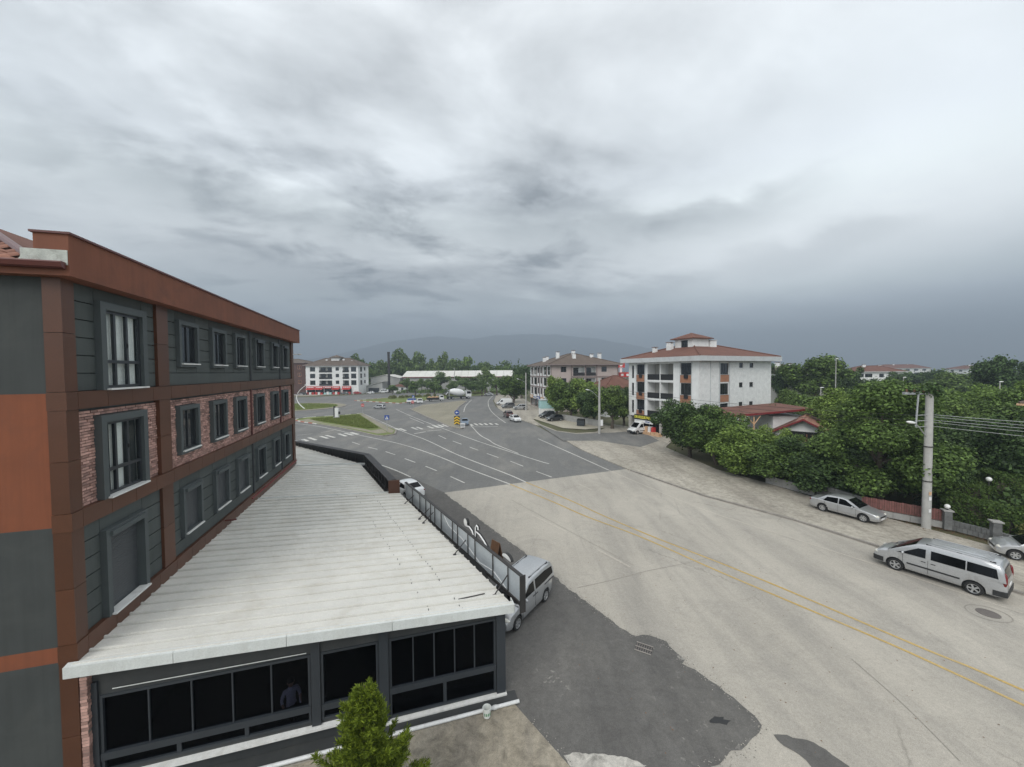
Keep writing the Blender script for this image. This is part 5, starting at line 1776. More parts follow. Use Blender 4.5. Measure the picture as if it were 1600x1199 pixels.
# ------------------------------------------------------------------ the other buildings
def hip_roof(parent, x0, x1, y0, y1, z, rise, mat, over=0.9, fascia=0.0, fmat=None, ridge=None, caps=True):
    x0, x1, y0, y1 = x0 - over, x1 + over, y0 - over, y1 + over
    if fascia:
        mb = MB().box(x0, x1, y0, y1, z, z + fascia)
        mb.build('fascia', fmat, parent)
    zb = z + fascia + .012
    w, d = x1 - x0, y1 - y0
    mb = MB()
    i = .12
    E = [(x0 + i, y0 + i, zb), (x1 - i, y0 + i, zb), (x1 - i, y1 - i, zb), (x0 + i, y1 - i, zb)]
    if w >= d:
        A, B = (x0 + d / 2, (y0 + y1) / 2, zb + rise), (x1 - d / 2, (y0 + y1) / 2, zb + rise)
        fs = [(E[0], E[1], B, A), (E[2], E[3], A, B), (E[3], E[0], A), (E[1], E[2], B)]
    else:
        A, B = ((x0 + x1) / 2, y0 + w / 2, zb + rise), ((x0 + x1) / 2, y1 - w / 2, zb + rise)
        fs = [(E[0], E[1], A), (E[1], E[2], B, A), (E[2], E[3], B), (E[3], E[0], A, B)]
    for f in fs:
        mb.poly(f)
    mb.poly([E[3], E[2], E[1], E[0]])
    rf = mb.build('roof', mat, parent)
    if caps:
        hc = MB()
        for p, q in ((E[0], A), (E[3], A if w >= d else B), (E[1], B if w >= d else A), (E[2], B), (A, B)):
            if math.dist(p, q) > .1:
                hc.tube([(p[0], p[1], p[2] + .03), (q[0], q[1], q[2] + .05)], .11, 6)
        hc.build('hip_cap', mat, rf)
    return rf, zb


def chimney(roof, x, y, z0, z1, w=.8, d=.6, mat='wall_white', cap=True):
    mb = MB().box(x - w / 2, x + w / 2, y - d / 2, y + d / 2, z0, z1, 0)
    if cap:
        for s in (-1, 1):
            mb.box(x + s * (w / 2 - .08) - .05, x + s * (w / 2 - .08) + .05, y - d / 2 + .05, y + d / 2 - .05, z1, z1 + .2, 0)
        mb.box(x - w / 2 - .1, x + w / 2 + .1, y - d / 2 - .1, y + d / 2 + .1, z1 + .2, z1 + .28, 1)
    mb.build('chimney', [mat, 'trim_mauve'], roof)


def plain_sides(mb, x0, x1, y0, y1, z0, z1, which='xXyY', k=0):
    q = {'y': [(x0, y0), (x1, y0)], 'X': [(x1, y0), (x1, y1)], 'Y': [(x1, y1), (x0, y1)], 'x': [(x0, y1), (x0, y0)]}
    for c in which:
        (a, b), (e_, f) = q[c]
        mb.poly([(a, b, z0), (e_, f, z0), (e_, f, z1), (a, b, z1)], k)


# ---- white four storey block with brick panels, right of the road
wb_ = thing('apartment_block', 'white four storey block with brick panels and a red hip roof', 'apartment block', (26.8, 55.0, 0), R(25))
L1, D1 = 16.6, 14.4
fl = face((0, 0, 0), (0, 1, 0), (-1, 0, 0))       # towards the road
fr_ = face((0, 0, 0), (1, 0, 0), (0, -1, 0))      # towards the viewer
FL = (3.0, 6.0, 9.0)
hl, hr = [], []
for f in FL:
    hl += [(13.12, 13.62, f + .35, f + 2.55, .15), (10.6, 12.4, f + 1.0, f + 2.75, .15), (7.32, 9.95, f + .12, f + 2.72, 1.7), (4.6, 7.14, f + .12, f + 2.72, 1.7), (1.32, 3.2, f + 1.0, f + 2.75, .15)]
    hr += [(4.46, 6.28, f + 1.0, f + 2.68, .15), (8.74, 9.62, f + 2.0, f + 2.74, .15), (11.2, 12.12, f + 2.0, f + 2.74, .15)]
mb = MB()
mb.wall(fl, 0, D1, 2.85, 12.0, hl, k=0)
mb.wall(fr_, 0, L1, 0, 12.0, hr, k=1, kr=0)
plain_sides(mb, 0, L1, 0, D1, 0, 12.0, 'XY', 0)
mb.poly([(0, 0, 2.85), (0, D1, 2.85), (1.2, D1, 2.85), (1.2, 0, 2.85)])
mb.poly([(1.2, 0, 0), (1.2, D1, 0), (1.2, D1, 2.85), (1.2, 0, 2.85)], 2)
mb.build('wall', ['wall_white', 'wall_stone_white', 'wall_grey'], wb_)
for y in (0.25, 4.4, 7.23, 10.2, 14.1):
    MB().box(.05, .4, y - .2, y + .2, 0, 2.85).build('column', 'wall_grey', wb_)
for f in FL:
    for (a, b) in ((10.6, 12.4), (1.32, 3.2)):
        mb = MB()
        fbox(mb, fl, a - .05, b + .05, 0.003, .06, f - .2, f + .96)
        mb.build('brick_panel', 'panel_brick', wb_)
        w = add_window(wb_, fl, a, b, f + 1.0, f + 2.75, .14, (.33, .66), None, .06)
        MB().obox(fl(a - .05, .0, f + .955), (0, b - a + .1, 0), (-.12, 0, 0), (0, 0, .05)).build('window_sill', 'fascia_grey', wb_)
        c = MB()
        fbox(c, fl, a + .5, a + 1.15, .065, .22, f + .45, f + 1.1)
        c.build('flower_rail', 'rail_dark', wb_)
        for u in (a - .13, b + .05):
            g = MB()
            fbox(g, fl, u, u + .08, 0.003, .09, f - .2, f + 2.95)
            g.build('window_jamb', 'fascia_grey', wb_)
    add_window(wb_, fl, 13.12, 13.62, f + .35, f + 2.55, .14, (), .3, .05)
    for (a, b) in ((7.32, 9.95), (4.6, 7.14)):
        mb = MB()
        fbox(mb, fl, a, b, -1.72, -1.69, f + .12, f + 2.72)
        mb.build('balcony_wall', 'wall_grey', wb_)
        add_window(wb_, face((0, 0, 0), (0, 1, 0), (-1, 0, 0)), a + .15, a + 1.0, f + .15, f + 2.3, 1.66, (), None, .06, name='balcony_door')
        mb = MB()
        fbox(mb, fl, a + .02, b - .02, .0, .04, f + .98, f + 1.06)
        fbox(mb, fl, a + .02, b - .02, .005, .02, f + .14, f + .98)
        mb.build('balcony_rail', 'rail_dark', wb_)
        mb = MB()
        fbox(mb, fl, a - .02, b + .02, .003, .07, f - .16, f + .115)
        mb.build('balcony_slab', 'wall_white', wb_)
    # windows of the side towards the viewer
    mb = MB()
    fbox(mb, fr_, 4.40, 6.34, .003, .05, f - .1, f + .96)
    mb.build('brick_panel', 'panel_brick', wb_)
    add_window(wb_, fr_, 4.46, 6.28, f + 1.0, f + 2.68, .14, (.33, .62), None, .06)
    for u in (4.2, 6.36):
        g = MB()
        fbox(g, fr_, u, u + .17, .003, .10, f - .1, f + 2.9)
        g.build('window_jamb', 'fascia_grey', wb_)
    g = MB()
    fbox(g, fr_, 4.36, 6.38, .003, .12, f + .965, f + 1.0)
    g.build('window_sill', 'fascia_grey', wb_)
    for a, b in ((8.74, 9.62), (11.2, 12.12)):
        add_window(wb_, fr_, a, b, f + 2.0, f + 2.74, .14, (), None, .07)
        g = MB()
        fbox(g, fr_, a - .05, b + .05, .003, .05, f + 1.95, f + 2.0)
        g.build('window_sill', 'fascia_grey', wb_)
for x in (2.34,):
    mb = MB()
    fbox(mb, fr_, x - .04, x + .04, .003, .08, 0, 12.0)
    mb.build('downpipe', 'fascia_grey', wb_)
rf, zb = hip_roof(wb_, 0, L1, 0, D1, 12.0, 2.5, 'clay_roof_red', 1.05, .72, 'fascia_grey')
tx, ty = 6.3, 6.6
tw_ = MB()
ftw = face((tx - 1.8, ty - 1.8, 0), (0, 1, 0), (-1, 0, 0))
ftr = face((tx - 1.8, ty - 1.8, 0), (1, 0, 0), (0, -1, 0))
tw_.wall(ftw, 0, 3.6, 13.5, 15.75, [(1.0, 2.3, 14.3, 15.55, .12)])
plain_sides(tw_, tx - 1.8, tx + 1.8, ty - 1.8, ty + 1.8, 13.5, 15.75, 'yXY')
tw_.build('stair_tower', 'wall_white', wb_)
add_window(wb_, ftw, 1.0, 2.3, 14.3, 15.55, .11, (.5,), None, .06)
mb = MB()
a_ = 2.35
for i in range(4):
    c4 = [(tx - a_, ty - a_, 15.85), (tx + a_, ty - a_, 15.85), (tx + a_, ty + a_, 15.85), (tx - a_, ty + a_, 15.85)]
    mb.poly([c4[i], c4[(i + 1) % 4], (tx, ty, 16.85)])
mb.box(tx - a_, tx + a_, ty - a_, ty + a_, 15.73, 15.845)
mb.build('tower_roof', 'clay_roof_red', wb_)
chimney(rf, 9.0, 5.2, 13.6, 15.5, 1.5, 1.2, cap=False)
MB().box(8.2, 9.8, 4.5, 5.9, 15.503, 15.62).build('chimney_cap', 'fascia_grey', rf)
chimney(rf, 3.6, 8.6, 13.4, 15.1, .7, .9)
chimney(rf, 2.6, 10.9, 13.2, 14.4, .6, .6)
# shop with the yellow lettering
shop = face((-.35, 0, 0), (0, 1, 0), (-1, 0, 0))
sgn = thing('shop_sign', 'black shop sign with yellow capitals over the white high roof van', 'sign', (26.8, 55.0, 0), R(25))
mb = MB()
fbox(mb, shop, 8.35, 12.5, 0, .14, 2.35, 3.2)
mb.build('sign_panel', 'black_paint', sgn)
mb = MB()
fbox(mb, shop, 8.35, 12.5, 0, .10, 1.85, 2.345)
mb.build('sign_strip', 'white_paint', sgn)
# letters read from the road: the along-axis runs right to left there
me = text_mesh('ÇUR UCUZLUK PAZARI', .62, .02, 'sign_yellow', .012, .62)
t = link('lettering', me, sgn, (-.35 - .165, 10.42, 2.78), (math.pi / 2, 0, -math.pi / 2))
me = text_mesh('TOPTAN PERAKENDE TİCARET', .30, .01, 'blue_paint', .004, .72)
link('lettering', me, sgn, (-.35 - .115, 10.42, 2.08), (math.pi / 2, 0, -math.pi / 2))
gl = MB()
gl.box(1.12, 1.17, 4.6, 9.8, .3, 2.4)
gl.build('shop_window', 'window_glass', wb_)
g = MB()
rr = random.Random(9)
for i in range(4):
    y = 6.6 + i * .9
    bx = MB().box(-.9, -.1, y, y + .8, .1, .55 + .1 * (i % 2))
    b_ = bx.build('goods_box', 'orange_wood', None)
    b_.location = (26.8, 55, 0)
    b_.rotation_euler = (0, 0, R(25))
    tag(b_, ['low wooden goods crate at the tree end of the shop row', 'second wooden goods crate in front of the dark shop window', 'third wooden goods crate below the yellow sign', 'wooden goods crate nearest the white high roof van'][i], 'crate', 'crates in front of the shop')
for i in range(3):
    bx = MB().box(-.6, -.1, 8.0 + i * .75, 8.5 + i * .75, .1, 1.25).box(-.58, -.12, 8.02 + i * .75, 8.48 + i * .75, 1.25, 1.4)
    b_ = bx.build('goods_stack', ['red_paint', 'white_paint', 'orange_wood'][i], None)
    b_.location = (26.8, 55, 0)
    b_.rotation_euler = (0, 0, R(25))
    tag(b_, ['red stack of goods at the shop front', 'white stack of goods at the shop front', 'tan stack of goods at the shop front'][i], 'goods', 'goods outside the shop')

# ---- pinkish block behind the trees
pb = thing('apartment_block', 'pinkish white four storey block with mauve trim and brown roof behind street trees', 'apartment block', (10.0, 100.0, 0), R(10))
L2, D2 = 18.9, 23.4
FL2 = (3.2, 6.2, 9.2)
hr, hl = [], []
for f in FL2:
    hr += [(2.82, 4.35, f + 1.2, f + 2.6, .15), (6.2, 9.4, f + .15, f + 2.6, 1.4), (9.8, 12.5, f + .15, f + 2.6, 1.4), (14.1, 15.6, f + 1.2, f + 2.6, .15)]
    hl += [(.35, 2.7, f + .5, f + 2.65, .15), (3.9, 6.9, f + .5, f + 2.65, .15), (9.0, 10.6, f + .9, f + 2.65, .15), (11.8, 13.8, f + .9, f + 2.65, .15), (14.9, 18.3, f + .5, f + 2.65, .15), (20.3, 22.3, f + .5, f + 2.65, .15)]
fr2 = face((0, 0, 0), (1, 0, 0), (0, -1, 0))
fl2 = face((0, 0, 0), (0, 1, 0), (-1, 0, 0))
mb = MB()
mb.wall(fr2, 0, L2, 0, 12.2, hr, k=0, kr=1)
mb.wall(fl2, 0, D2, 3.0, 12.2, hl, k=1)
mb.wall(fl2, 0, D2, 0, 3.0, [(.6, 4.6, .3, 2.4), (5.2, 9.4, .3, 2.4), (10, 14, .3, 2.4), (14.6, 18.4, .3, 2.4), (19, 22.8, .3, 2.4)], k=2)
plain_sides(mb, 0, L2, 0, D2, 0, 12.2, 'XY', 1)
mb.build('wall', ['wall_pinkish', 'wall_white', 'trim_mauve'], pb)
for f in FL2:
    for a, b in ((2.82, 4.35), (14.1, 15.6)):
        add_window(pb, fr2, a, b, f + 1.2, f + 2.6, .14, (.5,), None, .08)
    for a, b in ((6.2, 9.4), (9.8, 12.5)):
        mb = MB()
        fbox(mb, fr2, a, b, -1.42, -1.39, f + .15, f + 2.6)
        mb.build('balcony_wall', 'wall_white', pb)
        add_window(pb, fr2, a + .5, a + 1.9, f + .2, f + 2.3, 1.36, (.5,), None, .07, name='balcony_door')
        mb = MB()
        fbox(mb, fr2, a, b, .0, .05, f + .2, f + 1.05)
        mb.build('balcony_rail', 'rail_dark', pb)
    for a, b, z in ((.35, 2.7, .5), (3.9, 6.9, .5), (9, 10.6, .9), (11.8, 13.8, .9), (14.9, 18.3, .5), (20.3, 22.3, .5)):
        add_window(pb, fl2, a, b, f + z, f + 2.65, .14, (.5,), None, .09)
    mb = MB()
    fbox(mb, fl2, 0, D2, .003, .14, f - .2, f + .12)
    fbox(mb, fr2, 5.7, L2, .003, .12, f - .2, f + .10)
    mb.build('floor_trim', 'trim_mauve', pb)
mb = MB()
for x in (0.0, 5.6, 9.5, 12.6, 18.6):
    fbox(mb, fr2, x, x + .25, .003, .16, 3.0, 12.2)
for y in (3.2, 8.0, 11.1, 14.2, 19.3):
    fbox(mb, fl2, y, y + .25, .003, .18, 3.0, 12.2)
mb.build('pier_trim', 'trim_mauve', pb)
rf, zb = hip_roof(pb, 0, L2, 0, D2, 12.2, 3.3, 'clay_roof_brown', 1.0, .25, 'trim_mauve')
for x, y, z0, z1 in ((9.0, 8.0, 14.4, 16.3), (5.0, 10, 13.8, 16.0), (13.5, 5.6, 13.7, 15.2), (15.6, 5.0, 13.2, 15.4), (8, 4.5, 13.8, 15.2), (2.4, 15, 12.9, 14.6), (4, 18, 13, 15)):
    chimney(rf, x, y, z0, z1, .9, .7)
for i, (y, m_, lab) in enumerate(((3.2, 'teal_paint', 'pale teal shop board nearest the street trees'), (7.6, 'orange_wood', 'orange shop board beside the teal one'),
                                  (12.2, 'blue_paint', 'blue and white shop board in the middle of the dark shop row'), (16.4, 'white_paint', 'white shop board on the dark shop row'), (20.8, 'orange_wood', 'orange shop board at the far end of the dark shop row'))):
    mb = MB()
    fbox(mb, fl2, y - 1.7, y + 1.7, .2, .35, 2.45, 3.35, 0)
    fbox(mb, fl2, y - 1.4, y + 1.4, .352, .37, 2.75, 3.05, 1)
    b_ = mb.build('shop_board', [m_, 'white_paint' if m_ != 'white_paint' else 'blue_paint'], None)
    b_.location = (10, 100, 0)
    b_.rotation_euler = (0, 0, R(10))
    tag(b_, lab, 'sign', 'shop boards on the pinkish block')
kb = thing('kiosk', 'pale teal and white kiosk half hidden by the street trees', 'kiosk', (8.6, 94.5, 0), R(10))
MB().box(-1.8, 1.8, -1.2, 1.2, 0, 1.6).build('base', 'white_paint', kb)
MB().box(-1.85, 1.85, -1.25, 1.25, 1.603, 3.6).build('upper_panel', 'teal_paint', kb)
MB().box(-2.0, 2.0, -1.4, 1.4, 3.603, 3.75).build('roof', 'fascia_grey', kb)

# ---- brown roofed house and the red sign tower between the two blocks
hs = thing('house', 'low house with a brown red roof between the two white blocks', 'house', (21.5, 88.0, 0), R(14))
mb = MB()
hf = face((0, 0, 0), (1, 0, 0), (0, -1, 0))
mb.wall(hf, 0, 9, 0, 6.6, [(1.5, 2.8, 4.3, 5.8), (5.5, 6.8, 4.3, 5.8)])
plain_sides(mb, 0, 9, 0, 8, 0, 6.6, 'xXY')
mb.build('wall', 'wall_white', hs)
for a, b in ((1.5, 2.8), (5.5, 6.8)):
    add_window(hs, hf, a, b, 4.3, 5.8, .11, (.5,))
hip_roof(hs, 0, 9, 0, 8, 6.6, 2.7, 'clay_roof_red', .8, .15, 'brown_wood')
rs = thing('sign_tower', 'red sign box with a white round emblem on a white post above a brown roof', 'sign', (31.2, 110.0, 0), R(-8))
MB().box(-.3, .3, -.2, .2, 0, 11.5).build('post', 'white_paint', rs)
MB().box(-1.05, 1.05, -.3, .3, 11.503, 12.95).build('sign_box', 'red_paint', rs)
mb = MB().lathe([(.42, -.38), (.42, -.303)], 20, 0, 'y', (0, 0, 12.3))
mb.box(-.5, .5, -.38, -.302, 11.58, 11.72)
mb.build('emblem', 'white_paint', rs)
cp = thing('station_canopy', 'red canopy edge with white marks below the red sign tower', 'canopy', (31.0, 108.0, 0), 0)
MB().box(-1.6, 2.2, -3, 4, 8.9, 10.2).build('canopy_edge', 'red_paint', cp)
mb = MB()
for x in (-1.2, .3):
    mb.box(x, x + .7, -3.04, -3.003, 9.2, 9.8)
mb.build('white_marks', 'white_paint', cp)
for x, y in ((-1, 2), (1.6, 2)):
    MB().box(x - .2, x + .2, y - .2, y + .2, 0, 8.9).build('post', 'white_paint', cp)

# ---- white block with the red shops, far across the roundabout
fbk = thing('apartment_block', 'white block with brown hip roof above red shop fronts across the roundabout', 'apartment block', (-102.0, 190.0, 0), 0)
L3, D3, T3 = 26.0, 13.5, 14.2
ff3 = face((0, 0, 0), (1, 0, 0), (0, -1, 0))
fs3 = face((L3, 0, 0), (0, 1, 0), (1, 0, 0))
FL3 = (4.2, 7.5, 10.8)
h3, hs3 = [], []
for f in FL3:
    h3 += [(2.1, 4.7, f + .5, f + 2.7, .2), (6.7, 13, f + .2, f + 2.7, 1.3), (14.8, 16.5, f + .9, f + 2.6, .2), (18.3, 21.3, f + .2, f + 2.7, 1.3), (22.4, 25, f + .3, f + 2.7, .2)]
    hs3 += [(2.5, 5.0, f + .3, f + 2.7, .2), (7.5, 9.5, f + .9, f + 2.6, .2)]
mb = MB()
mb.wall(ff3, 0, L3, 0, T3, h3)
mb.wall(fs3, 0, D3, 0, T3, hs3)
plain_sides(mb, 0, L3, 0, D3, 0, T3, 'xY')
mb.build('wall', 'wall_white', fbk)
for f in FL3:
    for a, b, z0, z1 in ((2.1, 4.7, .5, 2.7), (14.8, 16.5, .9, 2.6), (22.4, 25, .3, 2.7)):
        add_window(fbk, ff3, a, b, f + z0, f + z1, .18, (.5,), None, .12)
    for a, b in ((6.7, 13), (18.3, 21.3)):
        mb = MB()
        fbox(mb, ff3, a, b, -1.33, -1.3, f + .2, f + 2.7)
        mb.build('balcony_wall', 'wall_grey', fbk)
        for u in ([a + .4, a + 3.6] if b - a > 4 else [a + .4]):
            add_window(fbk, ff3, u, u + 2.2, f + .25, f + 2.5, 1.28, (.5,), None, .1, name='balcony_door')
        mb = MB()
        fbox(mb, ff3, a - .1, b + .1, .0, .08, f + .05, f + .95)
        mb.build('balcony_rail', 'rail_dark', fbk)
    for a, b, z0 in ((2.5, 5.0, .3), (7.5, 9.5, .9)):
        add_window(fbk, fs3, a, b, f + z0, f + 2.65, .18, (.5,), None, .12)
rf, zb = hip_roof(fbk, 0, L3, 0, D3, T3, 3.6, 'clay_roof_brown', 1.0, .3, 'trim_mauve')
MB().box(11, 15, 3.8, 7.8, 16.4, 18.3).build('stair_tower', 'wall_white', fbk)
mb = MB()
for i in range(4):
    c4 = [(10.2, 3.0, 18.4), (15.8, 3.0, 18.4), (15.8, 8.6, 18.4), (10.2, 8.6, 18.4)]
    mb.poly([c4[i], c4[(i + 1) % 4], (13, 5.8, 19.7)])
mb.box(10.2, 15.8, 3.0, 8.6, 18.303, 18.39)
mb.build('tower_roof', 'clay_roof_brown', fbk)
for x, y, z in ((5, 4, 16.6), (8.5, 4.5, 17.4), (17, 4.5, 17.6), (21.5, 4, 16.8)):
    chimney(rf, x, y, 15.2, z, .9, .8, cap=False)
rr = random.Random(3)
for i, (a, b, m_, lab) in enumerate(((.6, 4.6, 'red_paint', 'red shop front with white goods next to the dark brick block'), (4.9, 8.8, 'red_paint', 'bright red shop front with a white round mark'), (9.2, 13.2, 'teal_paint', 'greenish shop front in the middle of the red row'),
                                     (13.5, 17.0, 'red_paint', 'red shop front right of the greenish one'), (18.2, 22.5, 'red_paint', 'last red awning towards the long shed'))):
    sh = thing('shop', lab, 'shop', (-102.0, 189.9, 0), 0, 'shop fronts of the white block')
    mb = MB()
    fbox(mb, ff3, a, b, .35, .55, 3.0, 4.0, 0)
    for q in range(4):
        u = a + .4 + q * (b - a - .8) / 4
        fbox(mb, ff3, u, u + (b - a) / 6, .552, .58, 3.3, 3.7, 1)
    mb.build('sign_panel', ['red_paint', 'white_paint'], sh)
    mb = MB()
    fbox(mb, ff3, a, b, .0, .1, .2, 2.95)
    mb.build('shop_window', 'window_glass', sh)
    mb = MB()
    mb.slab([(a, -.12, 3.0), (b, -.12, 3.0), (b, -2.2, 2.4), (a, -2.2, 2.4)], (0, 0, .08))
    if i != 2:
        mb.build('awning', m_, sh)
    mb = MB()
    for q in range(3):
        u = a + .3 + q * (b - a) / 3
        fbox(mb, ff3, u, u + 1.0, .6, 1.4, 0, .9 + .5 * rr.random(), q % 2)
    mb.build('display_goods', [m_, 'white_paint'], sh)

# ---- dark brick block behind the end of the near building
db = thing('apartment_block', 'dark brick block with orange window frames at the edge of the near building', 'apartment block', (-124.5, 191.0, 0), 0)
h4 = []
for f in (4.6, 8.2, 11.8):
    for k in range(5):
        h4.append((2.0 + k * 4.0, 3.8 + k * 4.0, f + .7, f + 2.6, .2))
mb = MB()
mb.wall(ff3, 0, 21.8, 0, 15.6, h4)
plain_sides(mb, 0, 21.8, 0, 14, 0, 15.6, 'xXY')
mb.build('wall', 'wall_darkbrick', db)
for h in h4:
    add_window(db, ff3, h[0], h[1], h[2], h[3], .18, (.5,), None, .22, mat='panel_brick')
hip_roof(db, 0, 21.8, 0, 14, 15.6, 2.0, 'clay_roof_brown', .6, .2, 'trim_mauve')

# ---- the long white shed with its black stack
sd = thing('industrial_shed', 'long low white roofed shed behind the median trees', 'shed', (-60.0, 211.0, 0), R(1.5))
mb = MB()
mb.wall(ff3, 0, 64, 0, 7.9, [(4 + 7.5 * k, 8 + 7.5 * k, 4.4, 5.6, .1) for k in range(8)])
plain_sides(mb, 0, 64, 0, 22, 0, 7.9, 'xXY')
mb.build('wall', 'shed_wall', sd)
for k in range(8):
    add_window(sd, ff3, 4 + 7.5 * k, 8 + 7.5 * k, 4.4, 5.6, .08, (.5,), None, .15)
for k in range(16):
    x0, x1 = k * 4.0, k * 4.0 + 3.9
    MB().slab([(x0 - .4, -.6, 7.95), (x1 - .4, -.6, 7.95), (x1 - .4, 11, 11.2), (x0 - .4, 11, 11.2)], (0, 0, .14)).build('roof_panel', 'shed_roof', sd)
MB().slab([(-.4, 11.02, 11.2), (63.6, 11.02, 11.2), (63.6, 22.6, 7.95), (-.4, 22.6, 7.95)], (0, 0, .14)).build('roof_panel', 'shed_roof', sd)
MB().box(-.4, 63.6, -.7, -.62, 7.6, 7.98).build('eaves_trim', 'maroon_paint', sd)
sd2 = thing('industrial_shed', 'shorter white gabled shed with the black stack beside the long one', 'shed', (-76.5, 208.0, 0), R(1.5))
mb = MB()
mb.slab([(0, 0, 0), (15.5, 0, 0), (15.5, 0, 7.4), (8, 0, 9.2), (0, 0, 7.6)], (0, 18, 0))
mb.build('wall', 'shed_wall', sd2)
MB().slab([(-.3, -.5, 7.65), (8, -.5, 9.3), (8, 18, 9.3), (-.3, 18, 7.65)], (0, 0, .14)).build('roof_panel', 'shed_roof', sd2)
MB().slab([(8.02, -.5, 9.3), (15.4, -.5, 7.5), (15.4, 18, 7.5), (8.02, 18, 9.3)], (0, 0, .14)).build('roof_panel', 'shed_roof', sd2)
MB().box(2, 5, -.06, -.003, .2, 4).build('shed_door', 'anthracite', sd2)
sd3 = thing('lean_to_shed', 'small sloping roofed shed between the white block and the gabled shed', 'shed', (-76.0, 200.0, 0), 0)
MB().slab([(0, 0, 0), (8.4, 0, 0), (8.4, 0, 5.6), (0, 0, 3.6)], (0, 9, 0)).build('wall', 'shed_wall', sd3)
MB().slab([(-.4, -.5, 3.62), (8.7, -.5, 5.75), (8.7, 9.4, 5.75), (-.4, 9.4, 3.62)], (0, 0, .12)).build('roof_panel', 'shed_roof', sd3)
MB().box(1.2, 6.8, -.06, -.003, .2, 2.6).build('shed_door', 'anthracite', sd3)
st = thing('chimney_stack', 'tall thin black metal stack rising above the sheds', 'chimney', (-65.0, 203.0, 0), 0)
MB().lathe([(.62, 0), (.62, 20.6), (.70, 20.6), (.70, 21.4), (.5, 21.4)], 14).build('stack_tube', 'black_steel', st, 40)
mb = MB()
for z in (7, 14):
    mb.lathe([(.66, z), (.72, z + .05), (.72, z + .25), (.66, z + .3)], 14)
mb.build('stack_flange', 'black_steel', st, 40)
kk = thing('guard_kiosk', 'small white kiosk with a red tiled roof among the median trees', 'kiosk', (-62.5, 203.0, 0), 0)
mb = MB()
mb.wall(ff3, 0, 6.4, 0, 3.0, [(1.0, 2.4, 1.0, 2.4), (3.8, 5.0, 0, 2.4)])
plain_sides(mb, 0, 6.4, 0, 5, 0, 3.0, 'xXY')
mb.build('wall', 'wall_white', kk)
add_window(kk, ff3, 1.0, 2.4, 1.0, 2.4, .1, (.5,))
add_window(kk, ff3, 3.8, 5.0, 0.02, 2.4, .1, (), name='door')
hip_roof(kk, 0, 6.4, 0, 5, 3.0, 1.5, 'clay_roof_red', .7, .12, 'brown_wood')


# ---- distant blocks to the east
def far_block(loc, rot, w, d, top, floors, label, wall, roofm, cols, rise=2.4, fh=3.0, dark=False):
    b = thing('apartment_block', label, 'apartment block', loc, R(rot))
    hs_ = []
    for i in range(floors):
        z = top - fh * (i + 1)
        for (a, c) in cols:
            hs_.append((a, c, z + .9, z + 2.4, .15))
    mb = MB()
    mb.wall(ff3, 0, w, 0, top, hs_)
    hy = []
    for i in range(floors):
        z = top - fh * (i + 1)
        hy += [(d * .25, d * .4, z + .9, z + 2.3, .15), (d * .62, d * .76, z + .9, z + 2.3, .15)]
    fy = face((0, 0, 0), (0, 1, 0), (-1, 0, 0))
    mb.wall(fy, 0, d, 0, top, hy)
    plain_sides(mb, 0, w, 0, d, 0, top, 'XY')
    mb.build('wall', wall, b)
    for h in hs_:
        add_window(b, ff3, h[0], h[1], h[2], h[3], .13, (.5,), None, .1)
    for h in hy:
        add_window(b, fy, h[0], h[1], h[2], h[3], .13, (.5,), None, .1)
    rf_, _ = hip_roof(b, 0, w, 0, d, top, rise, roofm, .8, .3, 'fascia_grey')
    chimney(rf_, w * .35, d * .4, top + rise * .4, top + rise + .7, 1.0, .8)
    chimney(rf_, w * .7, d * .5, top + rise * .4, top + rise + .4, 1.0, .8)
    return b


far_block((63.5, 92.0, 0), 8, 13, 12, 9.2, 3, 'grey block peeping out behind the white block', 'wall_grey', 'clay_roof_brown', ((1.2, 2.6), (4.4, 5.2), (7, 8.4), (10, 11.2)))
far_block((141.5, 159.0, 0), -12, 18, 12, 9.2, 3, 'white block with dark balconies and a red roof among far trees', 'wall_white', 'clay_roof_red', ((1, 3.6), (4.0, 6.6), (9, 10.6), (13.5, 15)))
far_block((330, 340, 0), 4, 44, 16, 10.6, 2, 'long distant block with a red roof on the skyline', 'wall_white', 'clay_roof_red', ((4, 8), (12, 16), (20, 24), (28, 32), (36, 40)), 3.4)
far_block((300, 322, 0), -6, 22, 14, 8.4, 2, 'distant white block with a low roof before the long red roof', 'wall_white', 'clay_roof_brown', ((3, 6), (10, 13), (16, 19)))
far_block((392, 330, 0), 6, 30, 16, 9.6, 2, 'distant pale block with a red roof near the tallest far tree', 'wall_white', 'clay_roof_red', ((3, 6), (10, 13), (18, 21)), 3.0)
far_block((250, 300, 0), 10, 22, 14, 8.2, 2, 'distant pale block half hidden by dark trees', 'wall_white', 'clay_roof_red', ((3, 6), (10, 13), (16, 19)))

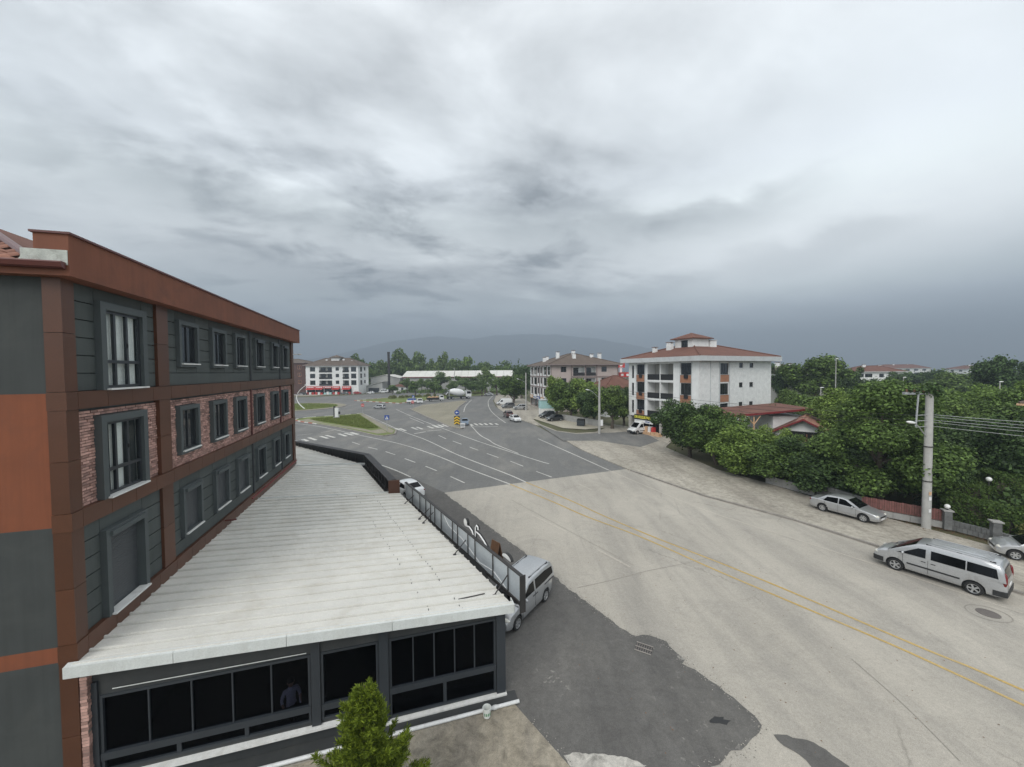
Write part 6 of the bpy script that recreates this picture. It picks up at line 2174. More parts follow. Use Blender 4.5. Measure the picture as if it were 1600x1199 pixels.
# ---- chalet with red trim under the trees
ch = thing('chalet', 'tiled chalet with dark red roof trim half buried in garden trees', 'house', (30.1, 44.4, 0), R(-40))
mb = MB()
mb.slab([(0.35, 0, 0), (5.6, 0, 0), (5.6, 0, 3.55), (2.95, 0, 4.95), (.35, 0, 3.55)], (0, 7, 0))
mb.build('wall', 'wall_white', ch)
for s, (xa, za, xb, zb_) in enumerate(((-.15, 3.35, 2.95, 5.05), (6.0, 3.35, 2.95, 5.05))):
    MB().slab([(xa, -.75, za), (xb, -.75, zb_), (xb, -.65, zb_), (xa, -.65, za)], (0, 0, .20)).build('barge_board', 'maroon_paint', ch)
    n = 9
    for i in range(n):
        for j in range(11):
            t0, t1 = i / n, (i + 1) / n + .03
            y0 = -.62 + j * .7
            p = [(xa + (xb - xa) * t0, y0 + .01, za + (zb_ - za) * t0 + .12), (xa + (xb - xa) * t1, y0 + .01, za + (zb_ - za) * t1 + .09), (xa + (xb - xa) * t1, y0 + .68, za + (zb_ - za) * t1 + .09), (xa + (xb - xa) * t0, y0 + .68, za + (zb_ - za) * t0 + .12)]
            if s == 1 or i > 6:
                MB().slab(p, (0, 0, .06)).build('roof_tile', 'clay_tile', ch)
    MB().slab([(xa, -.6, za), (xb, -.6, zb_), (xb, 7, zb_), (xa, 7, za)], (0, 0, .06)).build('roof', 'clay_roof_red', ch)
c2 = thing('open_shed', 'flat shed with a long dark red roof edge behind the tiled chalet', 'shed', (27.9, 43.6, 0), R(4))
MB().box(4.6, 9.0, 3.4, 8.0, 0, 4.9).build('wall', 'wall_white', c2)
MB().slab([(-2.0, 2.6, 4.95), (9.5, 2.6, 5.75), (9.5, 9, 5.95), (-2.0, 9, 5.2)], (0, 0, .10)).build('roof', 'clay_roof_red', c2)
MB().slab([(-2.0, 2.5, 4.92), (9.5, 2.5, 5.72), (9.5, 2.58, 5.72), (-2.0, 2.58, 4.92)], (0, 0, .24)).build('roof_edge', 'maroon_paint', c2)
mb = MB()
for x in (-.2, 1.6):
    mb.tube([(x, 2.7, 3.3), (x, 2.7, 5.0)], .08, 6)
    mb.tube([(x, 2.7, 4.0), (x + .8, 2.7, 5.05)], .06, 6)
    mb.tube([(x, 2.7, 4.0), (x - .8, 2.7, 4.95)], .06, 6)
mb.build('roof_brace', 'orange_wood', c2)
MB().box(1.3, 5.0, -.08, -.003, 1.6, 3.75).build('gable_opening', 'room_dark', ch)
MB().box(2.2, 3.2, -.14, -.083, 2.2, 2.9).build('wood_panel', 'orange_wood', ch)
mb = MB()
for x in (3.2, 3.7):
    mb.box(x, x + .12, -.2, -.09, 1.9, 3.5)
mb.box(1.4, 4.0, -.2, -.09, 2.92, 3.02)
mb.build('wood_frame', 'brown_wood', ch)
rh = thing('house', 'house whose tiled eave corner juts in at the frame edge above the trees', 'house', (39.3, 30.0, 0), R(-58))
MB().box(1.0, 9, 1.0, 9, 0, 7.6).build('wall', 'wall_white', rh)
hip_roof(rh, 1, 9, 1, 9, 7.75, 1.8, 'clay_roof_brown', .9, .14, 'orange_wood')

# ---- hills
hm = MB()
NX, NY = 150, 8
sk = [(-2600, 0), (-1750, 60), (-1400, 66), (-1120, 100), (-920, 150), (-640, 212), (-420, 244), (-250, 226), (-60, 238), (150, 246), (330, 230), (520, 205), (760, 150), (1000, 105), (1300, 70), (1800, 30), (2700, 0)]
rr = np.random.default_rng(11)
ph = rr.uniform(0, 6.28, 12)
vs = []
for j in range(NY + 1):
    for i in range(NX + 1):
        x = -2600 + 5300 * i / NX
        h = lerp_prof(sk, x) * .96
        t = j / NY
        prof = math.sin(math.pi * min(1, t * 1.25) / 2) if t < .8 else 1 - (t - .8) * 1.2
        h *= prof
        h += sum(math.sin(x * f * .004 + ph[k] + j * .9) * 9 / (k + 1) for k, f in enumerate((1, 2.3, 4.1, 7.7, 13.0))) * (h / 260)
        vs.append((x * 1.9, 3200 + 1750 * t, max(-.5, h * 1.9)))
fs = [(j * (NX + 1) + i, j * (NX + 1) + i + 1, (j + 1) * (NX + 1) + i + 1, (j + 1) * (NX + 1) + i) for j in range(NY) for i in range(NX)]
hm.add(vs, fs)
setting(hm.build('hills', 'mountain_wood', None, 180), 'long wooded hills fading into the grey sky')


# ------------------------------------------------------------------ vegetation
def leaf_cloud(name, mat, n, blobs, ls, seed, up=0.35, aspect=0.62, flat=0.0, shell=0.55):
    """Many leaf-sized quads spread through the blobs of a crown (unit radius, unit height)."""
    rg = np.random.default_rng(seed)
    B = np.array(blobs)
    vol = (B[:, 3] ** 2)
    pick = rg.choice(len(B), n, p=vol / vol.sum())
    d = rg.normal(size=(n, 3))
    d /= np.linalg.norm(d, axis=1, keepdims=True)
    rad = (shell + (1 - shell) * rg.random(n) ** 0.6)[:, None]
    rad *= (1 + .22 * rg.normal(size=(n, 1)) * (rg.random((n, 1)) < .5))
    P = B[pick, :3] + d * rad * B[pick, 3:4] * np.array([1, 1, 1 - flat]) * np.array([[1, 1, B_Z]])
    nrm = d * .8 + rg.normal(size=(n, 3)) * .55 + np.array([0, 0, up])
    nrm /= np.linalg.norm(nrm, axis=1, keepdims=True)
    t = np.cross(nrm, rg.normal(size=(n, 3)))
    t /= np.linalg.norm(t, axis=1, keepdims=True) + 1e-9
    b = np.cross(nrm, t)
    s = (ls * (.65 + .7 * rg.random(n)))[:, None]
    zc = np.array([[1, 1, B_Z]])
    V = np.empty((n, 4, 3))
    V[:, 0] = P - t * s * zc
    V[:, 1] = P + b * s * aspect * zc + nrm * s * .12
    V[:, 2] = P + t * s * zc
    V[:, 3] = P - b * s * aspect * zc + nrm * s * .12
    me = bpy.data.meshes.new(name)
    me.vertices.add(n * 4)
    me.vertices.foreach_set('co', V.reshape(-1))
    me.loops.add(n * 4)
    me.loops.foreach_set('vertex_index', np.arange(n * 4, dtype=np.int32))
    me.polygons.add(n)
    me.polygons.foreach_set('loop_start', np.arange(0, n * 4, 4, dtype=np.int32))
    me.update(calc_edges=True)
    me.materials.append(M[mat])
    return me


B_Z = 0.5        # crown meshes: radius 1, height 1 (z 0..1) so vertical sizes are halved


def blobs_round(seed, nb=26, squash=1.0):
    rg = random.Random(seed)
    out = [(0, 0, .5, .5)]
    while len(out) < nb:
        x, y, z = rg.uniform(-1, 1), rg.uniform(-1, 1), rg.uniform(-1, 1)
        q = x * x + y * y + z * z
        if q > 1 or q < .12:
            continue
        f = rg.uniform(.70, .92)
        w = 1 if z > -.2 else .9
        r = rg.uniform(.15, .38) * (1.15 - .4 * q)
        out.append((x * f * w, y * f * w, .5 + z * .5 * f, r))
    return out


def blobs_spread(seed):
    rg = random.Random(seed)
    out = []
    for i in range(34):
        a = rg.uniform(0, 6.283)
        z = rg.uniform(.05, .95)
        rmax = .95 * math.sqrt(max(.08, 1 - ((z - .42) / .6) ** 2))
        rr_ = rmax * math.sqrt(rg.uniform(.05, 1)) * .85
        out.append((rr_ * math.cos(a), rr_ * math.sin(a), z, rg.uniform(.16, .34)))
    return out


def blobs_cone(seed, layers=9, k=5, rbase=.95):
    rg = random.Random(seed)
    out = []
    for i in range(layers):
        z = .06 + .9 * i / (layers - 1)
        R_ = rbase * (1 - z) ** .8 + .03
        for j in range(max(1, int(k * (1 - z * .6)))):
            a = 6.283 * j / k + i * 1.1 + rg.uniform(-.3, .3)
            q = R_ * rg.uniform(.5, .8)
            out.append((q * math.cos(a), q * math.sin(a), z + rg.uniform(-.02, .02), max(.07, R_ * rg.uniform(.32, .5))))
    return out


CROWN = {}
for key, (blob, n, ls, mat_, kw) in {
        'near_a': (blobs_round(1, 48), 26000, .034, 'leaf_dark', {}), 'near_b': (blobs_round(2, 48), 26000, .034, 'leaf_mid', {}),
        'near_c': (blobs_round(3, 48), 26000, .034, 'leaf_fresh', {}), 'spread': (blobs_spread(4), 36000, .024, 'leaf_mid', dict(flat=.15, up=.5)),
        'spread_b': (blobs_spread(14), 26000, .030, 'leaf_fresh', dict(flat=.15, up=.5)),
        'mid_a': (blobs_round(5, 26), 11000, .045, 'leaf_mid', {}), 'mid_b': (blobs_round(6, 26), 11000, .045, 'leaf_dark', {}), 'mid_c': (blobs_round(16, 26), 11000, .045, 'leaf_fresh', {}),
        'far_a': (blobs_round(7, 22), 2200, .085, 'leaf_far', {}), 'far_b': (blobs_round(8, 18), 2200, .085, 'leaf_mid', {}), 'poplar': (blobs_cone(9, 9, 5, .8), 2400, .085, 'leaf_far', {}),
        'conifer': (blobs_cone(10, 14, 7), 9000, .05, 'leaf_conifer', dict(flat=.65, up=.9, shell=.3)), 'far_conifer': (blobs_cone(12, 9, 5), 1800, .08, 'leaf_conifer', dict(flat=.3)),
        }.items():
    CROWN[key] = (leaf_cloud('crown', mat_, n, blob, ls, hash(len(key) * 31 + n) % 9999, **kw), blob)


def tree(name, label, x, y, h, r, key, group, base=0.0, trunk=.28, cat='tree', rot=None):
    """Trunk with limbs reaching into the clumps of its own crown."""
    me, blob = CROWN[key]
    rg = random.Random(int(x * 13 + y * 7 + h * 31))
    a = rg.uniform(0, 6.28) if rot is None else rot
    t = thing(name, label, cat, (x, y, base), a, group)
    zc = h * trunk
    ch_ = h - zc
    link('crown', me, t, (0, 0, zc), 0, (r, r, ch_))
    mb = MB()
    tr_ = max(.07, .022 * h + .02 * r)
    top = (rg.uniform(-.1, .1) * r, rg.uniform(-.1, .1) * r, zc + ch_ * .55)
    mb.tube([(0, 0, -.1), (tr_ * .3, 0, zc * .5), (top[0] * .5, top[1] * .5, zc + .1 * ch_), top], [tr_ * 1.35, tr_, tr_ * .8, tr_ * .3], 8)
    for bx in rg.sample(blob, min(8, len(blob))):
        p = (bx[0] * r, bx[1] * r, zc + bx[2] * ch_)
        s = (0, 0, zc + ch_ * rg.uniform(-.02, .25))
        m_ = tuple((s[i] * .5 + p[i] * .5) + (0.06 * ch_ if i == 2 else 0) for i in range(3))
        mb.tube([s, m_, p], [tr_ * .5, tr_ * .34, tr_ * .1], 5)
    mb.build('trunk', 'bark', t, 60)
    return t


def pxtree(name, label, px, Y, ytop, wpx, key, group, trunk=.25, base=0.0):
    X = (px - 800) / 600 * Y
    h = 10.7 - (ytop - (580.5 - (px - 800) * .0075)) / 600 * Y
    tree(name, label, round(X, 2), Y, max(1.5, h), wpx / 2 * Y / 600, key, group, base, trunk)


NG = 'garden trees along the pavement'
for a in [
    ('garden_tree', 'dark bushy tree nearest the white block at the pavement edge', 1078, 47, 620, 112, 'near_a', .06),
    ('garden_tree', 'second dark tree of the pavement row, rising before the brick window column', 1120, 43, 630, 112, 'near_b', .03),
    ('garden_tree', 'bright green rounded tree in front of the chalet wall', 1164, 38.8, 660, 128, 'near_c', .01),
    ('garden_tree', 'low leafy tree directly below the chalet gable', 1226, 35.2, 682, 124, 'near_b', 0),
    ('garden_tree', 'dark bush like tree overhanging the tail of the silver saloon', 1284, 32.4, 682, 136, 'near_a', 0),
    ('spreading_tree', 'wide spreading tree with feathery branches above the silver saloon', 1376, 30.0, 602, 200, 'spread', .13),
    ('garden_tree', 'large leaved shrub just right of the foot of the concrete pole', 1482, 28.2, 700, 80, 'near_a', .08),
    ]:
    pxtree(a[0], a[1], *a[2:7], NG, a[7])
GG = 'trees in the gardens behind the wall'
for a in [
    ('garden_tree', 'leafy tree between the chalet roof and the spreading tree', 1330, 44, 604, 120, 'spread_b', .2),
    ('garden_tree', 'broad green tree directly behind the top of the concrete pole', 1440, 42, 596, 124, 'near_b', .2),
    ('garden_tree', 'fresh green tree filling the gap between the pole and the frame edge', 1522, 45, 606, 140, 'near_c', .2),
    ('garden_tree', 'fresh green tree at the frame edge above the jutting eave', 1600, 42, 592, 140, 'spread_b', .2),
    ('garden_tree', 'dark tree in front of the jutting eave corner', 1552, 33, 652, 120, 'near_a', .1),
    ('cedar_tree', 'dark cedar with layered branches above the trimmed hedge', 1545, 29.5, 668, 130, 'conifer', .05),
    ('cedar_tree', 'dark cedar at the frame edge behind the hedge columns', 1612, 28.0, 640, 140, 'conifer', .05),
    ('garden_tree', 'dark tree behind the large leaved shrub at the pole', 1490, 36, 640, 110, 'near_a', .1),
    ('garden_tree', 'small tree beside the chalet on the side of the white block', 1212, 52, 626, 70, 'mid_b', .2),
    ('garden_tree', 'tree directly behind the upper roof of the chalet', 1262, 54, 614, 90, 'mid_a', .2),
    ('garden_tree', 'tree hiding the right end of the tiled chalet roof', 1332, 37, 652, 96, 'near_b', .1),
    ('garden_tree', 'tree in the middle of the garden mass left of the pole lamp', 1405, 36, 640, 100, 'near_b', .12),
    ('garden_tree', 'yellowish green tree in the garden mass under the wires', 1475, 50, 600, 110, 'mid_c', .2),
    ('garden_tree', 'dark low tree behind the silver car at the frame edge', 1625, 27, 642, 150, 'near_a', .05),
    ('garden_tree', 'dark tree right behind the wall between pole and hedge', 1440, 33, 660, 110, 'near_a', .05),
    ('garden_tree', 'low dark tree filling under the spreading tree', 1345, 32.5, 690, 110, 'near_a', .02),
    ('garden_tree', 'green tree behind the cedar above the jutting eave', 1590, 40, 604, 120, 'near_b', .1),
    ('garden_tree', 'small tree standing before the right slope of the tiled chalet', 1322, 37.0, 672, 70, 'near_c', .05),
    ('garden_tree', 'bushy tree hiding the foot of the chalet gable', 1256, 36.5, 677, 88, 'near_b', .03),
    ('garden_tree', 'leafy tree standing before the white shed wall left of the gable', 1208, 38.5, 664, 70, 'near_c', .05),
    ('garden_tree', 'green tree over the middle wires', 1505, 38, 624, 120, 'near_b', .1),
    ]:
    pxtree(a[0], a[1], *a[2:7], GG, a[7])
SK = 'trees on the eastern skyline'
for a in [
    ('skyline_tree', 'big round tree on the skyline right of the white block', 1274, 86, 553, 100, 'mid_a', .25),
    ('skyline_tree', 'thin crowned tree half behind the white block edge', 1217, 92, 562, 44, 'mid_b', .3),
    ('skyline_tree', 'smaller dark tree between the big round tree and the far white block', 1330, 92, 568, 50, 'mid_b', .25),
    ('skyline_tree', 'dark tree in front of the long distant red roof, nearer the far white block', 1412, 125, 577, 64, 'mid_b', .25),
    ('skyline_tree', 'dark tree in front of the long distant red roof, nearer the tallest tree', 1464, 128, 574, 50, 'mid_b', .25),
    ('skyline_tree', 'wide green tree below the distant red roofs behind the pole top', 1498, 95, 580, 90, 'mid_a', .2),
    ('skyline_tree', 'tallest tree on the skyline near the frame edge', 1568, 74, 546, 84, 'mid_b', .2),
    ('skyline_tree', 'tree cut by the frame edge beside the tallest one', 1612, 76, 572, 70, 'mid_a', .2),
    ('skyline_tree', 'green tree between the chalet and the distant white block', 1345, 66, 606, 80, 'mid_a', .2),
    ('skyline_tree', 'small tree in front of the grey block', 1238, 70, 606, 50, 'mid_a', .2),
    ('skyline_tree', 'low dark tree right of the distant white block', 1380, 110, 588, 50, 'mid_b', .2),
    ('skyline_tree', 'low green tree under the distant white block', 1372, 84, 604, 70, 'mid_a', .2),
    ('skyline_tree', 'green tree behind the frame edge house roof', 1545, 62, 590, 80, 'mid_c', .2),
    ('skyline_tree', 'low tree in front of the second distant red roof', 1530, 130, 580, 40, 'mid_b', .2),
    ]:
    pxtree(a[0], a[1], *a[2:7], SK, a[7])
SG2 = 'street trees before the pinkish block'
for a in [
    ('street_tree', 'pale flowering tree closest to the teal kiosk', 870, 88, 578, 48, 'mid_c', .12),
    ('street_tree', 'big dark street tree over the forecourt wall', 893, 83, 590, 76, 'mid_a', .1),
    ('street_tree', 'light green street tree hiding the balconies of the pinkish block', 916, 80, 582, 72, 'mid_c', .12),
    ('street_tree', 'street tree just left of the tall lamp pole with the white fuse box', 928, 75, 602, 62, 'mid_b', .12),
    ('street_tree', 'street tree right of the lamp pole with a bare slanting trunk', 957, 70, 600, 72, 'mid_a', .18),
    ('street_tree', 'dark narrow tree against the slim windows of the white block', 975, 74, 596, 40, 'mid_b', .1),
    ]:
    pxtree(a[0], a[1], *a[2:7], SG2, a[7])
BG = 'trees around the far bend'
for a in [
    ('bend_tree', 'big dark tree by the road just before the parked white panel van', 803, 130, 584, 56, 'mid_a', .1),
    ('bend_tree', 'dark tree left of the pinkish block over the shop boards', 815, 150, 566, 46, 'mid_b', .1),
    ('bend_tree', 'dark conifer rising over the far bend', 811, 190, 559, 14, 'far_conifer', .1),
    ]:
    pxtree(a[0], a[1], *a[2:7], BG, a[7])
MG = 'trees planted on the median and before the shed'
med = [('green bushy tree before the left part of the long shed', 636, 196, 590, 22, 'far_a'), ('green tree before the right part of the long shed', 790, 184, 588, 28, 'far_b'), ('small green tree before the shed between two dark ones', 744, 200, 590, 22, 'far_a'), ('low tree before the shed left of the light green tree', 672, 196, 592, 20, 'far_b'), ('young round tree on the median in front of the shed stack', 613, 186, 600, 22, 'far_b'), ('round headed median tree beyond the red no entry sign', 649, 172, 592, 27, 'far_b'),
       ('round headed median tree behind the flatbed truck', 679, 168, 594, 29, 'far_b'), ('round headed median tree over the mixer drum', 706, 172, 594, 23, 'far_a'),
       ('small dark tree beside the guard kiosk', 659, 205, 589, 16, 'far_b'), ('light green tree before the middle of the shed', 688, 198, 580, 36, 'far_a'),
       ('broad dark tree before the shed wall', 727, 196, 585, 42, 'far_b'), ('small round tree right of the mixer truck', 734, 172, 592, 26, 'far_b'),
       ('tall light green tree at the far end of the median', 758, 180, 574, 29, 'far_a'), ('round tree left of the tall light green one at the bend', 753, 166, 594, 23, 'far_a'),
       ('round tree at the road edge where the shed ends', 776, 170, 584, 29, 'far_b'), ('small tree between the kiosk and the light green tree', 668, 204, 592, 18, 'far_a')]
for lab, px, Y, yt, w, key in med:
    pxtree('median_tree', lab, px, Y, yt, w, key, MG, .28)
WG = 'tall trees behind the shed'
wood = [('round tree behind the gabled shed roof', 612, 238, 560, 26, 'far_b'), ('low dark tree behind the left end of the long shed', 640, 234, 566, 26, 'far_b'), ('low green tree behind the middle of the long shed', 706, 232, 566, 30, 'far_a'), ('low green tree behind the right half of the long shed', 762, 236, 565, 34, 'far_a'), ('dark low tree behind the right end of the long shed', 786, 238, 566, 34, 'far_b'), ('low tree between the dark tree and the low wood', 668, 236, 566, 24, 'far_b'), ('tree behind the right end of the white block with red shops', 557, 236, 552, 29, 'far_a'), ('dark tree left of the black stack', 580, 240, 555, 34, 'far_b'), ('pale young tree between block and stack', 597, 232, 562, 26, 'far_a'),
        ('tallest rounded tree right of the black stack', 626, 236, 544, 42, 'far_a'), ('rounded tree next to the tallest one behind the shed', 653, 240, 549, 39, 'far_a'), ('slim pale tree behind the shed', 676, 236, 560, 29, 'far_a'),
        ('bright tall tree above the shed roof', 694, 236, 549, 34, 'far_a'), ('big dark tree in the middle behind the shed', 720, 240, 551, 52, 'far_b'), ('dark tree joining the low wood', 741, 246, 561, 34, 'far_b')]
for lab, px, Y, yt, w, key in wood:
    pxtree('tall_tree', lab, px, Y, yt, w, key, WG, .12)

# the low far wood reads as one mass
bl = []
rg = random.Random(21)
wd = []
for i in range(46):
    px = 560 + 265 * i / 45
    Y = 262 + rg.uniform(-6, 10)
    X = (px - 800) / 600 * Y
    top = 10.7 + (580 - rg.uniform(562, 569)) / 600 * Y
    wd.append((X, Y, top))
V = []
for (X, Y, top) in wd:
    r = rg.uniform(4, 6)
    for q in range(5):
        V.append((X + rg.uniform(-2, 2), Y + rg.uniform(-2, 2), top * rg.uniform(.25, .82), r * rg.uniform(.5, .8)))
B_Z = 1.0
me = leaf_cloud('far_wood', 'leaf_far', 15000, V, .75, 5)
tag(link('far_wood', me), 'low dark wood closing the view behind the long shed', 'wood', kind='stuff')
V = []
for i in range(420):
    a = rg.uniform(-62, 62)
    Y = rg.uniform(300, 620)
    X = math.tan(R(a)) * Y * .9
    V.append((X, Y, rg.uniform(1.5, 5.5), rg.uniform(3, 6.5)))
me = leaf_cloud('far_wood', 'leaf_far', 22000, V, 1.5, 6)
tag(link('far_wood', me), 'scattered dark tree tops of the far plain under the hills', 'wood', kind='stuff')
# undergrowth of the gardens
V = []
for i in range(520):
    u, v = rg.random(), rg.random()
    X, Y = 24.5 + v * 24 + u * 3, 56 - u * 34
    if Y < 31 and X < 31.8:
        continue
    if X - 24.6 < (35.5 - Y) * .55:
        X += (35.5 - Y) * .55 + .8
    V.append((X, Y, rg.uniform(.2, 1.6), rg.uniform(.7, 1.4)))
me = leaf_cloud('undergrowth', 'leaf_dark', 26000, V, .17, 8)
tag(link('undergrowth', me), 'tangled dark undergrowth filling the gardens behind the wall', 'undergrowth', kind='stuff')
# grass tufts on the near kerbside and islands
V = [(rg.uniform(-1, 1), 0, 0, 0.1)]


def hedge(label, x0, y0, x1, y1, h, w, seed, mat='leaf_hedge', n=9000):
    """Clipped hedge: dense small leaves over a boxy core."""
    t = thing('hedge', label, 'hedge', (x0, y0, 0.0), math.atan2(y1 - y0, x1 - x0), 'clipped hedges of the corner garden')
    L = math.hypot(x1 - x0, y1 - y0)
    rg_ = np.random.default_rng(seed)
    MB().box(.1, L - .1, -w / 2 + .15, w / 2 - .15, 0, h - .18).build('twigs', 'bark', t)
    area = [L * h, L * h, w * h, w * h, L * w]
    pk = rg_.choice(5, n, p=np.array(area) / sum(area))
    u, v = rg_.random(n), rg_.random(n)
    P = np.zeros((n, 3))
    N = np.zeros((n, 3))
    for f in range(5):
        m = pk == f
        if f < 2:
            P[m] = np.stack([u[m] * L, np.full(m.sum(), (-1, 1)[f] * w / 2), v[m] * h], 1)
            N[m] = (0, (-1, 1)[f], 0)
        elif f < 4:
            P[m] = np.stack([np.full(m.sum(), (0, L)[f - 2]), (u[m] - .5) * w, v[m] * h], 1)
            N[m] = ((-1, 1)[f - 2], 0, 0)
        else:
            P[m] = np.stack([u[m] * L, (v[m] - .5) * w, np.full(m.sum(), h)], 1)
            N[m] = (0, 0, 1)
    wob = .10 * np.sin(P[:, 0] * 2.1 + seed) + .07 * np.sin(P[:, 2] * 4 + P[:, 0] * 3.3)
    P += N * (wob[:, None] + rg_.normal(size=(n, 1)) * .07)
    nr = N * .7 + rg_.normal(size=(n, 3)) * .6 + np.array([0, 0, .3])
    nr /= np.linalg.norm(nr, axis=1, keepdims=True)
    tt = np.cross(nr, rg_.normal(size=(n, 3)))
    tt /= np.linalg.norm(tt, axis=1, keepdims=True)
    b = np.cross(nr, tt)
    s = (.07 * (.6 + .8 * rg_.random(n)))[:, None]
    Vv = np.stack([P - tt * s, P + b * s * .6, P + tt * s, P - b * s * .6], 1)
    me_ = bpy.data.meshes.new('foliage')
    me_.from_pydata(Vv.reshape(-1, 3).tolist(), [], [(4 * i, 4 * i + 1, 4 * i + 2, 4 * i + 3) for i in range(n)])
    me_.materials.append(M[mat])
    link('foliage', me_, t)
    return t


hedge('tall clipped hedge behind the grey stone wall', 30.3, 26.4, 30.9, 23.2, 1.95, 1.2, 1)
hedge('clipped hedge running back from the wall to the cedar', 31.6, 26.6, 35.2, 27.6, 2.5, 1.4, 2)
hedge('pale olive hedge right of the stone post at the frame edge', 30.4, 22.6, 31.6, 20.0, 1.35, 1.0, 3, 'leaf_olive', 6000)
hedge('rounded hedge column in the corner garden', 33.6, 27.0, 34.9, 26.4, 3.3, 1.5, 4)
hedge('hedge block at the frame edge behind the olive hedge', 31.8, 23.6, 33.4, 21.0, 2.1, 1.4, 5)

# ------------------------------------------------------------------ the young thuja in the foreground
th = thing('thuja_tree', 'yellow green young conifer whose tip rises before the glazed annex', 'conifer', (-3.22, 8.0, 0.0))
MB().tube([(0, 0, 0), (.02, 0, 2.2), (0, .02, 4.0)], [.09, .06, .012], 8).build('trunk', 'bark', th, 60)
rgn = np.random.default_rng(5)
PV = []
HT = 3.95


def sprig(p0, dirv, ln, wd):
    """One scale-leaf twig: a narrow tapered blade."""
    nrm = np.cross(dirv, rgn.normal(size=3))
    nrm /= np.linalg.norm(nrm) + 1e-9
    w = np.cross(dirv, nrm) * wd
    PV.extend([p0 - w * .5, p0 + dirv * ln * .5 - w + nrm * ln * .04, p0 + dirv * ln, p0 + dirv * ln * .5 + w + nrm * ln * .04])


for k in range(190):
    q = (k + rgn.random()) / 190
    z = .35 + (HT - .40) * q ** 1.15
    f = max(.02, 1 - (z - .2) / (HT - .15))
    a = k * 2.39996 + rgn.uniform(-.35, .35)
    Rb = (1.42 * f ** .80 + .05) * (rgn.uniform(.62, 1.0) if rgn.random() < .72 else rgn.uniform(1.0, 1.28))
    rise = rgn.uniform(.25, .62) * Rb + .06
    ca, sa = math.cos(a), math.sin(a)
    side = np.array([-sa, ca, 0.0])
    m = int(7 + 26 * Rb)
    prev = None
    for i in range(m):
        t = .16 + .84 * (i + .5) / m
        c = np.array([ca * Rb * t, sa * Rb * t, z - .16 * Rb * t + rise * t ** 2.0])
        outw = np.array([ca, sa, .35 + .9 * t])
        # plume: side sprays shorten towards the tip so that each branch ends in a point
        span = (.05 + .30 * (1 - t) ** .8 * min(1, t * 3)) * (.55 + .5 * Rb)
        for r_ in range(5):
            ang = rgn.uniform(-1.25, 1.25)
            lift = rgn.normal() * .35
            dirv = outw * math.cos(ang) + side * math.sin(ang) * 1.25 + np.array([0, 0, lift])
            dirv /= np.linalg.norm(dirv)
            L = span * rgn.uniform(.45, 1.0)
            b0 = c + rgn.normal(size=3) * .012
            for h_ in range(3):
                d2 = dirv + rgn.normal(size=3) * .28
                d2 /= np.linalg.norm(d2)
                sprig(b0 + dirv * L * h_ * .34, d2, .06 + .07 * rgn.random(), .0085 + .004 * rgn.random())
for i in range(150):
    t = rgn.random()
    d = np.array([rgn.normal() * .35, rgn.normal() * .35, 1.0])
    d /= np.linalg.norm(d)
    sprig(np.array([rgn.normal() * .03, rgn.normal() * .03, HT - .35 + .33 * t]), d, .10, .010)
me = bpy.data.meshes.new('foliage')
nq = len(PV) // 4
me.from_pydata([tuple(p) for p in PV], [], [(4 * i, 4 * i + 1, 4 * i + 2, 4 * i + 3) for i in range(nq)])
me.materials.append(M['leaf_thuja'])
link('foliage', me, th)

# ------------------------------------------------------------------ garden wall, fence and posts
gw = thing('garden_wall', 'grey rendered garden wall behind the silver saloon', 'wall', (0, 0, .1))


def wall_run(root, name, a, b, h, w, mat, n, rows, z0=0.0):
    a, b = Vector((*a, 0)), Vector((*b, 0))
    d = (b - a)
    dn = d.normalized()
    nr = Vector((-dn.y, dn.x, 0)) * w
    for r in range(rows):
        off = (r % 2) * .5
        for i in range(n + (1 if off else 0)):
            t0, t1 = max(0, (i - off) / n), min(1, (i + 1 - off) / n)
            o_ = a + d * t0 + dn * .008 + Vector((0, 0, z0 + h * r / rows + .006 * (r > 0)))
            MB().obox(o_, d * (t1 - t0) - dn * .016, nr * (1 + .06 * ((i * 3 + r) % 3 - 1)), (0, 0, h / rows - .008)).build(name, mat, root)


A0, A1, A2, A3, A4 = (25.20, 31.46), (25.68, 28.02), (28.59, 25.00), (29.41, 23.10), (29.69, 21.86)
W0 = (23.68, 35.67)
wall_run(gw, 'wall_section', W0, A0, .7, .2, 'cement', 6, 1)
wall_run(gw, 'wall_section', A0, A1, 1.15, .2, 'wall_stone_grey', 4, 1)
fc = thing('board_fence', 'weathered red board fence on a low plinth beside the concrete pole', 'fence', (0, 0, .1))
wall_run(fc, 'plinth', A1, A2, .42, .22, 'cement', 5, 1)
a, b = Vector((*A1, 0)), Vector((*A2, 0))
nb = 34
for i in range(nb):
    p = a + (b - a) * (i + .06) / nb
    dn = (b - a).normalized()
    MB().obox(p + Vector((0, 0, .46)) + Vector((-dn.y, dn.x, 0)) * .06, (b - a) * .88 / nb, Vector((-dn.y, dn.x, 0)) * .04, (0, 0, .72 + .03 * ((i * 7) % 4) / 3)).build('fence_board', 'red_fence', fc)
sw = thing('stone_wall', 'low wall of grey stone blocks below the clipped hedge', 'wall', (0, 0, .1))
wall_run(sw, 'stone_block', A2, A3, .62, .24, 'wall_stone_grey', 9, 2)
wall_run(sw, 'stone_block', A3, A4, .62, .24, 'wall_stone_grey', 6, 2)
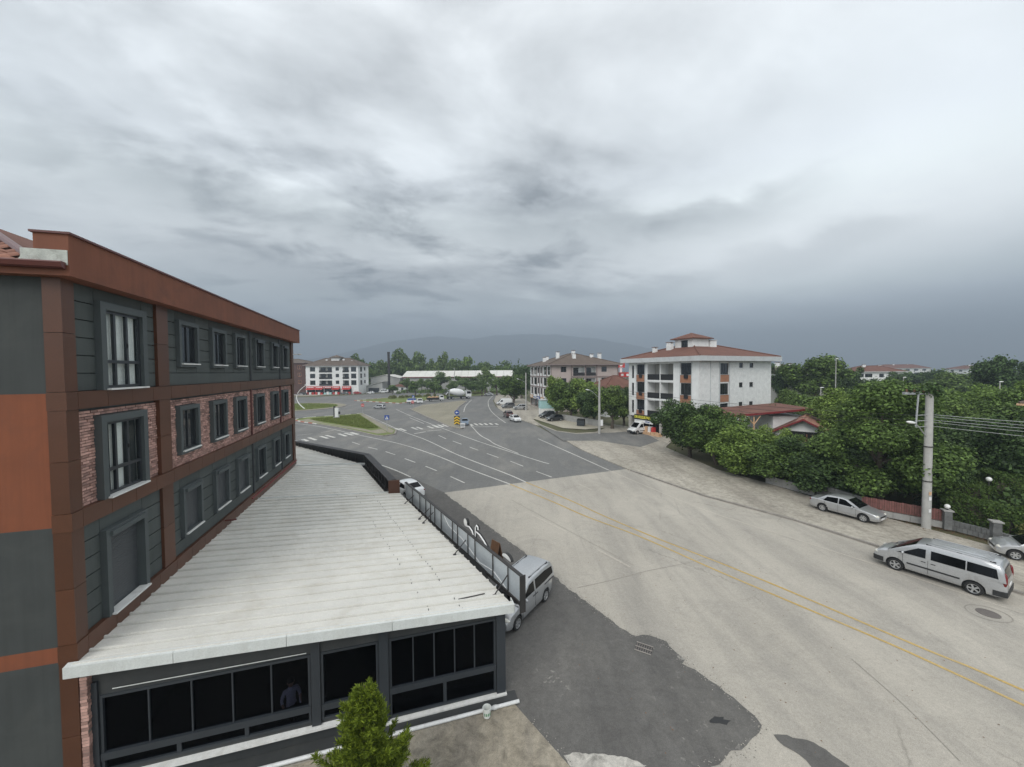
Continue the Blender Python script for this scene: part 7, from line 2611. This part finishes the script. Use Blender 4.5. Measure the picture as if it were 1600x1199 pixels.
for i, (p, lab, globe) in enumerate(((A0, 'stone gate post behind the tail of the silver saloon', False), (A2, 'stone post with a white globe lamp at the end of the red fence', True), (A3, 'square stone post without a lamp at the hedge corner', False))):
    pt = thing('stone_post', lab, 'gate post', (p[0], p[1], .1), R(-27), 'stone posts of the garden wall')
    for k in range(4):
        MB().box(-.19 + .01 * (k % 2), .19 - .01 * (k % 2), -.19, .19, k * .30 + .002, k * .30 + .295).build('stone_block', 'wall_stone_grey', pt)
    MB().box(-.25, .25, -.25, .25, 1.205, 1.28).build('cap', 'cement', pt)
    if globe:
        MB().lathe([(.07, 1.285), (.05, 1.36), (.06, 1.38)], 10).build('lamp_foot', 'black_steel', pt, 40)
        MB().ball((0, 0, 1.50), .15, 14, 10).build('lamp_globe', 'opal_globe', pt, 180)
gl2 = thing('garden_lamp', 'white globe lamp on a thin post among the hedge columns', 'lamp', (32.9, 26.3, 0))
MB().tube([(0, 0, 0), (0, 0, 2.85)], .04, 6).build('post', 'black_steel', gl2)
MB().ball((0, 0, 3.0), .16, 12, 8).build('lamp_globe', 'opal_globe', gl2, 180)


# ------------------------------------------------------------------ poles, lamps and wires
def lamp_pole(label, x, y, h, r0, r1, arms, group, cross=False, name='lamp_pole', box=False, octa=12):
    p = thing(name, label, 'lamp pole', (x, y, .0), 0, group)
    MB().lathe([(r0, 0), (r0 * .97, 2), (r1, h)], octa).build('pole', 'pole_concrete', p, 40)
    for (dx, dy, z0, z1) in arms:
        a = MB().tube([(0, 0, z0), (dx * .7, dy * .7, z1 - .25), (dx, dy, z1)], .035, 6)
        arm = a.build('arm', 'galvanised', p)
        L = math.hypot(dx, dy)
        m = MB().ball((0, 0, 0), (.36, .15, .09), 12, 8)
        hd = m.build('lamp_head', 'white_paint', arm, 60)
        hd.location = (dx + .25 * dx / L, dy + .25 * dy / L, z1 + .03)
        hd.rotation_euler = (0, R(-8), math.atan2(dy, dx))
    if box:
        MB().box(r0 * .6, r0 + .3, -r0 - .16, -r0 * .5, 1.5, 2.5).build('fuse_box', 'white_paint', p)
    return p


LG = 'concrete lamp poles along the road'
pA = (27.48, 25.23)
p0 = lamp_pole('thick concrete pole with a cross arm and street lamp by the red fence', pA[0], pA[1] , 9.05, .235, .19, [(-1.25, -.25, 6.0, 7.15)], LG, octa=16)
# cross arm, hanger and insulators
cr_ = MB()
cr_.obox((-1.95, -.32, 9.0), (2.35, .25, 0), (-.02, .16, 0), (0, 0, .16))
cr_.build('cross_arm', 'galvanised', p0)
MB().tube([(-.95, -.2, 9.0), (-1.05, -.18, 6.9)], .05, 6).build('hanger', 'galvanised', p0)
for x in (-1.8, -1.3, -.7, .25):
    MB().lathe([(.03, 9.16), (.07, 9.2), (.04, 9.24), (.07, 9.28), (.03, 9.34)], 8, 0, 'z', (x, -.26 + .1 * x * .1, 0)).build('insulator', 'brown_wood', p0)
for z in (7.62, 7.25, 6.85):
    MB().tube([(-1.1, -.2, z), (.25, 0, z + .03)], .025, 5).build('bracket', 'galvanised', p0)
for z in (5.5, 3.2):
    MB().lathe([(.25, z), (.25, z + .06)], 16).build('band', 'black_steel', p0)
for z, m_ in ((1.2, 'plate_white'), (2.0, 'plate_white'), (2.35, 'orange_wood')):
    MB().obox((-.12, -.232, z), (.16, 0, 0), (0, -.012, 0), (0, 0, .22)).build('notice', m_, p0)
# vine on the pole top
V = [(-1.6 + .5 * i, -.2, 9.25, .22) for i in range(5)] + [(.25, 0, 9.3, .5), (.1, 0, 9.0, .35)]
B_Z = 1.0
me = leaf_cloud('ivy', 'leaf_dark', 900, V, .09, 3, shell=.2)
iv = link('ivy', me)
iv.location = (pA[0], pA[1], 0)
tag(iv, 'dark climbing leaves sitting on the cross arm of the concrete pole', 'climber')
pB = (14.62, 64.23)
lamp_pole('lamp pole with a white fuse box between the street trees', pB[0], pB[1], 9.5, .22, .15, [(-1.75, -.1, 6.1, 7.5)], LG, box=True)
pC = (3.76, 103.88)
lamp_pole('lamp pole between the parked cars and the dark shop row', pC[0], pC[1], 10.3, .22, .14, [(-1.9, -.1, 7.6, 8.6)], LG)
for px, Y, yt, lab in ((801, 140, 588, 'thin pole before the big tree on the far bend'), (793, 150, 586, 'thin pole nearest the shed end on the far bend'), (710.5, 190, 574, 'thin light pole in front of the long shed'), (742, 185, 594, 'short pole beyond the mixer truck'), (813, 160, 575, 'tall thin pole behind the dark tree on the bend')):
    h = 10.7 - (yt - 580) / 600 * Y
    pp = thing('utility_pole', lab, 'pole', ((px - 800) / 600 * Y, Y, 0), 0, 'thin poles around the far bend')
    MB().lathe([(.17, 0), (.12, h)], 8).build('pole', 'pole_concrete', pp, 40)
    MB().box(-.9, .2, -.06, .06, h - .3, h - .18).build('arm', 'galvanised', pp)
for px, Y, yt, lab in ((1306, 75, 560, 'thin bare mast beside the big round skyline tree'), (1412, 70, 590, 'thin pole with a hooked lamp among the garden trees'), (1283, 60, 605, 'pale concrete stub pole behind the chalet'), (1563, 55, 598, 'white lamp head on a pole among the fresh green trees')):
    h = 10.7 - (yt - 576) / 600 * Y
    pp = thing('utility_pole', lab, 'pole', ((px - 800) / 600 * Y, Y, 0), 0, 'poles among the gardens')
    MB().lathe([(.12, 0), (.06, h)], 8).build('pole', 'pole_concrete', pp, 40)
    MB().ball((.2, 0, h), (.35, .12, .08), 8, 6).build('lamp_head', 'white_paint', pp, 60)


def wire(label, a, b, sag, r=.014):
    mb = MB()
    pts = []
    for i in range(17):
        t = i / 16
        pts.append((a[0] + (b[0] - a[0]) * t, a[1] + (b[1] - a[1]) * t, a[2] + (b[2] - a[2]) * t - sag * 4 * t * (1 - t)))
    mb.tube(pts, r, 4)
    tag(mb.build('overhead_wire', 'galvanised' if r < .014 and r > .0135 else 'black_steel'), label, 'wire', 'overhead wires')


for i, (z, dx, zz) in enumerate(((7.64, .2, 7.7), (7.50, .25, 7.5), (7.28, .2, 7.25), (7.14, .25, 7.05), (6.88, .2, 6.4))):
    wire(['top wire from the concrete pole to the frame edge', 'second wire from the concrete pole to the frame edge', 'middle wire from the concrete pole to the frame edge', 'fourth wire from the concrete pole to the frame edge', 'lowest wire from the concrete pole to the frame edge'][i],
         (pA[0] + dx, pA[1], z), (43.5, 7.0, zz + .2), .35 + .1 * (i % 2), .0136)
for i, z in enumerate((7.6, 7.25, 6.88)):
    wire(['top wire crossing before the white block', 'middle wire crossing before the white block', 'lowest wire crossing before the white block'][i], (pA[0] - .9, pA[1], z), (pB[0], pB[1], z + .6), .6)
for i, z in enumerate((8.2, 7.9)):
    wire(['upper wire from the fuse box pole to the bend', 'lower wire from the fuse box pole to the bend'][i], (pB[0], pB[1], z), (pC[0], pC[1], z + .6), .6)


# ------------------------------------------------------------------ street furniture out on the junction
def sign(label, px, py, kind, h, size, group='signs on the traffic islands', rot=0.0):
    x, y = px, py
    s = thing('road_sign', label, 'road sign', (x, y, .1), rot, group)
    MB().lathe([(.045, 0), (.045, h)], 8).build('post', 'galvanised', s, 40)
    f = MB()
    if kind == 'crossing':
        f.box(-size / 2, size / 2, -.075, -.05, h - size, h)
        f.build('sign_plate', 'blue_paint', s)
        t = MB().slab([(-size * .36, -.078, h - size * .86), (size * .36, -.078, h - size * .86), (0, -.078, h - size * .16)], (0, -.006, 0))
        t.build('sign_triangle', 'white_paint', s)
        m = MB().ball((0, -.088, h - size * .42), (size * .05, .004, size * .05), 8, 6)
        m.tube([(0, -.088, h - size * .48), (-.01, -.088, h - size * .64)], size * .035, 5)
        for sx in (-1, 1):
            m.tube([(-.01, -.088, h - size * .62), (sx * size * .11, -.088, h - size * .80)], size * .028, 5)
            m.tube([(0, -.088, h - size * .50), (sx * size * .12, -.088, h - size * .60)], size * .022, 5)
        m.build('pictogram', 'black_paint', s)
    elif kind == 'noentry':
        f.lathe([(size / 2, -.075), (size / 2, -.05)], 20, 0, 'y', (0, 0, h - size / 2))
        f.build('sign_plate', 'red_paint', s)
        MB().box(-size * .36, size * .36, -.085, -.077, h - size * .58, h - size * .42).build('white_bar', 'white_paint', s)
    elif kind == 'arrow':
        f.lathe([(size / 2, -.075), (size / 2, -.05)], 20, 0, 'y', (0, 0, h - size / 2))
        f.build('sign_plate', 'blue_paint', s)
        c = h - size / 2
        MB().slab([(-size * .3, -.078, c + size * .02), (-size * .05, -.078, c + size * .2), (-size * .05, -.078, c + size * .07), (size * .3, -.078, c + size * .07), (size * .3, -.078, c - size * .05), (-size * .05, -.078, c - size * .05), (-size * .05, -.078, c - size * .18)], (0, -.006, 0)).build('arrow', 'white_paint', s)
    return s


a = (-22.50, 68.74); sign('blue pedestrian crossing sign at the point of the grass island', a[0], a[1], 'crossing', 2.9, .85)
a = (-38.58, 98.91); sign('red no entry sign behind the grass island', a[0], a[1], 'noentry', 2.6, .85)
a = (-28.02, 107.97); sign('red no entry sign at the far corner of the paved island', a[0], a[1], 'noentry', 2.6, .85)
a = (-10.85, 74.52); sign('round blue arrow sign above the chevron board', a[0], a[1] + .6, 'arrow', 3.1, .95)
a = (-29.84, 115.78); sign('blue square crossing sign just behind the far no entry sign', a[0], a[1], 'crossing', 3.6, .8)
a = (-10.72, 74.08)
cv = thing('chevron_board', 'black board with yellow upward chevrons at the tip of the paved island', 'road sign', (a[0], a[1], .12))
MB().box(-.55, .55, -.03, .03, .35, 2.0).build('board', 'black_paint', cv)
mb = MB()
for k in range(3):
    z = .48 + k * .5
    for s in (-1, 1):
        mb.slab([(0, -.034, z + .48), (0, -.034, z + .22), (s * .53, -.034, z - .12), (s * .53, -.034, z + .14)], (0, -.008, 0))
mb.build('chevron', 'yellow_paint', cv)
for s in (-.4, .4):
    MB().tube([(s, .06, 0), (s, .06, 1.9)], .03, 6).build('post', 'galvanised', cv)
a = (-9.23, 71.13)
wp = thing('info_board', 'small white notice board standing before the old blue saloon', 'sign', (a[0], a[1], .0))
MB().box(-.42, .42, -.03, .03, .35, 1.15).build('board', 'plate_white', wp)
MB().box(-.36, .36, -.036, -.031, .5, .95).build('print', 'galvanised', wp)
for s in (-.3, .3):
    MB().tube([(s, 0, 0), (s, 0, .4)], .03, 6).build('foot', 'galvanised', wp)
a = (-41.27, 89.62)
uc = thing('utility_cabinet', 'white utility cabinet with a dark meter beside it on the grass island', 'cabinet', (a[0], a[1], .12))
MB().box(-.45, .75, -.4, .4, 0, .25).build('plinth', 'cement', uc)
MB().box(-.15, .65, -.3, .3, .253, 2.35).build('cabinet_body', 'white_paint', uc)
MB().box(-.45, -.18, -.25, .25, .253, 2.75).build('meter_post', 'black_paint', uc)
MB().box(.66, .95, -.2, .2, .9, 1.5).build('meter', 'black_paint', uc)
# curved white lamp on the roundabout
al = thing('arc_lamp', 'curved white arc lamp post standing on the roundabout', 'lamp post', (-62.5, 113.0, .1))
pts = [(2.2 * (1 - math.sin(t)) - 1.0 + .3, 0, 6.6 * (t / 3.0) + 0) for t in [i * .25 for i in range(13)]]
arc = [(-1.0 + 2.6 * (abs(2 * i / 14 - .95) ** 2.0), 0, 7.0 * i / 14) for i in range(15)]
MB().tube(arc, [.16 - .006 * i for i in range(15)], 8).build('arc_post', 'white_paint', al, 60)
MB().ball((1.9, 0, 7.05), (.5, .2, .1), 10, 6).build('lamp_head', 'white_paint', al, 60)
# folding board sign in front of the annex
a = (-1.07, 20.99)
ab = thing('folding_board', 'brown folding board sign standing on the dark asphalt behind the sign frame', 'sign', (a[0] + .1, a[1] + .3, .01), R(-50))
MB().slab([(-.35, -.30, 0), (.35, -.30, 0), (.35, -.02, 1.15), (-.35, -.02, 1.15)], (0, .03, .01)).build('front_board', 'brown_wood', ab)
MB().slab([(-.35, .30, 0), (.35, .30, 0), (.35, .02, 1.15), (-.35, .02, 1.15)], (0, -.03, .01)).build('back_board', 'brown_wood', ab)
MB().slab([(-.28, -.285, .16), (.28, -.285, .16), (.28, -.20, .5), (-.28, -.20, .5)], (0, -.012, 0)).build('notice', 'plate_white', ab)
# bucket on the concrete apron
a = (-0.89, 11.56)
bk = thing('bucket', 'white plastic bucket with a green label on the concrete apron', 'bucket', (a[0] + .04, a[1] - .06, .09), .4)
MB().lathe([(.105, 0), (.125, .27), (.132, .27), (.132, .285), (.118, .285), (.10, .02), (.0001, .02)], 20).build('pail', 'bucket_white', bk, 40)
MB().lathe([(.1135, .06), (.1225, .19)], 20).build('label_band', 'bucket_label', bk, 40) if False else None
mb = MB()
for i in range(5):
    w0, w1 = -2.6 + i * .5, -2.6 + i * .5 + .28
    mb.slab([(.1165 * math.cos(w0), .1165 * math.sin(w0), .08), (.1165 * math.cos(w1), .1165 * math.sin(w1), .08), (.1225 * math.cos(w1), .1225 * math.sin(w1), .17), (.1225 * math.cos(w0), .1225 * math.sin(w0), .17)], (.002 * math.cos(w0), .002 * math.sin(w0), 0))
mb.build('label_print', 'bucket_label', bk)
mb = MB().tube([(.13 * math.cos(i * .2618), -.0 + .05 + .1 * math.sin(i * .2618), .25 - .03 * math.sin(i * .2618)) for i in range(13)], .004, 5)
mb.build('handle', 'galvanised', bk)

# ------------------------------------------------------------------ the person behind the annex glass
def person(loc, rz):
    me_ = bpy.data.meshes.new('body')
    J = {'pelvis': (0, 0, .86), 'waist': (0, .01, 1.0), 'chest': (0, .02, 1.2), 'neck': (0, .01, 1.40), 'skull': (0, -.01, 1.52), 'crown': (0, 0, 1.60),
         'shl': (.17, .02, 1.32), 'ell': (.24, .0, 1.06), 'wrl': (.20, -.18, .95), 'hal': (.18, -.25, .94), 'shr': (-.17, .02, 1.32), 'elr': (-.25, .02, 1.07), 'wrr': (-.22, -.12, .88), 'har': (-.21, -.19, .85),
         'hil': (.09, 0, .82), 'knl': (.10, -.02, .46), 'anl': (.10, .02, .09), 'tol': (.11, -.14, .04), 'hir': (-.09, 0, .82), 'knr': (-.10, -.03, .46), 'anr': (-.10, .02, .09), 'tor': (-.11, -.14, .04)}
    RD = {'pelvis': .14, 'waist': .125, 'chest': .15, 'neck': .055, 'skull': .088, 'crown': .07, 'shl': .07, 'shr': .07, 'ell': .045, 'elr': .045, 'wrl': .03, 'wrr': .03, 'hal': .035, 'har': .035,
          'hil': .09, 'hir': .09, 'knl': .06, 'knr': .06, 'anl': .04, 'anr': .04, 'tol': .035, 'tor': .035}
    E_ = [('pelvis', 'waist'), ('waist', 'chest'), ('chest', 'neck'), ('neck', 'skull'), ('skull', 'crown'), ('chest', 'shl'), ('shl', 'ell'), ('ell', 'wrl'), ('wrl', 'hal'), ('chest', 'shr'), ('shr', 'elr'), ('elr', 'wrr'), ('wrr', 'har'),
          ('pelvis', 'hil'), ('hil', 'knl'), ('knl', 'anl'), ('anl', 'tol'), ('pelvis', 'hir'), ('hir', 'knr'), ('knr', 'anr'), ('anr', 'tor')]
    k = list(J)
    me_.from_pydata([J[n] for n in k], [(k.index(a_), k.index(b_)) for a_, b_ in E_], [])
    for m_ in ('cloth_blue', 'skin', 'trim_black'):
        me_.materials.append(M[m_])
    root = thing('person', 'person in a pale lilac shirt standing behind the annex glass', 'person', loc, rz)
    o = link('body', me_, root)
    sk = o.modifiers.new('skin', 'SKIN')
    lay = me_.skin_vertices[0] if me_.skin_vertices else None
    if lay is None:
        bpy.context.view_layer.objects.active = o
    for i, n in enumerate(k):
        me_.skin_vertices[0].data[i].radius = (RD[n], RD[n] * (.72 if n in ('pelvis', 'waist', 'chest') else 1))
        me_.skin_vertices[0].data[i].use_root = n == 'pelvis'
    sb = o.modifiers.new('smooth', 'SUBSURF')
    sb.levels = sb.render_levels = 2
    dg = bpy.context.evaluated_depsgraph_get()
    em_ = bpy.data.meshes.new_from_object(o.evaluated_get(dg))
    o.modifiers.clear()
    o.data = em_
    em_.materials.clear()
    for m_ in ('cloth_blue', 'skin', 'trim_black'):
        em_.materials.append(M[m_])
    for p in em_.polygons:
        c = p.center
        p.material_index = 1 if (c.z > 1.40 or (abs(c.x) > .19 and c.z < 1.1 and c.y < -.05)) else (2 if c.z < .88 else 0)
        p.use_smooth = True
    hr_ = MB().ball((0, .02, 1.56), (.092, .10, .10), 12, 8)
    hr_.build('hair', 'black_paint', root, 180)
    f_ = MB()
    for s_ in (-1, 1):
        f_.ball((s_ * .034, -.092, 1.53), (.013, .008, .009), 8, 6)
        f_.ball((s_ * .092, .0, 1.52), (.014, .025, .032), 8, 6)
    f_.ball((0, -.104, 1.50), (.014, .02, .022), 8, 6)
    f_.build('face', 'skin', root, 180)
    return root


_p = Matrix.Translation(FC) @ Matrix.Rotation(FA, 4, 'Z') @ Vector((4.45, .62, .05))
person(tuple(_p), FA + .5)

# drains and covers let into the road
a = (4.99, 14.43)
gd = thing('road_drain', 'rectangular iron drain grate at the edge of the dark asphalt strip', 'drain', (a[0], a[1], .012), R(-30))
MB().box(-.30, .30, -.24, .24, 0, .006).build('pit', 'black_paint', gd)
for i in range(7):
    MB().box(-.28 + i * .085, -.235 + i * .085, -.22, .22, .007, .02).build('grate_bar', 'cast_iron', gd)
mb = MB()
for y in (-.25, -.02, .22):
    mb.box(-.31, .31, y, y + .035, .007, .024)
mb.build('grate_frame', 'kerb_stone', gd)
a = (20.66, 16.39)
mh = thing('manhole_cover', 'round iron manhole cover in the pale road behind the passenger van', 'manhole', (a[0], a[1], .012))
MB().lathe([(.36, 0), (.36, .012), (.32, .014), (.0001, .014)], 28).build('cover', 'cast_iron', mh)
mb = MB()
for k in range(28):
    w0, w1 = 2 * math.pi * k / 28, 2 * math.pi * (k + 1) / 28
    q = [(r * math.cos(w) * 1.15, r * math.sin(w), .003) for r, w in ((.60, w0), (.60, w1), (.645, w1), (.645, w0))]
    mb.poly(q)
mb.build('collar_joint', 'joint_grey', mh)
a = (6.24, 11.37)
ph_ = thing('pothole_patch', 'small dark broken patch in the asphalt strip', 'patch', (a[0], a[1], .013))
rr = random.Random(2)
MB().poly([(.26 * (1 + rr.uniform(-.4, .4)) * math.cos(w), .14 * (1 + rr.uniform(-.4, .4)) * math.sin(w), .003) for w in [2 * math.pi * i / 14 for i in range(14)]]).build('patch_surface', 'black_paint', ph_)

# loose dirt and leaves along the wall foot and road
mb = MB()
rr = random.Random(12)
for i in range(900):
    t = rr.random()
    base_ = Vector((*A0, 0)).lerp(Vector((*A3, 0)), t)
    p = base_ + Vector((-.9, -.5, 0)) * abs(rr.gauss(0, .55)) + Vector((0, 0, .106))
    s = rr.uniform(.015, .045)
    w = rr.uniform(0, 6.28)
    mb.poly([p + Vector((s * math.cos(w + q * 1.57), s * math.sin(w + q * 1.57), rr.uniform(0, .02))) for q in range(4)])
for i in range(260):
    p = Vector((rr.uniform(2, 20), rr.uniform(10, 28), .02))
    if not (p.x < 8 + (28 - p.y) * .75):
        continue
    s = rr.uniform(.008, .03)
    w = rr.uniform(0, 6.28)
    mb.poly([p + Vector((s * math.cos(w + q * 1.57), s * math.sin(w + q * 1.57), 0)) for q in range(4)])
tag(mb.build('fallen_leaves', 'brown_wood'), 'dry leaves and grit swept along the garden wall foot', 'leaves', kind='stuff')


# grass blades on the two lawns
def grass(name, pts_fn, n, hgt, seed, label, z=.14):
    rg_ = np.random.default_rng(seed)
    P_ = pts_fn(rg_, n)
    n = len(P_)
    a_ = rg_.random(n) * 6.283
    w = hgt * .5
    dx, dy = np.cos(a_) * w, np.sin(a_) * w
    lean = rg_.normal(size=(n, 2)) * hgt * .35
    hh = hgt * (.5 + rg_.random(n))
    Vv = np.empty((n, 3, 3))
    Vv[:, 0] = np.stack([P_[:, 0] - dx, P_[:, 1] - dy, np.full(n, z)], 1)
    Vv[:, 1] = np.stack([P_[:, 0] + dx, P_[:, 1] + dy, np.full(n, z)], 1)
    Vv[:, 2] = np.stack([P_[:, 0] + lean[:, 0], P_[:, 1] + lean[:, 1], z + hh], 1)
    me_ = bpy.data.meshes.new(name)
    me_.from_pydata(Vv.reshape(-1, 3).tolist(), [], [(3 * i, 3 * i + 1, 3 * i + 2) for i in range(n)])
    me_.materials.append(M['blade_grass'])
    tag(link(name, me_), label, 'grass', kind='stuff')


def tri_pts(A, B, C):
    def f(rg_, n):
        u, v = rg_.random(n), rg_.random(n)
        m = u + v > 1
        u[m], v[m] = 1 - u[m], 1 - v[m]
        return np.array(A) + u[:, None] * (np.array(B) - np.array(A)) + v[:, None] * (np.array(C) - np.array(A))
    return f


grass('grass', tri_pts((-46.32, 87.54), (-38.41, 96.00), (-25.39, 72.74)), 6000, .16, 1, 'tufted grass on the triangular island')
grass('grass', tri_pts((-46.32, 87.54), (-25.39, 72.74), (-27.55, 72.04)), 3000, .16, 2, 'rough grass at the point of the triangular island')


def ring_pts(rg_, n):
    w, q = rg_.random(n) * 6.283, np.sqrt(rg_.random(n))
    return np.stack([-70 + 14.4 * q * np.cos(w), 119.5 + 13 * q * np.sin(w)], 1)


grass('grass', ring_pts, 7000, .16, 3, 'short grass on the roundabout lawn', .148)
# shrubs along the median
V = []
ma, mb_ = (-51.02, 152.67), (-8.78, 187.08)
for i in range(60):
    t = rg.random()
    V.append((ma[0] + (mb_[0] - ma[0]) * t + rg.uniform(-1, 1), ma[1] + (mb_[1] - ma[1]) * t + rg.uniform(-1, 1), rg.uniform(.3, .8), rg.uniform(.4, .9)))
me = leaf_cloud('shrubs', 'leaf_olive', 5000, V, .22, 9)
tag(link('shrubs', me), 'low clipped shrubs and flowers along the median', 'shrubs', kind='stuff')
V = []
for i in range(80):
    V.append((rg.uniform(-58, 0), rg.uniform(186, 208), rg.uniform(.3, 1.2), rg.uniform(.6, 1.6)))
me = leaf_cloud('shrubs', 'leaf_fresh', 6000, V, .3, 10)
tag(link('shrubs', me), 'light green bushes before the wall of the long shed', 'shrubs', kind='stuff')
# low white wall behind the forecourt
fwall = thing('forecourt_wall', 'low pale wall under the street trees behind the forecourt', 'wall', (0, 0, 0))
wall_run(fwall, 'wall_section', (10.77, 83.03), (16.62, 72.25), 1.2, .25, 'cement', 8, 1, .1)
bn = thing('waste_bin', 'dark waste container against the low forecourt wall', 'bin', (13.2, 73.5, .1), R(-25))
MB().box(-.7, .7, -.5, .5, .12, 1.15).build('bin_body', 'anthracite', bn)
MB().slab([(-.74, -.54, 1.155), (.74, -.54, 1.155), (.74, .54, 1.32), (-.74, .54, 1.32)], (0, 0, .06)).build('lid', 'black_paint', bn)
